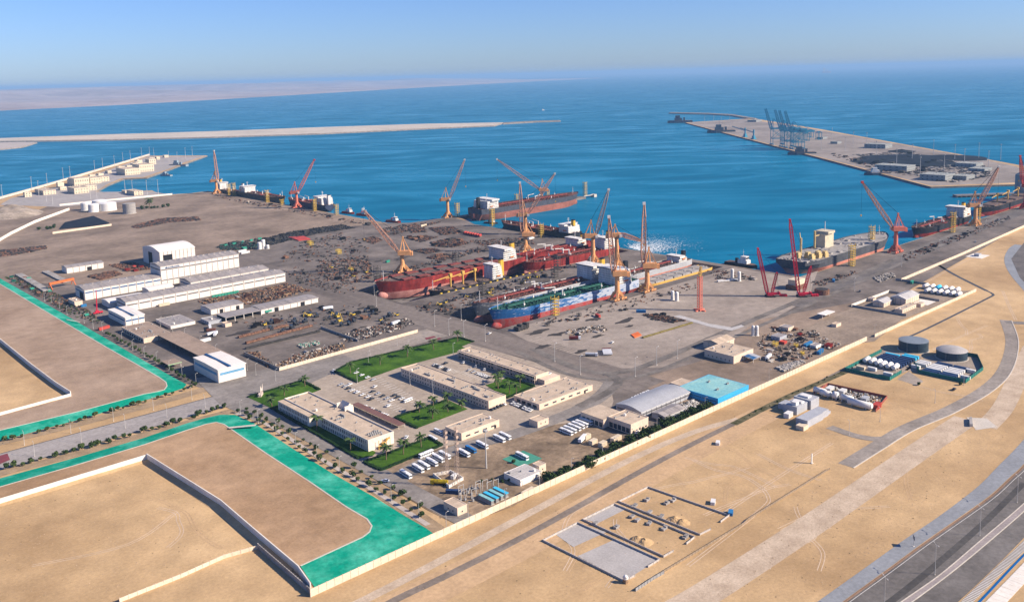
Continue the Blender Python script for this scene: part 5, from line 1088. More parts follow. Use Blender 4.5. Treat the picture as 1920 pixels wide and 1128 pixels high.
# ================================================================== vehicles
WHITEP = mat('white_car_paint', (.70, .70, .69), .35, .05); SILV = mat('silver_car_paint', (.42, .43, .45), .3, .05); DKP = mat('dark_car_paint', (.04, .045, .055), .3, .1); REDP = mat('red_car_paint', (.40, .04, .03), .35, .05); BLUP = mat('blue_vehicle_paint', (.03, .17, .40), .4, .1); YELP = mat('yellow_machine_paint', (.62, .42, .02), .5, .12)
def wheels(t, xs, w, r):
    for x in xs:
        for s in (-1, 1): MB().bar((x, s*w-.14, r), (x, s*w+.14, r), r, 10).obj('wheel', BLK, t)
def car_proto(m, cat='car'):
    def f():
        t = thing('parked_car', 'x', cat); MB().extr([(-2.3, .35), (2.25, .35), (2.3, .75), (1.1, .95), (-2.1, 1.0), (-2.3, .8)], -.88, .88, 'y').obj('body', m, t)
        MB().extr([(-1.9, .97), (.95, .93), (.35, 1.45), (-1.35, 1.48)], -.76, .76, 'y').obj('glasshouse', GLASS, t); MB().box(-1.33, .33, -.72, .72, 1.45, 1.52).obj('roof', m, t); wheels(t, (-1.4, 1.4), .8, .33); return t
    return Proto(f)
CAR = {'white': car_proto(WHITEP), 'silver': car_proto(SILV), 'dark': car_proto(DKP), 'red': car_proto(REDP)}
def bus_proto(m, strip=GLASS):
    def f():
        t = thing('coach', 'x', 'bus'); MB().box(-6.2, 6.2, -1.25, 1.25, .4, 1.5).obj('lower_body', m, t); MB().box(-6.15, 6.15, -1.23, 1.23, 1.502, 2.5).obj('window_strip', strip, t); MB().box(-6.2, 6.2, -1.25, 1.25, 2.502, 3.1).box(-2, 2.4, -.8, .8, 3.102, 3.35).obj('roof', m, t); wheels(t, (-3.9, 3.9), 1.12, .5)
        for k in range(6): MB().box(-5.4+k*2.1, -5.15+k*2.1, -1.26, 1.26, 1.502, 2.5).obj('pillar', m, t)
        return t
    return Proto(f)
BUS = bus_proto(WHITEP); BUSB = bus_proto(BLUP)
PI = math.pi
for lab, pts, rz, g in (('white coach in the row of six by the green slope', [(761, 892), (784, 881), (795, 875), (810, 869), (822, 862), (834, 856)], 1.5, 'white coaches in the front row'), ('white coach parked beside the cream workshop', [(1062, 812), (1069, 808), (1077, 804), (1084, 800), (1091, 797), (1099, 793)], 1.55, 'white coaches beside the cream workshop'), ('white coach of the pair beside the cube building', [(936, 825), (947, 820)], 1.5, 'pair of white coaches'), ('white coach beside the blue bus', [(870, 852), (904, 837)], 1.5, 'white coaches beside the blue bus')):
    for px in pts: BUS.at(tuple(G(*px)), rz, lab, g, .93)
BUS.at(tuple(G(799, 854)), .05, 'white coach standing alone below the palm lawn'); BUS.at(tuple(G(979, 858)), 1.5, 'white coach on the green wash slab'); BUS.at(tuple(G(812, 824)), 1.5, 'white minibus at the hedge corner', None, .75); BUS.at(tuple(G(822, 811)), 1.5, 'white minibus beside the cream single storey building', None, .75); BUS.at(tuple(G(765, 752)), .15, 'white minibus on the office car park', None, .7); BUSB.at(tuple(G(883, 845)), 1.5, 'bright blue bus between two white coaches', None, .85)
g = G(979, 860); MB().box(-9.5, 9.5, -9, 9, .18, .3).obj('wash_slab', mat('green_slab', (.06, .24, .17), .8, .15), loc=(g.x, g.y, 0)); struct(bpy.data.objects['wash_slab'])
def cars(lab, a, c, n, cols, rz, group, skip=.15):
    for i in range(n):
        if rnd.random() < skip: continue
        k = rnd.choice(cols); p = G(a[0]+(c[0]-a[0])*i/max(1, n-1), a[1]+(c[1]-a[1])*i/max(1, n-1)); CAR[k].at((p.x+rnd.uniform(-.3, .3), p.y, .3), rz+rnd.uniform(-.05, .05)+(PI if rnd.random() < .5 else 0), k+' car '+lab, group)
W = ['white']*4+['silver', 'dark']
cars('under the maroon car shade', (683, 763), (724, 780), 7, W, 0, 'cars under the car shade', 0); cars('in front of the wide cream building', (962, 757), (995, 771), 9, ['white']*6+['dark'], .2, 'cars before the wide cream building', 0)
cars('at the end of the long cream office', (921, 769), (945, 759), 5, ['dark', 'white'], 1.57, 'cars at the end of the long office', 0); cars('on the upper car park, first row', (815, 685), (845, 697), 9, W, 0, 'cars in the upper car park first row', .1); cars('on the upper car park, second row', (880, 695), (922, 711), 11, W, 0, 'cars in the upper car park second row', .1)
cars('beside the silver arched shed', (1186, 748), (1216, 735), 9, W, 0, 'cars beside the silver shed', 0); cars('on the main car park by the shade', (660, 733), (690, 745), 4, W, 0, 'cars by the car shade', 0); cars('on the main car park before the minibus', (740, 742), (760, 752), 4, ['white', 'dark'], 0, 'cars before the minibus', 0)
cars('on the main car park, left row', (640, 722), (668, 736), 5, W, 0, 'cars in the main car park left row', 0); cars('on the main car park, middle row', (700, 735), (735, 752), 5, W, 0, 'cars in the main car park middle row', .1); cars('on the main car park, front row', (668, 700), (700, 713), 4, W, 0, 'cars in the main car park front row', .1)
for lab, k, px, rz in (('white car turning at the long lawn corner', 'white', (626, 696), .7), ('white car beside the office fire stair', 'white', (762, 821), .6), ('white car on the front road by the shrubs', 'white', (722, 903), 2.2), ('white car alone under the gallery office', 'white', (870, 681), .3), ('silver car under the gallery office', 'silver', (893, 688), .6), ('white car near the gallery office', 'white', (909, 694), .6), ('dark car at the top of the upper car park', 'dark', (836, 682), .2), ('white car beside the gallery office annex', 'white', (1030, 702), .2), ('red car beside the silver shed', 'red', (1226, 733), .2), ('white car on the yard road near the dock', 'white', (918, 626), .3), ('white car at the middle of the car park', 'white', (703, 726), .4), ('white car at the near end of the car park', 'white', (728, 762), .3), ('white car in the upper row of the car park', 'white', (656, 722), .2), ('dark car on the main car park', 'dark', (697, 749), .3), ('white car at the open concrete pad', 'white', (1148, 643), .3), ('dark car beside the walled substation', 'dark', (1612, 547), .4), ('white car on the far quay road', 'white', (1873, 413), .3), ('blue grey car by the quay wall', 'silver', (1829, 454), .3), ('white car before the cream workshop', 'white', (1195, 812), .3), ('dark car by the water plant gate', 'dark', (1789, 731), .1), ('white pickup before the open vehicle bays', 'white', (466, 569), .2)): CAR[k].at((G(*px).x, G(*px).y, .3), rz, lab, None, 1.1)
def truck_proto(cabm, bodym, tank=False):
    def f():
        t = thing('lorry', 'x', 'lorry'); MB().box(3.4, 5.6, -1.2, 1.2, .7, 3.2).obj('cab', cabm, t); MB().box(-5.5, 3.3, -.9, .9, .7, 1.1).obj('chassis', BLK, t)
        (MB().bar((-5.4, 0, 2.3), (3.1, 0, 2.3), 1.25, 14) if tank else MB().box(-5.5, 3.2, -1.25, 1.25, 1.102, 3.3)).obj('load_body', bodym, t); wheels(t, (-4.2, -2.9, 4.4), 1.05, .55); MB().box(5.601, 5.65, -1, 1, 2, 2.9).obj('windscreen', GLASS, t); return t
    return Proto(f)
TK = {'white': truck_proto(WHITEP, WHITEP), 'maroon': truck_proto(WHITEP, mat('maroon_load', (.14, .03, .03), .7)), 'tank': truck_proto(WHITEP, SILV, True), 'yellow': truck_proto(YELP, YELP, True), 'brown': truck_proto(BLK, mat('brown_load', (.16, .07, .05), .8)), 'green': truck_proto(BLK, mat('green_load', (.04, .22, .16), .7))}
for lab, k, px, rz in (('white truck parked on the dark workshop road', 'white', (394, 616), 1.2), ('white lorry with long trailer near the storage yard', 'white', (398, 628), .1), ('silver tanker lorry alone on the concrete pad', 'tank', (1109, 668), -.9), ('maroon lorry on the concrete pad', 'maroon', (1078, 637), -.8), ('yellow tanker lorry at the radio mast wall', 'yellow', (824, 909), 2.2), ('white lorry on the open road before the sheds', 'white', (615, 580), -.2), ('white lorry at the end of the storage yard', 'white', (742, 608), .2), ('white lorry beside the red tanks', 'white', (404, 629), 1.0), ('brown flatbed lorry near the workshop bays', 'brown', (394, 622), 2.6), ('green lorry parked by the long store', 'green', (505, 586), .1), ('silver tanker at the storage dirt', 'tank', (1440, 672), .2), ('white truck beside the cream caravans', 'white', (1092, 827), .4)): TK[k].at((G(*px).x, G(*px).y, .25), rz, lab)
g = G(1146, 661)
for k in range(5):
    t = thing('trailer', ('maroon flat trailer at the end of the trailer row' if k == 4 else 'white flat trailer in the row on the pad'), 'trailer', (g.x-8+math.cos(-.75+PI/2)*3.2*k, g.y-3+math.sin(-.75+PI/2)*3.2*k, .25), -.75, 'trailers on the pad')
    MB().box(-4, 4, -1.1, 1.1, .9, 2.4).obj('bed', WHITEP if k < 4 else MATS['maroon_load'], t); wheels(t, (-3, -1.9, 2.8), .9, .45)
# car shade and boat sculpture
p0 = G(632, 735); t = thing('car_shade', 'long maroon car park shade behind the large office', 'canopy', (352, 514, 0)); MB().box(0, 6, 0, 62, 2.9, 3.1).obj('roof', mat('shade_maroon', (.16, .085, .075), .9), t)
for k in range(8): MB().box(.3, .5, .4+k*8.7, .6+k*8.7, 0, 2.898).box(5.5, 5.7, .4+k*8.7, .6+k*8.7, 0, 2.898).obj('post', CLAD, t)
g = G(489, 741); t = thing('boat_sculpture', 'white boat sculpture with raised prow on the corner lawn', 'sculpture', (g.x, g.y, .34), .9)
MB().prism([(-5, -1.3), (2, -1.6), (6, 0), (2, 1.6), (-5, 1.3)], 0, 2).obj('hull', mat('sculpture_wood', (.5, .40, .34), .8), t); MB().bar((5.2, 0, 1.6), (8.2, 0, 6.4), .5, 5, .12).bar((-5, 0, 1.5), (-6, 0, 4.2), .4, 5, .15).bar((0, 0, 2), (.6, 0, 7.5), .14, 5).quad((0, 0, 2.4), (5, 0, 3), (.6, 0, 7.3)).obj('prow_and_mast', OFFW, t)
# ================================================================== lamp posts and tall light masts
POLE = mat('galvanised_pole', (.45, .43, .40), .5, .05, .5)
def lamp_f(h, arm=1.5, double=False, r=.16, nm='lamp_post'):
    def f():
        t = thing(nm, 'x', 'lamp post'); MB().bar((0, 0, 0), (0, 0, h), r, 6, r*.6).obj('pole', POLE, t)
        for s in ((1, -1) if double else (1,)): a = MB().bar((0, 0, h-.1), (s*arm, 0, h+.3), .08, 4).obj('arm', POLE, t); MB().box(s*arm-.5, s*arm+.5, -.2, .2, h+.2, h+.42).obj('lamp_head', POLE, a)
        MB().box(-.3, .3, -.3, .3, 0, .4).obj('foot', KERB, t); return t
    return Proto(f)
def mast_f(h):
    def f():
        t = thing('light_mast', 'x', 'light mast'); MB().bar((0, 0, 0), (0, 0, h), .55, 8, .28).obj('pole', POLE, t); MB().cyl(0, 0, h-.6, h, 1.2, 10).obj('head_ring', POLE, t)
        for k in range(6): MB().box(-.5, .5, -.3, .3, -.9, -.1).obj('floodlight', DUCT, t, loc=(1.2*math.cos(k*1.05), 1.2*math.sin(k*1.05), h-.3))
        return t
    return Proto(f)
LP = lamp_f(10); LPD = lamp_f(16, 2.2, True, .15); MS = mast_f(34); MS2 = mast_f(26)
def lamps(P, lab, pts, group, rz=0, sc=None):
    for px in pts: P.at(tuple(G(*px)), rz, lab, group, sc)
lamps(LP, 'lamp post on the upper side of the approach road', [(46, 834), (133, 812), (213, 789), (288, 769), (360, 749)], 'lamps on the upper side of the approach road', 1.57)
lamps(LP, 'lamp post on the lower side of the approach road', [(65, 855), (153, 829), (235, 802), (313, 782), (385, 764)], 'lamps on the lower side of the approach road', 1.57)
lamps(LP, 'lamp post beside the front road and shrubs', [(451, 775), (484, 793), (518, 815), (555, 837), (595, 862), (637, 884), (734, 940), (786, 971), (837, 992)], 'lamps beside the front road')
lamps(LP, 'lamp post along the left shrub row', [(84, 565), (97, 570), (112, 578), (126, 590), (158, 606), (175, 616), (192, 621), (229, 641), (249, 656), (271, 670), (294, 680), (318, 697), (342, 710), (368, 722)], 'lamps along the left shrub row')
lamps(LP, 'lamp post on the inner road by the storage wall', [(480, 703), (517, 714), (548, 685), (607, 668), (691, 679), (765, 661), (745, 648), (694, 665)], 'lamps on the inner road')
lamps(LP, 'lamp post on the dark workshop road', [(301, 612), (324, 622), (347, 634), (376, 650), (405, 666), (433, 690), (464, 694)], 'lamps on the workshop road')
lamps(LP, 'tall lamp post on the yard road at the dock heads', [(706, 574), (702, 554), (815, 612), (842, 628), (865, 600), (870, 632), (910, 640), (1040, 678), (1088, 702), (1191, 706), (1231, 685), (1270, 672)], 'lamps on the yard road', 0, 1.6)
lamps(LP, 'lamp post just inside the perimeter wall', [(878, 972), (947, 945), (1012, 912), (1072, 886), (1130, 860), (1183, 830), (1232, 808), (1322, 768), (1442, 714), (1540, 665), (1640, 628)], 'lamps inside the perimeter wall', -1.57)
lamps(LP, 'lamp post on the office car park', [(769, 721), (812, 739), (670, 718), (850, 668), (921, 690)], 'lamps on the car park', 0, 1.2)
lamps(LPD, 'double armed lamp post on the highway median', [(1658, 1142), (1753, 1077), (1837, 1004), (1907, 942)], 'lamps on the highway median', .9)
lamps(LP, 'lamp post beside the bend of the access road', [(1592, 815), (1753, 755), (1807, 722), (1650, 790)], 'lamps along the access road', 1)
lamps(LP, 'lamp post on the quay road far right', [(1602, 545), (1690, 500), (1760, 470), (1848, 430)], 'lamps on the quay road', 0, 1.4)
MS2.at(tuple(G(912, 878)), 0, 'tall floodlight mast in the bus park')
lamps(MS, 'tall light mast along the sea wall of the naval pier', [(5, 374), (60, 357), (89, 350), (119, 338), (132, 335), (178, 323), (193, 318), (215, 312), (231, 306), (245, 302), (266, 296), (281, 294)], 'masts along the naval sea wall')
lamps(MS, 'tall light mast on the open end of the naval pier', [(289, 296), (317, 303), (333, 305), (348, 296), (361, 293)], 'masts on the open naval pier end')
lamps(MS, 'tall light mast on the near paving of the naval base', [(73, 366), (87, 378), (99, 384), (170, 374), (182, 377), (235, 361), (249, 365), (276, 366), (297, 365)], 'masts on the near naval paving')
lamps(MS, 'slender light mast on the container terminal', [(1321, 235), (1338, 233), (1352, 238), (1368, 232), (1540, 281), (1585, 283), (1600, 271), (1643, 292), (1681, 308), (1710, 300), (1725, 328), (1750, 290), (1770, 322), (1790, 300), (1808, 310), (1835, 297), (1853, 315), (1876, 300), (1625, 273), (1560, 262)], 'masts on the container terminal', 0, 1.2)
# ================================================================== tanks and plant
TANKW = mat('white_tank', (.66, .64, .60), .55, .06, .2); TANKD = mat('dark_tank', (.035, .055, .075), .45, .15, .2); TANKR = mat('grey_tank_roof', (.18, .21, .24), .6, .1); DOME = mat('pale_dome', (.36, .34, .32), .7, .12, .2)
def tank(label, px, r, h, m, rm, dome=0, nm='storage_tank', group=None, world=None):
    g = G(*px) if world is None else Vector(world); t = thing(nm, label, 'tank', tuple(g), 0, group); n = 40
    for k in range(3): MB().cyl(0, 0, h*k/3+.02, h*(k+1)/3-.1, r-.04*(k % 2), n).obj('shell_course', m, t)
    b = MB(); R = 6
    for i in range(R+1):
        f = i/R
        for j in range(n): b.v.append((r*1.01*(1-f)*math.cos(2*PI*j/n), r*1.01*(1-f)*math.sin(2*PI*j/n), h-.08+(.3 if i else 0)+dome*(1-(1-f)**2)))
    for i in range(R):
        for j in range(n): b.f.append((i*n+j, i*n+(j+1) % n, (i+1)*n+(j+1) % n, (i+1)*n+j))
    b.obj('roof', rm, t, True)
    la = MB().bar((-r-.3, -.4, 0), (-r-.3, -.4, h), .08).bar((-r-.3, .4, 0), (-r-.3, .4, h), .08)
    for k in range(int(h/.8)): la.bar((-r-.3, -.4, k*.8), (-r-.3, .4, k*.8), .05)
    la.obj('ladder', DUCT, t); MB().cyl(0, 0, -.02, .25, r+1, n).obj('foundation', KERB, t); return t
tank('large dark blue flat topped water tank', None, 12.3, 8.8, TANKD, TANKR, .4, world=(778, 332.5, 0)); tank('large dark tank with a pale domed roof', None, 12.3, 7, TANKD, DOME, 2.6, world=(777.5, 299.5, 0))
FT = 'white tanks at the far left'
tank('largest white tank at the far left', (202, 394), 17, 15, TANKW, TANKW, 2, group=FT); tank('small white tank in front of the far group', (176, 397), 10, 15, TANKW, TANKW, 2, group=FT); tank('white tank at the left of the far group', (162, 394), 10, 15, TANKW, TANKW, 2, group=FT); tank('grey tank behind the far white tanks', (187, 389), 14, 15, TANKW, TANKW, 2, group=FT); tank('grey concrete silo tank beside the bushes', (243, 400), 12, 20, DARKW, DARKW, 1)
for lab, px, r, h in (('left tall white gas bottle tank behind the storage dirt', (1412, 629), 1.6, 9), ('right tall white gas bottle tank behind the storage dirt', (1419, 629), 1.6, 9), ('left white cylinder tank on the apron behind the halls', (487, 467), 3, 10), ('tall white cylinder tank on the apron behind the halls', (494, 466), 3, 13), ('short white cylinder tank on the apron behind the halls', (502, 466), 2.4, 5), ('left white column tank on the concrete pad', (1261, 562), 2, 9.5), ('right white column tank on the concrete pad', (1269, 564), 2, 9.5), ('upright white column at the quay edge, left', (1373, 522), 2, 11), ('upright white column at the quay edge, right', (1386, 527), 2, 11)): tank(lab, px, r, h, TANKW, TANKW, .8, 'column_tank')
def htank(label, g, L, r, m, rz=0, group=None, nm='horizontal_tank'):
    t = thing(nm, label, 'tank', tuple(g), rz, group); MB().bar((-L/2, 0, r+.5), (L/2, 0, r+.5), r, 14).bar((-L/2-.5, 0, r+.5), (-L/2-.002, 0, r+.5), r*.6, 14, r).bar((L/2+.002, 0, r+.5), (L/2+.5, 0, r+.5), r, 14, r*.6).obj('vessel', m, t, True)
    for x in (-L*.3, L*.3): MB().box(x-.3, x+.3, -r*.8, r*.8, 0, r*.6).obj('saddle', KERB, t)
BLC = mat('blue_container', (.03, .16, .34), .6, .12, .3); CYC = mat('cyan_container', (.05, .42, .62), .6, .1); NAV = mat('navy_container', (.025, .05, .12), .6, .15); WHC = mat('white_container', (.62, .61, .58), .6, .1); REC = mat('red_container', (.42, .06, .045), .6, .15); GRC = mat('green_container', (.04, .26, .18), .6, .15); YEC = mat('yellow_frame', (.58, .40, .05), .6, .15); RUST = mat('rusty_steel', (.15, .075, .05), .9, .4, .5, c2=(.24, .13, .085)); DKS = mat('dark_steel', (.045, .042, .04), .8, .35, .6); TIM = mat('old_timber', (.26, .17, .10), .9, .3, .5); PALE = mat('pale_scrap', (.42, .38, .33), .8, .3, .6); ORC = mat('orange_steel', (.60, .14, .04), .7, .15); CREC = mat('cream_container', (.60, .50, .36), .7, .1)
_cm = {}
def container_at(label, g, L=6, rz=0, m=WHC, group=None, w=2.44, h=2.6, z=.0):
    key = (L, w, h, m.name)
    if key not in _cm:
        b = MB().box(-L/2, L/2, -w/2, w/2, .1, h-.1); n = int(L/.5)
        for k in range(n):
            x = -L/2+.2+(L-.4)*k/n; b.box(x, x+.2, -w/2-.05, w/2+.05, .25, h-.2)
        _cm[key] = (b.mesh('side_panels', m), MB().box(-L/2-.06, L/2+.06, -w/2-.08, w/2+.08, h-.098, h).box(-L/2-.06, L/2+.06, -w/2-.08, w/2+.08, 0, .098).mesh('frame', m), MB().box(-L/2-.09, -L/2-.002, -w/2+.1, -.03, .2, h-.2).box(-L/2-.09, -L/2-.002, .03, w/2-.1, .2, h-.2).mesh('door', m))
    t = thing('shipping_container', label, 'container', (g[0], g[1], z), rz, group)
    for nm, me in zip(('side_panels', 'frame', 'door'), _cm[key]): put(nm, me, t)
    return t
# water plant: rows of container units
for i in range(6): container_at('navy blue container unit in the left bank of the plant', (724+i*4.4, 336.5, 0), 12, PI/2, NAV if i < 5 else CYC, 'left bank of container units', z=.15)
for i in range(8): container_at('blue container unit in the middle bank of the plant', (721+i*4.6, 323.3, 0), 12, PI/2, NAV if i < 6 else CYC, 'middle bank of container units', z=.15)
for i in range(6): htank('white tank in the front row of the plant', Vector((714.5+(2 if i < 3 else 0), 345-i*5.1, .15)), 8, 2.1, TANKW, .05, 'white tanks in the plant front row')
for yc, rw in ((295, 'near'), (281.5, 'far')):
    for i in range(4): container_at('white long unit beside the domed tank, '+rw+' row', (731+i*3.9, yc, 0), 12, PI/2, WHC, rw+' row of white units', z=.15)
    for i, x in enumerate((722.5, 726.5, 748, 752)): container_at('navy long unit beside the white units, '+rw+' row', (x, yc, 0), 12, PI/2, NAV, rw+' row of navy units', h=2.0, z=.15)
for i in range(3): container_at('grey unit behind the plant cabin', (737+i*3.9, 308, 0), 9, PI/2, WHC, 'grey units behind the cabin', z=.15)
PP = mat('plant_pad_paving', (.29, .24, .19), .9, .15, .1)
sheet('plant_pad', [Vector(p) for p in ((684, 348), (760, 349), (764, 318), (735, 312), (686, 311))], .08, PP); sheet('plant_pad', [Vector(p) for p in ((719, 314), (762, 316), (790, 312), (792, 284), (761, 268), (720, 266))], .08, PP); sheet('plant_pad', [Vector(p) for p in ((693, 308), (718, 310), (702, 291), (689, 291))], .08, PADC)
for lab, px, m in (('cream plant room at the left end of the plant', (1614, 692), CREC), ('white plant kiosk at the left fence', (1635, 694), WHC), ('white plant kiosk at the gate', (1665, 704), WHC), ('white plant cabin beside the gate', (1717, 690), WHC), ('white plant cabin at the right fence', (1810, 710), WHC), ('white plant cabin near the right corner', (1820, 698), WHC)): container_at(lab, G(*px), 7, PI/2, m, z=.1)
# white tank yard by the quay wall and small tank yard
for i in range(6): htank('white tank in the front row of the small tank yard', Vector((988+.8*i, 409-i*6.3, .2)), 9, 2.3, TANKW, 0, 'white tanks in the front row by the wall')
for i in range(6): htank('white tank in the back row of the small tank yard', Vector((1007+.8*i, 419-i*6.5, .2)), 9, 2.3, TANKW if i != 2 else CYC, 0, 'white tanks in the back row by the wall')
for lab, px, L, r in (('white tank at the left of the fenced plant yard', (1537, 738), 9, 2.2), ('white tank second in the fenced plant yard', (1548, 743), 8, 2.2), ('round white tank in the fenced plant yard', (1566, 748), 3.4, 2.8), ('long white tank along the front of the fenced plant yard', (1612, 763), 18, 2.4), ('white tank in the middle of the fenced plant yard', (1588, 752), 9, 2.2)): htank(lab, G(*px), L, r, TANKW, PI/2)
g = G(1494, 778); t = thing('site_office', 'cluster of grey site cabins with white plant on top', 'site office', tuple(g)); [MB().box(*q).obj('cabin', GREYW, t) for q in ((0, 16, 0, 11, 0, 6), (16.02, 28, -2, 12, 0, 7), (3, 13, 11.02, 17, 0, 4))]; MB().box(2, 6, 2, 6, 6.002, 8.4).box(8, 12, 1, 8, 6.002, 7.4).box(19, 24, 2, 9, 7.002, 8.2).obj('roof_plant', WHC, t)
g = G(1514, 802); t = thing('site_office', 'pair of grey cabins with a cream box below the cluster', 'site office', tuple(g)); [MB().box(*q).obj('cabin', GREYW, t) for q in ((0, 22, 0, 9, 0, 5.2), (22.02, 31, 1, 9, 0, 5), (31.02, 36, 2, 6, 0, 2))]; MB().box(-7, -.6, -1, 5, 0, 3).obj('cream_box', CREC, t)
for lab, px, L_, m in (('white box unit behind the fenced plant tanks', (1556, 733), 8, WHC), ('pale box unit at the rear of the fenced yard', (1580, 738), 7, WHC), ('grey box unit at the right of the fenced yard', (1622, 752), 7, GREYW), ('maroon box at the corner of the fenced yard', (1644, 764), 8, REC), ('white sun shelter beside the grey cabins', (1478, 781), 7, WHC)): container_at(lab, G(*px), L_, .1, m, w=4, h=3.4)
# substation by the wall
t = thing('switchyard', 'open steel switchyard of gantries and transformers by the wall', 'substation', tuple(G(860, 938))); rq = random.Random(9)
for k in range(9):
    x, y = rq.uniform(0, 26), rq.uniform(-6, 6); MB().bar((x, y, 0), (x, y, 6.5), .15).bar((x, y, 6.3), (x+4, y, 6.3), .12).bar((x+4, y, 0), (x+4, y, 6.5), .15).obj('gantry', POLE, t)
for k in range(16):
    x, y = rq.uniform(0, 26), rq.uniform(-7, 7); MB().box(x-.6, x+.6, y-.6, y+.6, 0, 1.6).cyl(x, y, 1.6, 3.2, .25, 6).obj('transformer', DUCT, t)
for i in range(4):
    g = G(912+i*9, 940-i*4.5); t = thing('pipe_shelter', 'blue roofed equipment row beside the switchyard', 'shelter', (g.x, g.y, 0), 0, 'blue roofed equipment rows'); MB().box(-1.2, 1.2, -6, 6, 2.6, 2.9).obj('roof', CYC if i % 2 else SKYR, t); MB().box(-1, 1, -5.6, 5.6, .3, 2.598).obj('cabinet_row', DUCT, t); MB().box(-1.3, 1.3, -6, 6, 0, .298).obj('plinth', KERB, t)
wall('white wall around the foot of the radio masts', [(813, 893), (842, 915), (868, 900), (845, 887), (813, 893)], 2.4, 3, m=WHITEC, name='mast_wall')
container_at('white equipment cabin inside the radio mast wall', G(852, 896), 5, .3, WHC); container_at('navy long container beside the radio mast wall', G(850, 925), 9, -.9, NAV); container_at('white pipe stack container by the perimeter wall', G(990, 925), 10, .1, CREC)
# cream caravans
for lab, px in (('left cream caravan beside the hedge belt', (1112, 832)), ('middle cream caravan beside the hedge belt', (1130, 836)), ('right cream caravan beside the hedge belt', (1155, 826)), ('blue roofed caravan behind the others', (1100, 822))): container_at(lab, G(*px), 9 if 'right' in lab else 6, .1, CREC, w=3.2, h=3.2)
# construction plot: block pallets, sand heaps, water bowl
for px in ((1213, 938), (1190, 949), (1262, 939), (1218, 961), (1240, 969), (1185, 969), (1195, 976), (1217, 982), (1156, 989), (1245, 992), (1117, 982), (1250, 944), (1285, 1008)):
    g = G(*px); t = thing('block_pallet', 'grey pallet stack of concrete blocks on the construction plots', 'pallet', tuple(g), rnd.random()*.3, 'pallets of blocks on the construction plots')
    for k in range(3): MB().box(-1.9+k*1.3, -.7+k*1.3, -1, 1, .12, rnd.uniform(1, 1.7)).obj('block_stack', GREYD, t)
    MB().box(-2, 2.1, -1.1, 1.1, 0, .118).obj('pallet_base', TIM, t)
def heap(label, px, R, h, m, seed=1, nm='sand_heap', cat='heap', sx=1.0):
    from mathutils import noise
    g = G(*px); b = MB(); n, k = 18, 6
    for i in range(k+1):
        for j in range(n):
            f = i/k; a = 2*PI*j/n; rr = R*f*(1+.25*noise.noise(Vector((math.cos(a)*2+seed, math.sin(a)*2, f*2)))); b.v.append((rr*math.cos(a)*sx, rr*math.sin(a), h*(1-f)**.9*(1+.3*noise.noise(Vector((math.cos(a)*3, math.sin(a)*3+seed, f*4))))-.02*f))
    for i in range(k):
        for j in range(n): b.f.append((i*n+j, (i+1)*n+j, (i+1)*n+(j+1) % n, i*n+(j+1) % n))
    return tag(b.obj(nm, m, loc=tuple(g), smooth=False), label, cat)
heap('left sand heap on the upper construction plot', (1265, 974), 4.5, 2, SAND, 1); heap('right sand heap on the upper construction plot', (1279, 979), 4.5, 2, SAND, 2); heap('left sand heap on the middle construction plot', (1195, 1012), 4.5, 2.2, SAND, 3); heap('right sand heap on the middle construction plot', (1208, 1016), 5, 2.2, SAND, 4)
g = G(1173, 1092); t = thing('water_tank_stand', 'white round water tank on a stand at the plot corner', 'water tank', tuple(g)); MB().box(-1, 1, -1, 1, 0, 2).obj('stand', TIM, t); MB().bar((0, 0, 2.002), (0, 0, 3), 1.2, 14, 1.5).bar((0, 0, 3.002), (0, 0, 4.2), 1.5, 14, .5).obj('tank', TANKW, t, True)
g = G(1522, 868); t = thing('white_pillar', 'slim white sign pillar by the road end', 'sign', tuple(g)); MB().box(-.5, .5, -.2, .2, 0, 6.5).obj('panel', SHIPW, t); MB().box(-1, 1, -.8, .8, -.02, .25).obj('footing', KERB, t)
g = G(1713, 1024); t = thing('road_sign', 'dark twin road sign on a post at the embankment', 'sign', tuple(g), -.9); MB().bar((0, 0, 0), (0, 0, 6), .12, 6).obj('post', POLE, t); MB().box(-.1, .1, -1.6, -.05, 4, 6.2).box(-.1, .1, .05, 1.6, 4, 6.2).obj('sign_panel', DUCT, t); MB().box(-.5, .5, -.5, .5, 0, .3).obj('footing', WHITEC, t)
for lab, px in (('blue skip on the sand beside the upper plot', (1370, 963)), ('dark shelter beside the perimeter road', (1346, 832)), ('white mixer kit beside the upper plot', (1337, 943))): container_at(lab, G(*px), 5, .5, BLC if 'blue' in lab else WHC, h=1.8)
g = G(1822, 478); t = thing('white_slab_shelter', 'dark shelter on a white slab near the quay wall', 'shelter', (G(1833, 480).x, G(1833, 480).y, 0)); MB().box(-14, 14, -10, 10, 0, .25).obj('slab', WHITEC, t); MB().box(-4, 4, -3, 3, .252, 3.5).obj('hut', GREYW, t)
# black covered stockpile and coal heaps
tag(sheet('covered_stockpile', PX([(112, 430), (122, 418), (175, 406), (205, 419), (198, 422)]), 1.6, mat('black_cover', (.012, .016, .022), .8, .3, .1), wall=1.55), 'flat black covered stockpile behind the cream wall', 'stockpile').pop('kind', None)
for i, (lab, px, R) in enumerate((('left black coal heap on the terminal', (1653, 303), 75), ('largest black coal heap on the terminal', (1700, 297), 120), ('black coal heap behind the terminal warehouse', (1745, 307), 80), ('far right black coal heap on the terminal', (1783, 296), 90), ('thin black coal heap near the far edge', (1690, 284), 40))): heap(lab, px, R, 6, MATS['black_cover'], i, 'coal_heap', sx=1.0)
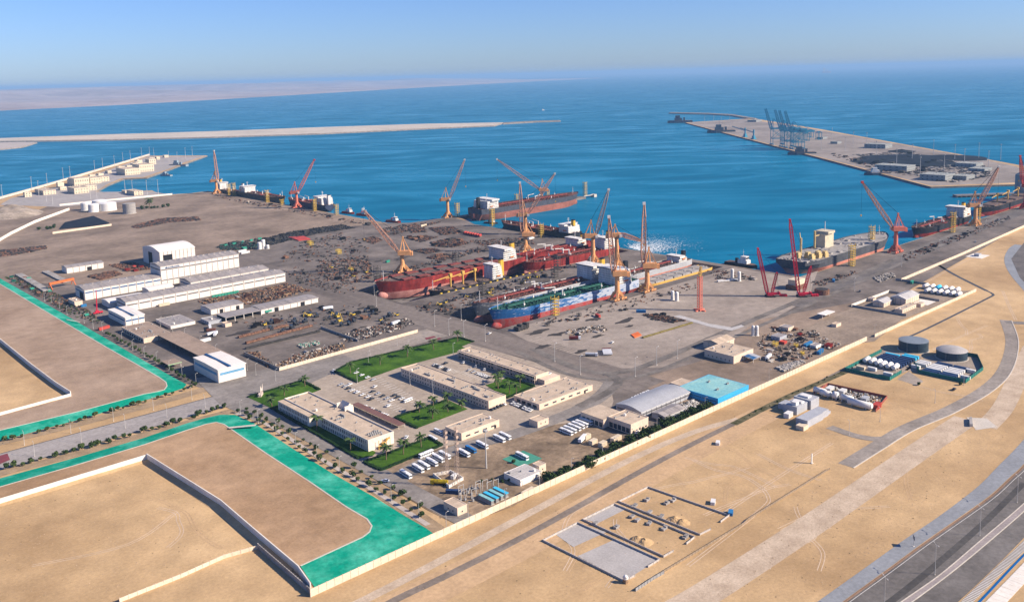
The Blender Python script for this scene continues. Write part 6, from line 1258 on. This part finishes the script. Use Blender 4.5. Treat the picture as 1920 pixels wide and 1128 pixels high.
# ================================================================== loose goods on the aprons
def stack_proto(seed, kind, m):
    def f():
        r = random.Random(seed); t = thing('loading_machine', 'x', 'machine') if kind == 'machine' else thing('steel_stack', 'x', 'steel stack'); L = r.uniform(5, 9)
        if kind == 'beams':
            for k in range(5): MB().box(-L/2+r.uniform(-1, 1), L/2+r.uniform(-1, 1), -2+k*.85, -1.5+k*.85, .25, r.uniform(.6, 1.4)).obj('beam', m, t)
            MB().box(-L*.3, -L*.3+.3, -2.2, 2.2, 0, .248).box(L*.3, L*.3+.3, -2.2, 2.2, 0, .248).obj('bearer', TIM, t)
        elif kind == 'block':
            w, h = r.uniform(2, 3.4), r.uniform(2, 4); MB().box(-L/2, L/2, -w, w, .3, .5).obj('plate', m, t)
            for k in range(5): MB().box(-L/2+L*k/4.6, -L/2+L*k/4.6+.25, -w, w, .502, h).obj('frame', m, t)
            MB().box(-L/2, L/2, w+.002, w+.2, .5, h*.9).obj('side_plate', m, t); MB().box(-1, 1, -w, w, 0, .298).obj('bearer', DKS, t)
        elif kind == 'plates':
            for k in range(4): MB().box(-L/2+r.uniform(-.8, .8), L/2+r.uniform(-.8, .8), -1.6+r.uniform(-.4, .4), 1.6+r.uniform(-.4, .4), .15+k*.28, .38+k*.28).obj('plate', m, t)
            MB().box(-L*.3, -L*.3+.4, -1.5, 1.5, 0, .148).box(L*.3, L*.3+.4, -1.5, 1.5, 0, .148).obj('bearer', TIM, t)
        elif kind == 'frame':
            h = r.uniform(3, 5); b = MB()
            for x in (-2.5, 0, 2.5):
                for y in (-2, 2): b.bar((x, y, 0), (x, y, h), .18)
            for z in (.2, h*.5, h):
                for y in (-2, 2): b.bar((-2.5, y, z), (2.5, y, z), .16)
                for x in (-2.5, 0, 2.5): b.bar((x, -2, z), (x, 2, z), .14)
            b.obj('cage_frame', m, t); MB().box(-2.3, 2.3, -1.8, 1.8, h*.5+.17, h*.5+.35).obj('platform', m, t)
        elif kind == 'pipes':
            for k in range(5): MB().bar((-L/2, -1.6+k*.8, .65), (L/2, -1.6+k*.8, .65), .38, 8).obj('pipe', m, t)
            for k in range(4): MB().bar((-L/2, -1.2+k*.8, 1.33), (L/2, -1.2+k*.8, 1.33), .38, 8).obj('pipe', m, t)
            MB().box(-L*.3, -L*.3+.3, -2.1, 2.1, 0, .268).box(L*.3, L*.3+.3, -2.1, 2.1, 0, .268).obj('bearer', TIM, t)
        elif kind == 'machine':
            MB().box(-1.6, 1.6, -1, 1, .5, 1.6).obj('chassis', m, t); MB().box(-.2, 1.2, -.9, .9, 1.602, 2.7).obj('cab', GLASS, t); MB().bar((-1.4, 0, 1.5), (-3.6, 0, 3.4), .2).bar((-3.6, 0, 3.4), (-4.4, 0, .8), .16).obj('arm', m, t); wheels(t, (-1, 1), .95, .5)
        return t
    return Proto(f)
KIN = {}
for kn, mm in (('beams', RUST), ('block', RUST), ('plates', DKS), ('pipes', RUST), ('frame', YEC), ('frame', DKS), ('block', DKS), ('machine', YEC), ('beams', TIM), ('plates', PALE), ('block', REC), ('beams', DKS), ('pipes', PALE), ('block', GRC), ('machine', DKP)):
    KIN[kn, mm.name] = [stack_proto(i*7+3, kn, mm) for i in range(2)]
NAMES = {'beams': 'stack of steel beams', 'block': 'ship section block', 'plates': 'stack of steel plates', 'pipes': 'stack of pipes', 'frame': 'access frame', 'machine': 'wheeled loading machine'}
COLN = {'rusty_steel': 'rusty', 'dark_steel': 'dark', 'yellow_frame': 'yellow', 'old_timber': 'brown', 'pale_scrap': 'pale', 'red_container': 'red', 'green_container': 'green', 'dark_car_paint': 'dark'}
def inpoly(x, y, P):
    c = False; j = len(P)-1
    for i in range(len(P)):
        if (P[i].y > y) != (P[j].y > y) and x < (P[j].x-P[i].x)*(y-P[i].y)/(P[j].y-P[i].y)+P[i].x: c = not c
        j = i
    return c
def scatter(where, poly, n, kinds, sc=(.8, 1.3), stuffn=0, m=None, seed=0, h=(.2, 1.4), size=(.4, 2.2)):
    P = PX(poly); r = random.Random(seed+len(where)); xs = [p.x for p in P]; ys = [p.y for p in P]; used = []
    def pt():
        for _ in range(60):
            x, y = r.uniform(min(xs), max(xs)), r.uniform(min(ys), max(ys))
            if inpoly(x, y, P): return x, y
        return P[0].x, P[0].y
    for k in range(n):
        for _ in range(25):
            x, y = pt()
            if all((x-a)**2+(y-b)**2 > 64 for a, b in used): break
        used.append((x, y)); kd = r.choice(kinds); kn, cm = kd; nm = COLN[cm]+' '+NAMES[kn]+' '+where
        r.choice(KIN[kd]).at((x, y, .3), r.choice((0, PI/2))+r.uniform(-.12, .12), nm, 'loose goods '+where, r.uniform(*sc))
    if stuffn:
        q = {}; ms = m or [DKS, RUST, PALE]
        for k in range(stuffn):
            x, y = pt(); b = q.setdefault(r.randrange(len(ms)), MB()); s = r.uniform(*size); w = r.uniform(.15, .8)*s; hh = r.uniform(*h); a = r.choice((0, PI/2))+r.gauss(0, .3); ux, uy = math.cos(a), math.sin(a); z = .3
            k0 = len(b.v)
            for zz in (z, z+hh):
                for (p, o) in ((-s, -w), (s, -w), (s, w), (-s, w)): b.v.append((x+ux*p-uy*o, y+uy*p+ux*o, zz))
            b.f += [tuple(k0+i for i in f) for f in ((3, 2, 1, 0), (4, 5, 6, 7), (0, 1, 5, 4), (1, 2, 6, 5), (2, 3, 7, 6), (3, 0, 4, 7))]
        for i, b in q.items(): stuff(b.obj('scattered_scrap', ms[i]))
R_, D__, Y_, T_, P_, X_ = ('beams', 'rusty_steel'), ('beams', 'dark_steel'), ('frame', 'yellow_frame'), ('beams', 'old_timber'), ('plates', 'pale_scrap'), ('block', 'rusty_steel')
PL, BD, PR, MY, FD, RB, GB, PPL, MD = ('plates', 'dark_steel'), ('block', 'dark_steel'), ('pipes', 'rusty_steel'), ('machine', 'yellow_frame'), ('frame', 'dark_steel'), ('block', 'red_container'), ('block', 'green_container'), ('pipes', 'pale_scrap'), ('machine', 'dark_car_paint')
DM = [DKS, RUST, DKS, DKS, RUST]
SC = (
 ('between the halls and the left dock', [(560, 455), (640, 435), (690, 455), (690, 480), (600, 490), (520, 490)], 12, [R_, X_, Y_, D__, BD, PL], 150, DM, (.9, 1.5), (.4, 2.2)),
 ('beside the yellow frames at the dock head', [(600, 490), (690, 480), (700, 520), (650, 535), (590, 515)], 12, [R_, X_, Y_, D__, BD, MY], 330, DM, (.8, 1.3), (.4, 2)),
 ('in the plot behind the white roofed hut', [(803, 428), (850, 425), (867, 437), (830, 441)], 6, [R_, D__, BD], 420, DM, (.9, 1.3), (.5, 2.4)),
 ('in the plot beside the white roofed hut', [(765, 428), (796, 427), (800, 435), (770, 437)], 4, [D__, PL], 130, DM, (.9, 1.3), (.5, 2.4)),
 ('in the largest plot behind the red bulk carrier', [(806, 455), (850, 446), (880, 456), (850, 464), (815, 463)], 9, [BD, D__, PL, X_], 480, DM, (.9, 1.4), (.5, 2.4)),
 ('in the dark plot near the low swung crane', [(776, 470), (810, 466), (827, 471), (800, 476)], 5, [D__, PL], 260, DM, (.9, 1.3), (.5, 2.2)),
 ('in the plate plot behind the red bulk carrier', [(800, 483), (830, 476), (855, 480), (830, 489)], 6, [R_, PL, P_], 120, DM, (.9, 1.4), (.5, 2.4)),
 ('in the middle plot of the rear apron', [(757, 446), (800, 442), (820, 446), (790, 454)], 5, [R_, D__, X_], 200, DM, (.9, 1.3), (.5, 2.2)),
 ('in the left plot of the rear apron', [(680, 449), (700, 444), (716, 450), (700, 458)], 4, [D__, R_], 200, DM, (.9, 1.3), (.5, 2.2)),
 ('beside the dark tanker berth', [(880, 452), (960, 446), (1000, 452), (960, 462), (905, 462)], 8, [R_, D__, BD], 160, DM, (.8, 1.2), (.4, 1.8)),
 ('on the strip between the two docks', [(770, 577), (900, 545), (1060, 495), (1080, 500), (960, 545), (850, 590), (800, 590)], 18, [BD, FD, MY, D__, BD, MD], 120, DM, (.7, 1.1), (.4, 1.8)),
 ('in the workshop yard before the longest hall', [(370, 565), (440, 552), (540, 532), (585, 545), (490, 568), (400, 577)], 14, [R_, T_, X_, P_, R_], 620, [RUST, DKS, RUST, TIM], (.7, 1.1), (.3, 1.6)),
 ('in the vehicle yard before the open bays', [(430, 605), (600, 575), (690, 570), (745, 600), (660, 605), (560, 612), (480, 620)], 24, [BD, D__, MD, BD, D__, X_], 60, DM, (.7, 1.1), (.4, 1.8)),
 ('parked in the vehicle yard', [(470, 612), (560, 596), (650, 580), (745, 590), (760, 600), (690, 612), (600, 612), (500, 628)], 30, [MD, MD, MD, MD, MY], 0, DM, (1.1, 1.7), (.4, 1)),
 ('parked on the strip between the docks', [(775, 578), (900, 548), (1000, 518), (1010, 522), (900, 556), (790, 588)], 14, [MD, MY], 0, DM, (1.0, 1.4), (.4, 1)),
 ('in the left walled storage yard', [(514, 686), (560, 663), (640, 644), (652, 653), (585, 676), (525, 693)], 14, [T_, R_, PPL, D__], 300, [DKS, TIM, PALE, RUST], (.5, .8), (.25, 1.0)),
 ('in the right walled storage yard', [(632, 628), (700, 612), (762, 597), (778, 608), (705, 632), (650, 643)], 14, [D__, PPL, P_, BD], 230, [DKS, PALE, DKS, RUST], (.5, .8), (.25, 1.0)),
 ('on the far dirt below the black stockpile', [(245, 425), (300, 410), (370, 407), (378, 413), (320, 417), (260, 428)], 6, [R_, D__, BD], 520, DM, (1, 1.6), (.6, 2.6)),
 ('on the far left dirt', [(0, 470), (85, 461), (88, 466), (30, 478), (0, 481)], 4, [R_, D__], 340, DM, (1, 1.6), (.6, 2.6)),
 ('in the black pallet yard behind the arched hall', [(470, 455), (540, 436), (640, 421), (665, 428), (600, 437), (540, 452), (500, 462)], 10, [D__, BD, BD], 900, [DKS, MATS['black_cover'], DKS], (.9, 1.4), (.5, 2.4)),
 ('in the green pallet yard behind the arched hall', [(405, 464), (440, 452), (470, 455), (500, 462), (470, 468), (420, 470)], 8, [GB, D__, BD], 330, [DKS, MATS['dark_green_deck'], DKS], (.7, 1.1), (.5, 2.)),
 ('beside the isolated white shed', [(165, 518), (215, 508), (228, 515), (190, 525)], 6, [R_, X_], 620, [RUST, DKS, RUST], (.7, 1.1), (.4, 1.8)),
 ('in the walled scrap plot behind the halls', [(205, 497), (250, 492), (285, 505), (240, 510)], 7, [R_, X_, RB], 300, [RUST, DKS, RUST], (.7, 1.1), (.4, 1.8)),
 ('around the nursery at the far left', [(10, 520), (40, 515), (180, 590), (190, 610), (130, 590)], 18, [D__, PR, X_, GB], 380, [DKS, RUST, DKS, MATS['bush_leaves']], (.6, .9), (.3, 1.4)),
 ('on the light concrete pad', [(1060, 620), (1130, 610), (1140, 622), (1070, 630)], 5, [T_, D__, P_], 60, [DKS, PALE, TIM], (.7, 1), (.3, 1.4)),
 ('beside the blue lorry on the pad', [(1205, 590), (1240, 590), (1285, 602), (1260, 606), (1225, 600)], 5, [D__, BD], 190, DM, (.7, 1), (.3, 1.6)),
 ('beside the right dock edge', [(1000, 605), (1160, 565), (1300, 530), (1310, 540), (1180, 580), (1010, 615)], 12, [BD, FD, D__, BD], 70, DM, (.6, .9), (.3, 1.4)),
 ('on the quay before the offshore vessel', [(1520, 530), (1600, 508), (1610, 512), (1540, 538)], 4, [D__, BD], 40, DM, (.7, 1), (.3, 1.4)),
 ('along the far right quay', [(1690, 480), (1890, 405), (1895, 412), (1700, 490)], 10, [D__, BD, R_, PL], 120, DM, (.7, 1.1), (.4, 2)),
 ('in the storage dirt beyond the blue building', [(1420, 640), (1450, 612), (1530, 622), (1580, 648), (1500, 678), (1440, 680)], 20, [BD, D__, P_, X_, BD, RB, FD, Y_], 170, [DKS, RUST, DKS, PALE], (.6, 1), (.3, 1.6)),
 ('along the side wall of the left storage yard', [(455, 662), (480, 656), (515, 686), (505, 690)], 4, [T_, R_], 70, [DKS, TIM, RUST], (.5, .8), (.25, 1.0)),
 ('in the middle of the left storage yard', [(555, 648), (595, 640), (602, 646), (565, 653)], 3, [PPL, P_], 60, [PALE, GRC, PALE], (.4, .7), (.25, .9)),
 ('along the perimeter wall in the storage dirt', [(1455, 690), (1500, 676), (1510, 680), (1470, 698)], 3, [P_, PPL], 260, [PALE, GREYD], (.5, .8), (.3, 1.3)),
 ('by the corner of the quay road', [(1637, 521), (1672, 512), (1680, 518), (1650, 530)], 5, [P_, D__], 170, [PALE, DKS, PALE], (.5, .8), (.4, 1.6)),
 ('in the white scrap beside the blue building', [(1262, 762), (1300, 752), (1318, 762), (1285, 773)], 3, [P_], 320, [PALE, SHIPW, DKS], (.4, .6), (.25, .9)),
 ('in the fenced plant yard', [(1540, 733), (1555, 725), (1655, 748), (1640, 768), (1560, 748)], 5, [D__, P_], 300, [DKS, PALE, SHIPW], (.4, .6), (.25, .9)),
 ('on the west quay edge', [(400, 364), (450, 374), (600, 400), (700, 419), (690, 424), (560, 400), (430, 376)], 7, [R_, BD, D__], 90, DM, (1, 1.5), (.6, 2.4)),
 ('at the seaward quay corner', [(1325, 505), (1400, 512), (1420, 525), (1345, 528)], 4, [P_, D__], 50, DM, (.7, 1), (.4, 1.8)),
 ('on the open apron beside the orange frames', [(560, 500), (600, 520), (680, 545), (640, 552), (560, 530), (525, 510)], 5, [BD, D__, MD], 90, DM, (.6, .9), (.3, 1.5)),
 ('behind the ships at the quay bend', [(700, 430), (760, 422), (800, 418), (830, 416), (800, 424), (740, 440)], 6, [D__, R_, PL], 160, DM, (.8, 1.2), (.4, 2)),
 ('along the rear edge of the left dock', [(700, 520), (800, 492), (900, 462), (1000, 452), (1000, 458), (890, 475), (790, 503), (705, 528)], 12, [BD, D__, FD, PL], 190, DM, (.6, .9), (.3, 1.8)),
 ('on the far terminal storage ground', [(1600, 290), (1700, 285), (1850, 312), (1860, 330), (1780, 345), (1700, 325)], 8, [D__, BD], 700, [DKS, MATS['black_cover'], GREYD], (1.5, 2.2), (1.5, 6)),
 ('on the container terminal', [(1560, 288), (1640, 303), (1720, 333), (1640, 318), (1560, 292)], 8, [D__, BD, R_], 90, DM, (1.5, 2.2), (1, 4)))
for i_, (wh, po, n_, kd, sn, mm, sc_, sz) in enumerate(SC): scatter(wh, po, n_, kd, sc_, int(sn*1.9), mm, i_, (.15, 1.5), sz)
for k in range(7):
    g = G(872+k*4.6, 439+k*.9); htank('small red tank in the row on the rear apron', g, 6, 2.2, REC, .4, 'red tanks on the rear apron', 'red_tank')
# named containers and racks that stand out
for lab, px, m, L, rz in (('small bright blue container between the halls', (311, 528), CYC, 9, 0), ('blue container beside the green racks', (386, 551), CYC, 8, 0), ('cream container before the longest hall, left', (308, 573), CREC, 12, 0), ('cream container before the longest hall, right', (400, 548), CREC, 12, 0), ('long cream container at the right of the green racks', (457, 539), CREC, 12, 0), ('red container on the concrete pad', (1121, 594), REC, 7, 1.3), ('blue container on the storage dirt', (1538, 662), BLC, 12, .2), ('long blue container in the storage dirt', (1515, 648), BLC, 14, .1), ('white container left on the storage dirt', (1440, 674), WHC, 9, .3), ('blue trailer container on the concrete pad', (1202, 586), BLC, 10, -.9), ('white container on the workshop road', (385, 640), WHC, 11, .1), ('red low container by the left shrub row', (195, 617), REC, 12, .3), ('white container behind the apron tanks', (454, 472), WHC, 14, .2), ('second white container behind the apron tanks', (460, 475), WHC, 14, .1), ('white roofed hut by the quay bend crane', (794, 424), CREC, 14, .2), ('cream box on the west quay', (466, 380), CREC, 16, 1.2), ('teal skip before the red bulk carrier crane', (727, 492), GRC, 7, .3), ('green container beside the small tank yard', (1710, 531), GRC, 9, .2), ('blue skip on the quay before the offshore vessel', (1563, 528), BLC, 7, .4), ('blue tarpaulin box by the tree nursery', (157, 575), BLC, 6, .1), ('white hut under the dark tanker crane', (996, 448), WHC, 12, .1)): container_at(lab, G(*px), L, rz, m, z=.2, h=2.8)
for i in range(9): container_at('green rack bay in the row before the longest hall', (434+i*3.7, 1003, 0), 3.2, 0, GRC, 'green racks before the longest hall', z=.2)
for i in range(10): container_at('green and black stacked pallet box behind the arched hall', tuple(G(415+i*8, 463-i*1.6)), 6, .4*(i % 3), GRC if i % 2 else DKS, 'pallet boxes behind the arched hall', z=.2)
# long red plate stack, orange gantry beam, timber racks, olive pipe line
for lab, poly, z, m in (('bright red low plate stack on the far apron', [(540, 446), (570, 444), (582, 449), (560, 452)], 1.6, REC), ('orange low frame on the concrete pad', [(1183, 628), (1196, 623), (1203, 629), (1190, 634)], .9, ORC)):
    tag(MB().prism([(p.x, p.y) for p in PX(poly)], .2, z).obj('plate_stack', m), lab, 'plate stack')
a, c = G(93, 543), G(139, 533); t = thing('gantry_beam', 'orange gantry crane beam at the far left pipe yard', 'gantry crane', tuple(a), math.atan2(c.y-a.y, c.x-a.x)); Lg = (c-a).length
MB().box(0, Lg, -1.4, 1.4, 6, 8.6).obj('beam', ORC, t)
for x in (1, Lg-1): MB().bar((x, -5, .1), (x, -.8, 6), .5).bar((x, 5, .1), (x, .8, 6), .5).obj('leg', ORC, t)
for lab, a, c, w_, h_, m in (('olive pipe line lying on the concrete pad', (1205, 634), (1298, 606), 2.2, 1.1, mat('olive_pipe', (.20, .16, .05), .8, .2)), ('long brown timber rack in the yard, front', (461, 645), (585, 612), 3, 2.2, RUST), ('long brown timber rack in the yard, rear', (447, 634), (540, 611), 3, 2.2, RUST), ('grey pipe row in the far left pipe yard, front', (35, 515), (88, 546), 9, 1.6, GREYD), ('grey pipe row in the far left pipe yard, rear', (85, 510), (125, 530), 8, 1.6, GREYD), ('white pipe lying on the quay corner', (1345, 529), (1388, 525), 3, 2, WHC), ('grey dark rack row in the walled storage yard', (460, 655), (600, 622), 2, 2, DKS)):
    A, C = G(*a), G(*c); d = C-A; t = thing('material_rack', lab, 'rack', (A.x, A.y, .3), math.atan2(d.y, d.x)); n = max(4, int(d.length/4))
    for k in range(n): MB().box(d.length*k/n+.1, d.length*(k+1)/n-.1, -w_/2, w_/2, .2, h_*rnd.uniform(.8, 1.1)).obj('bundle', m, t)
    MB().box(0, d.length, -w_/2-.1, w_/2+.1, 0, .198).obj('bearer', DKS, t)
# keel blocks on the dock floors, yellow capped altars
for i in range(16):
    for j in range(2):
        g = (628+i*11+j*4, 818+j*4.5); t = thing('keel_block', 'yellow topped keel block beside the black cargo ship', 'keel block', (g[0], g[1], -12.4), 0, 'yellow keel blocks in the left dock'); MB().box(-1.4, 1.4, -1.2, 1.2, 0, 9.2).obj('block', DKS, t); MB().box(-1.2, 1.2, -1, 1, 9.202, 10.6).obj('cap', YEC, t)
for px in ((1325, 600),): pass
# wooden scaffold house and rusty block on the concrete pad
g = G(1494, 540); t = thing('engine_shelter', 'cream box shelter raised on a rusty engine block', 'shelter', tuple(g)); MB().box(-12, 10, -7, 7, 0, 5).obj('engine_block', RUST, t); MB().box(-9, 9, -5, 6, 5.002, 11).obj('shelter_box', CREC, t)
g = G(1541, 551); t = thing('rusty_drum_block', 'round rusty ship section alone on the concrete', 'ship section', tuple(g)); MB().cyl(0, 0, .2, 5.5, 8, 18).obj('drum', RUST, t); MB().cyl(0, 0, 5.502, 6, 6.5, 18).obj('top_ring', DKS, t)
# drum mixers, drill marks: dark lift trucks before the right dock
g = G(978, 618); t = thing('transporter', 'black modular transporter block before the right dock', 'transporter', tuple(g), .1); 
for k in range(4): MB().box(-8+k*4.2, -4.4+k*4.2, -3, 3, .9, 4.5+(k % 2)*1.5).obj('module', DKS, t)
wheels(t, (-6, -2, 2, 6), 2.6, .9)
# ================================================================== haze
HZ = bpy.data.materials.new('haze'); HZ.use_nodes = True; n_ = HZ.node_tree; n_.nodes.remove(n_.nodes['Principled BSDF']); v = n_.nodes.new('ShaderNodeVolumePrincipled')
v.inputs['Color'].default_value = (.335, .575, .86, 1); v.inputs['Density'].default_value = 4.4e-5; v.inputs['Anisotropy'].default_value = 0
n_.links.new(v.outputs[0], n_.nodes['Material Output'].inputs['Volume'])
stuff(MB().box(-71000, 91000, -71000, 91000, -15, 330).obj('haze', HZ))
# ================================================================== labels that single each repeat out
def ordinal(k):
    W_ = ['first', 'second', 'third', 'fourth', 'fifth', 'sixth', 'seventh', 'eighth', 'ninth', 'tenth', 'eleventh', 'twelfth']
    return W_[k] if k < 12 else '%d%s' % (k+1, 'th' if 10 < (k+1) % 100 < 14 else {1: 'st', 2: 'nd', 3: 'rd'}.get((k+1) % 10, 'th'))
bpy.context.view_layer.update()
by = {}
for o in TOP: by.setdefault(o['label'], []).append(o)
for lab, os_ in by.items():
    if len(os_) > 1:
        os_.sort(key=lambda o: Q(o.location)[0])
        for k, o in enumerate(os_): o['label'] = ordinal(k)+' from left, '+lab if len(lab.split()) < 14 else ordinal(k)+' '+lab
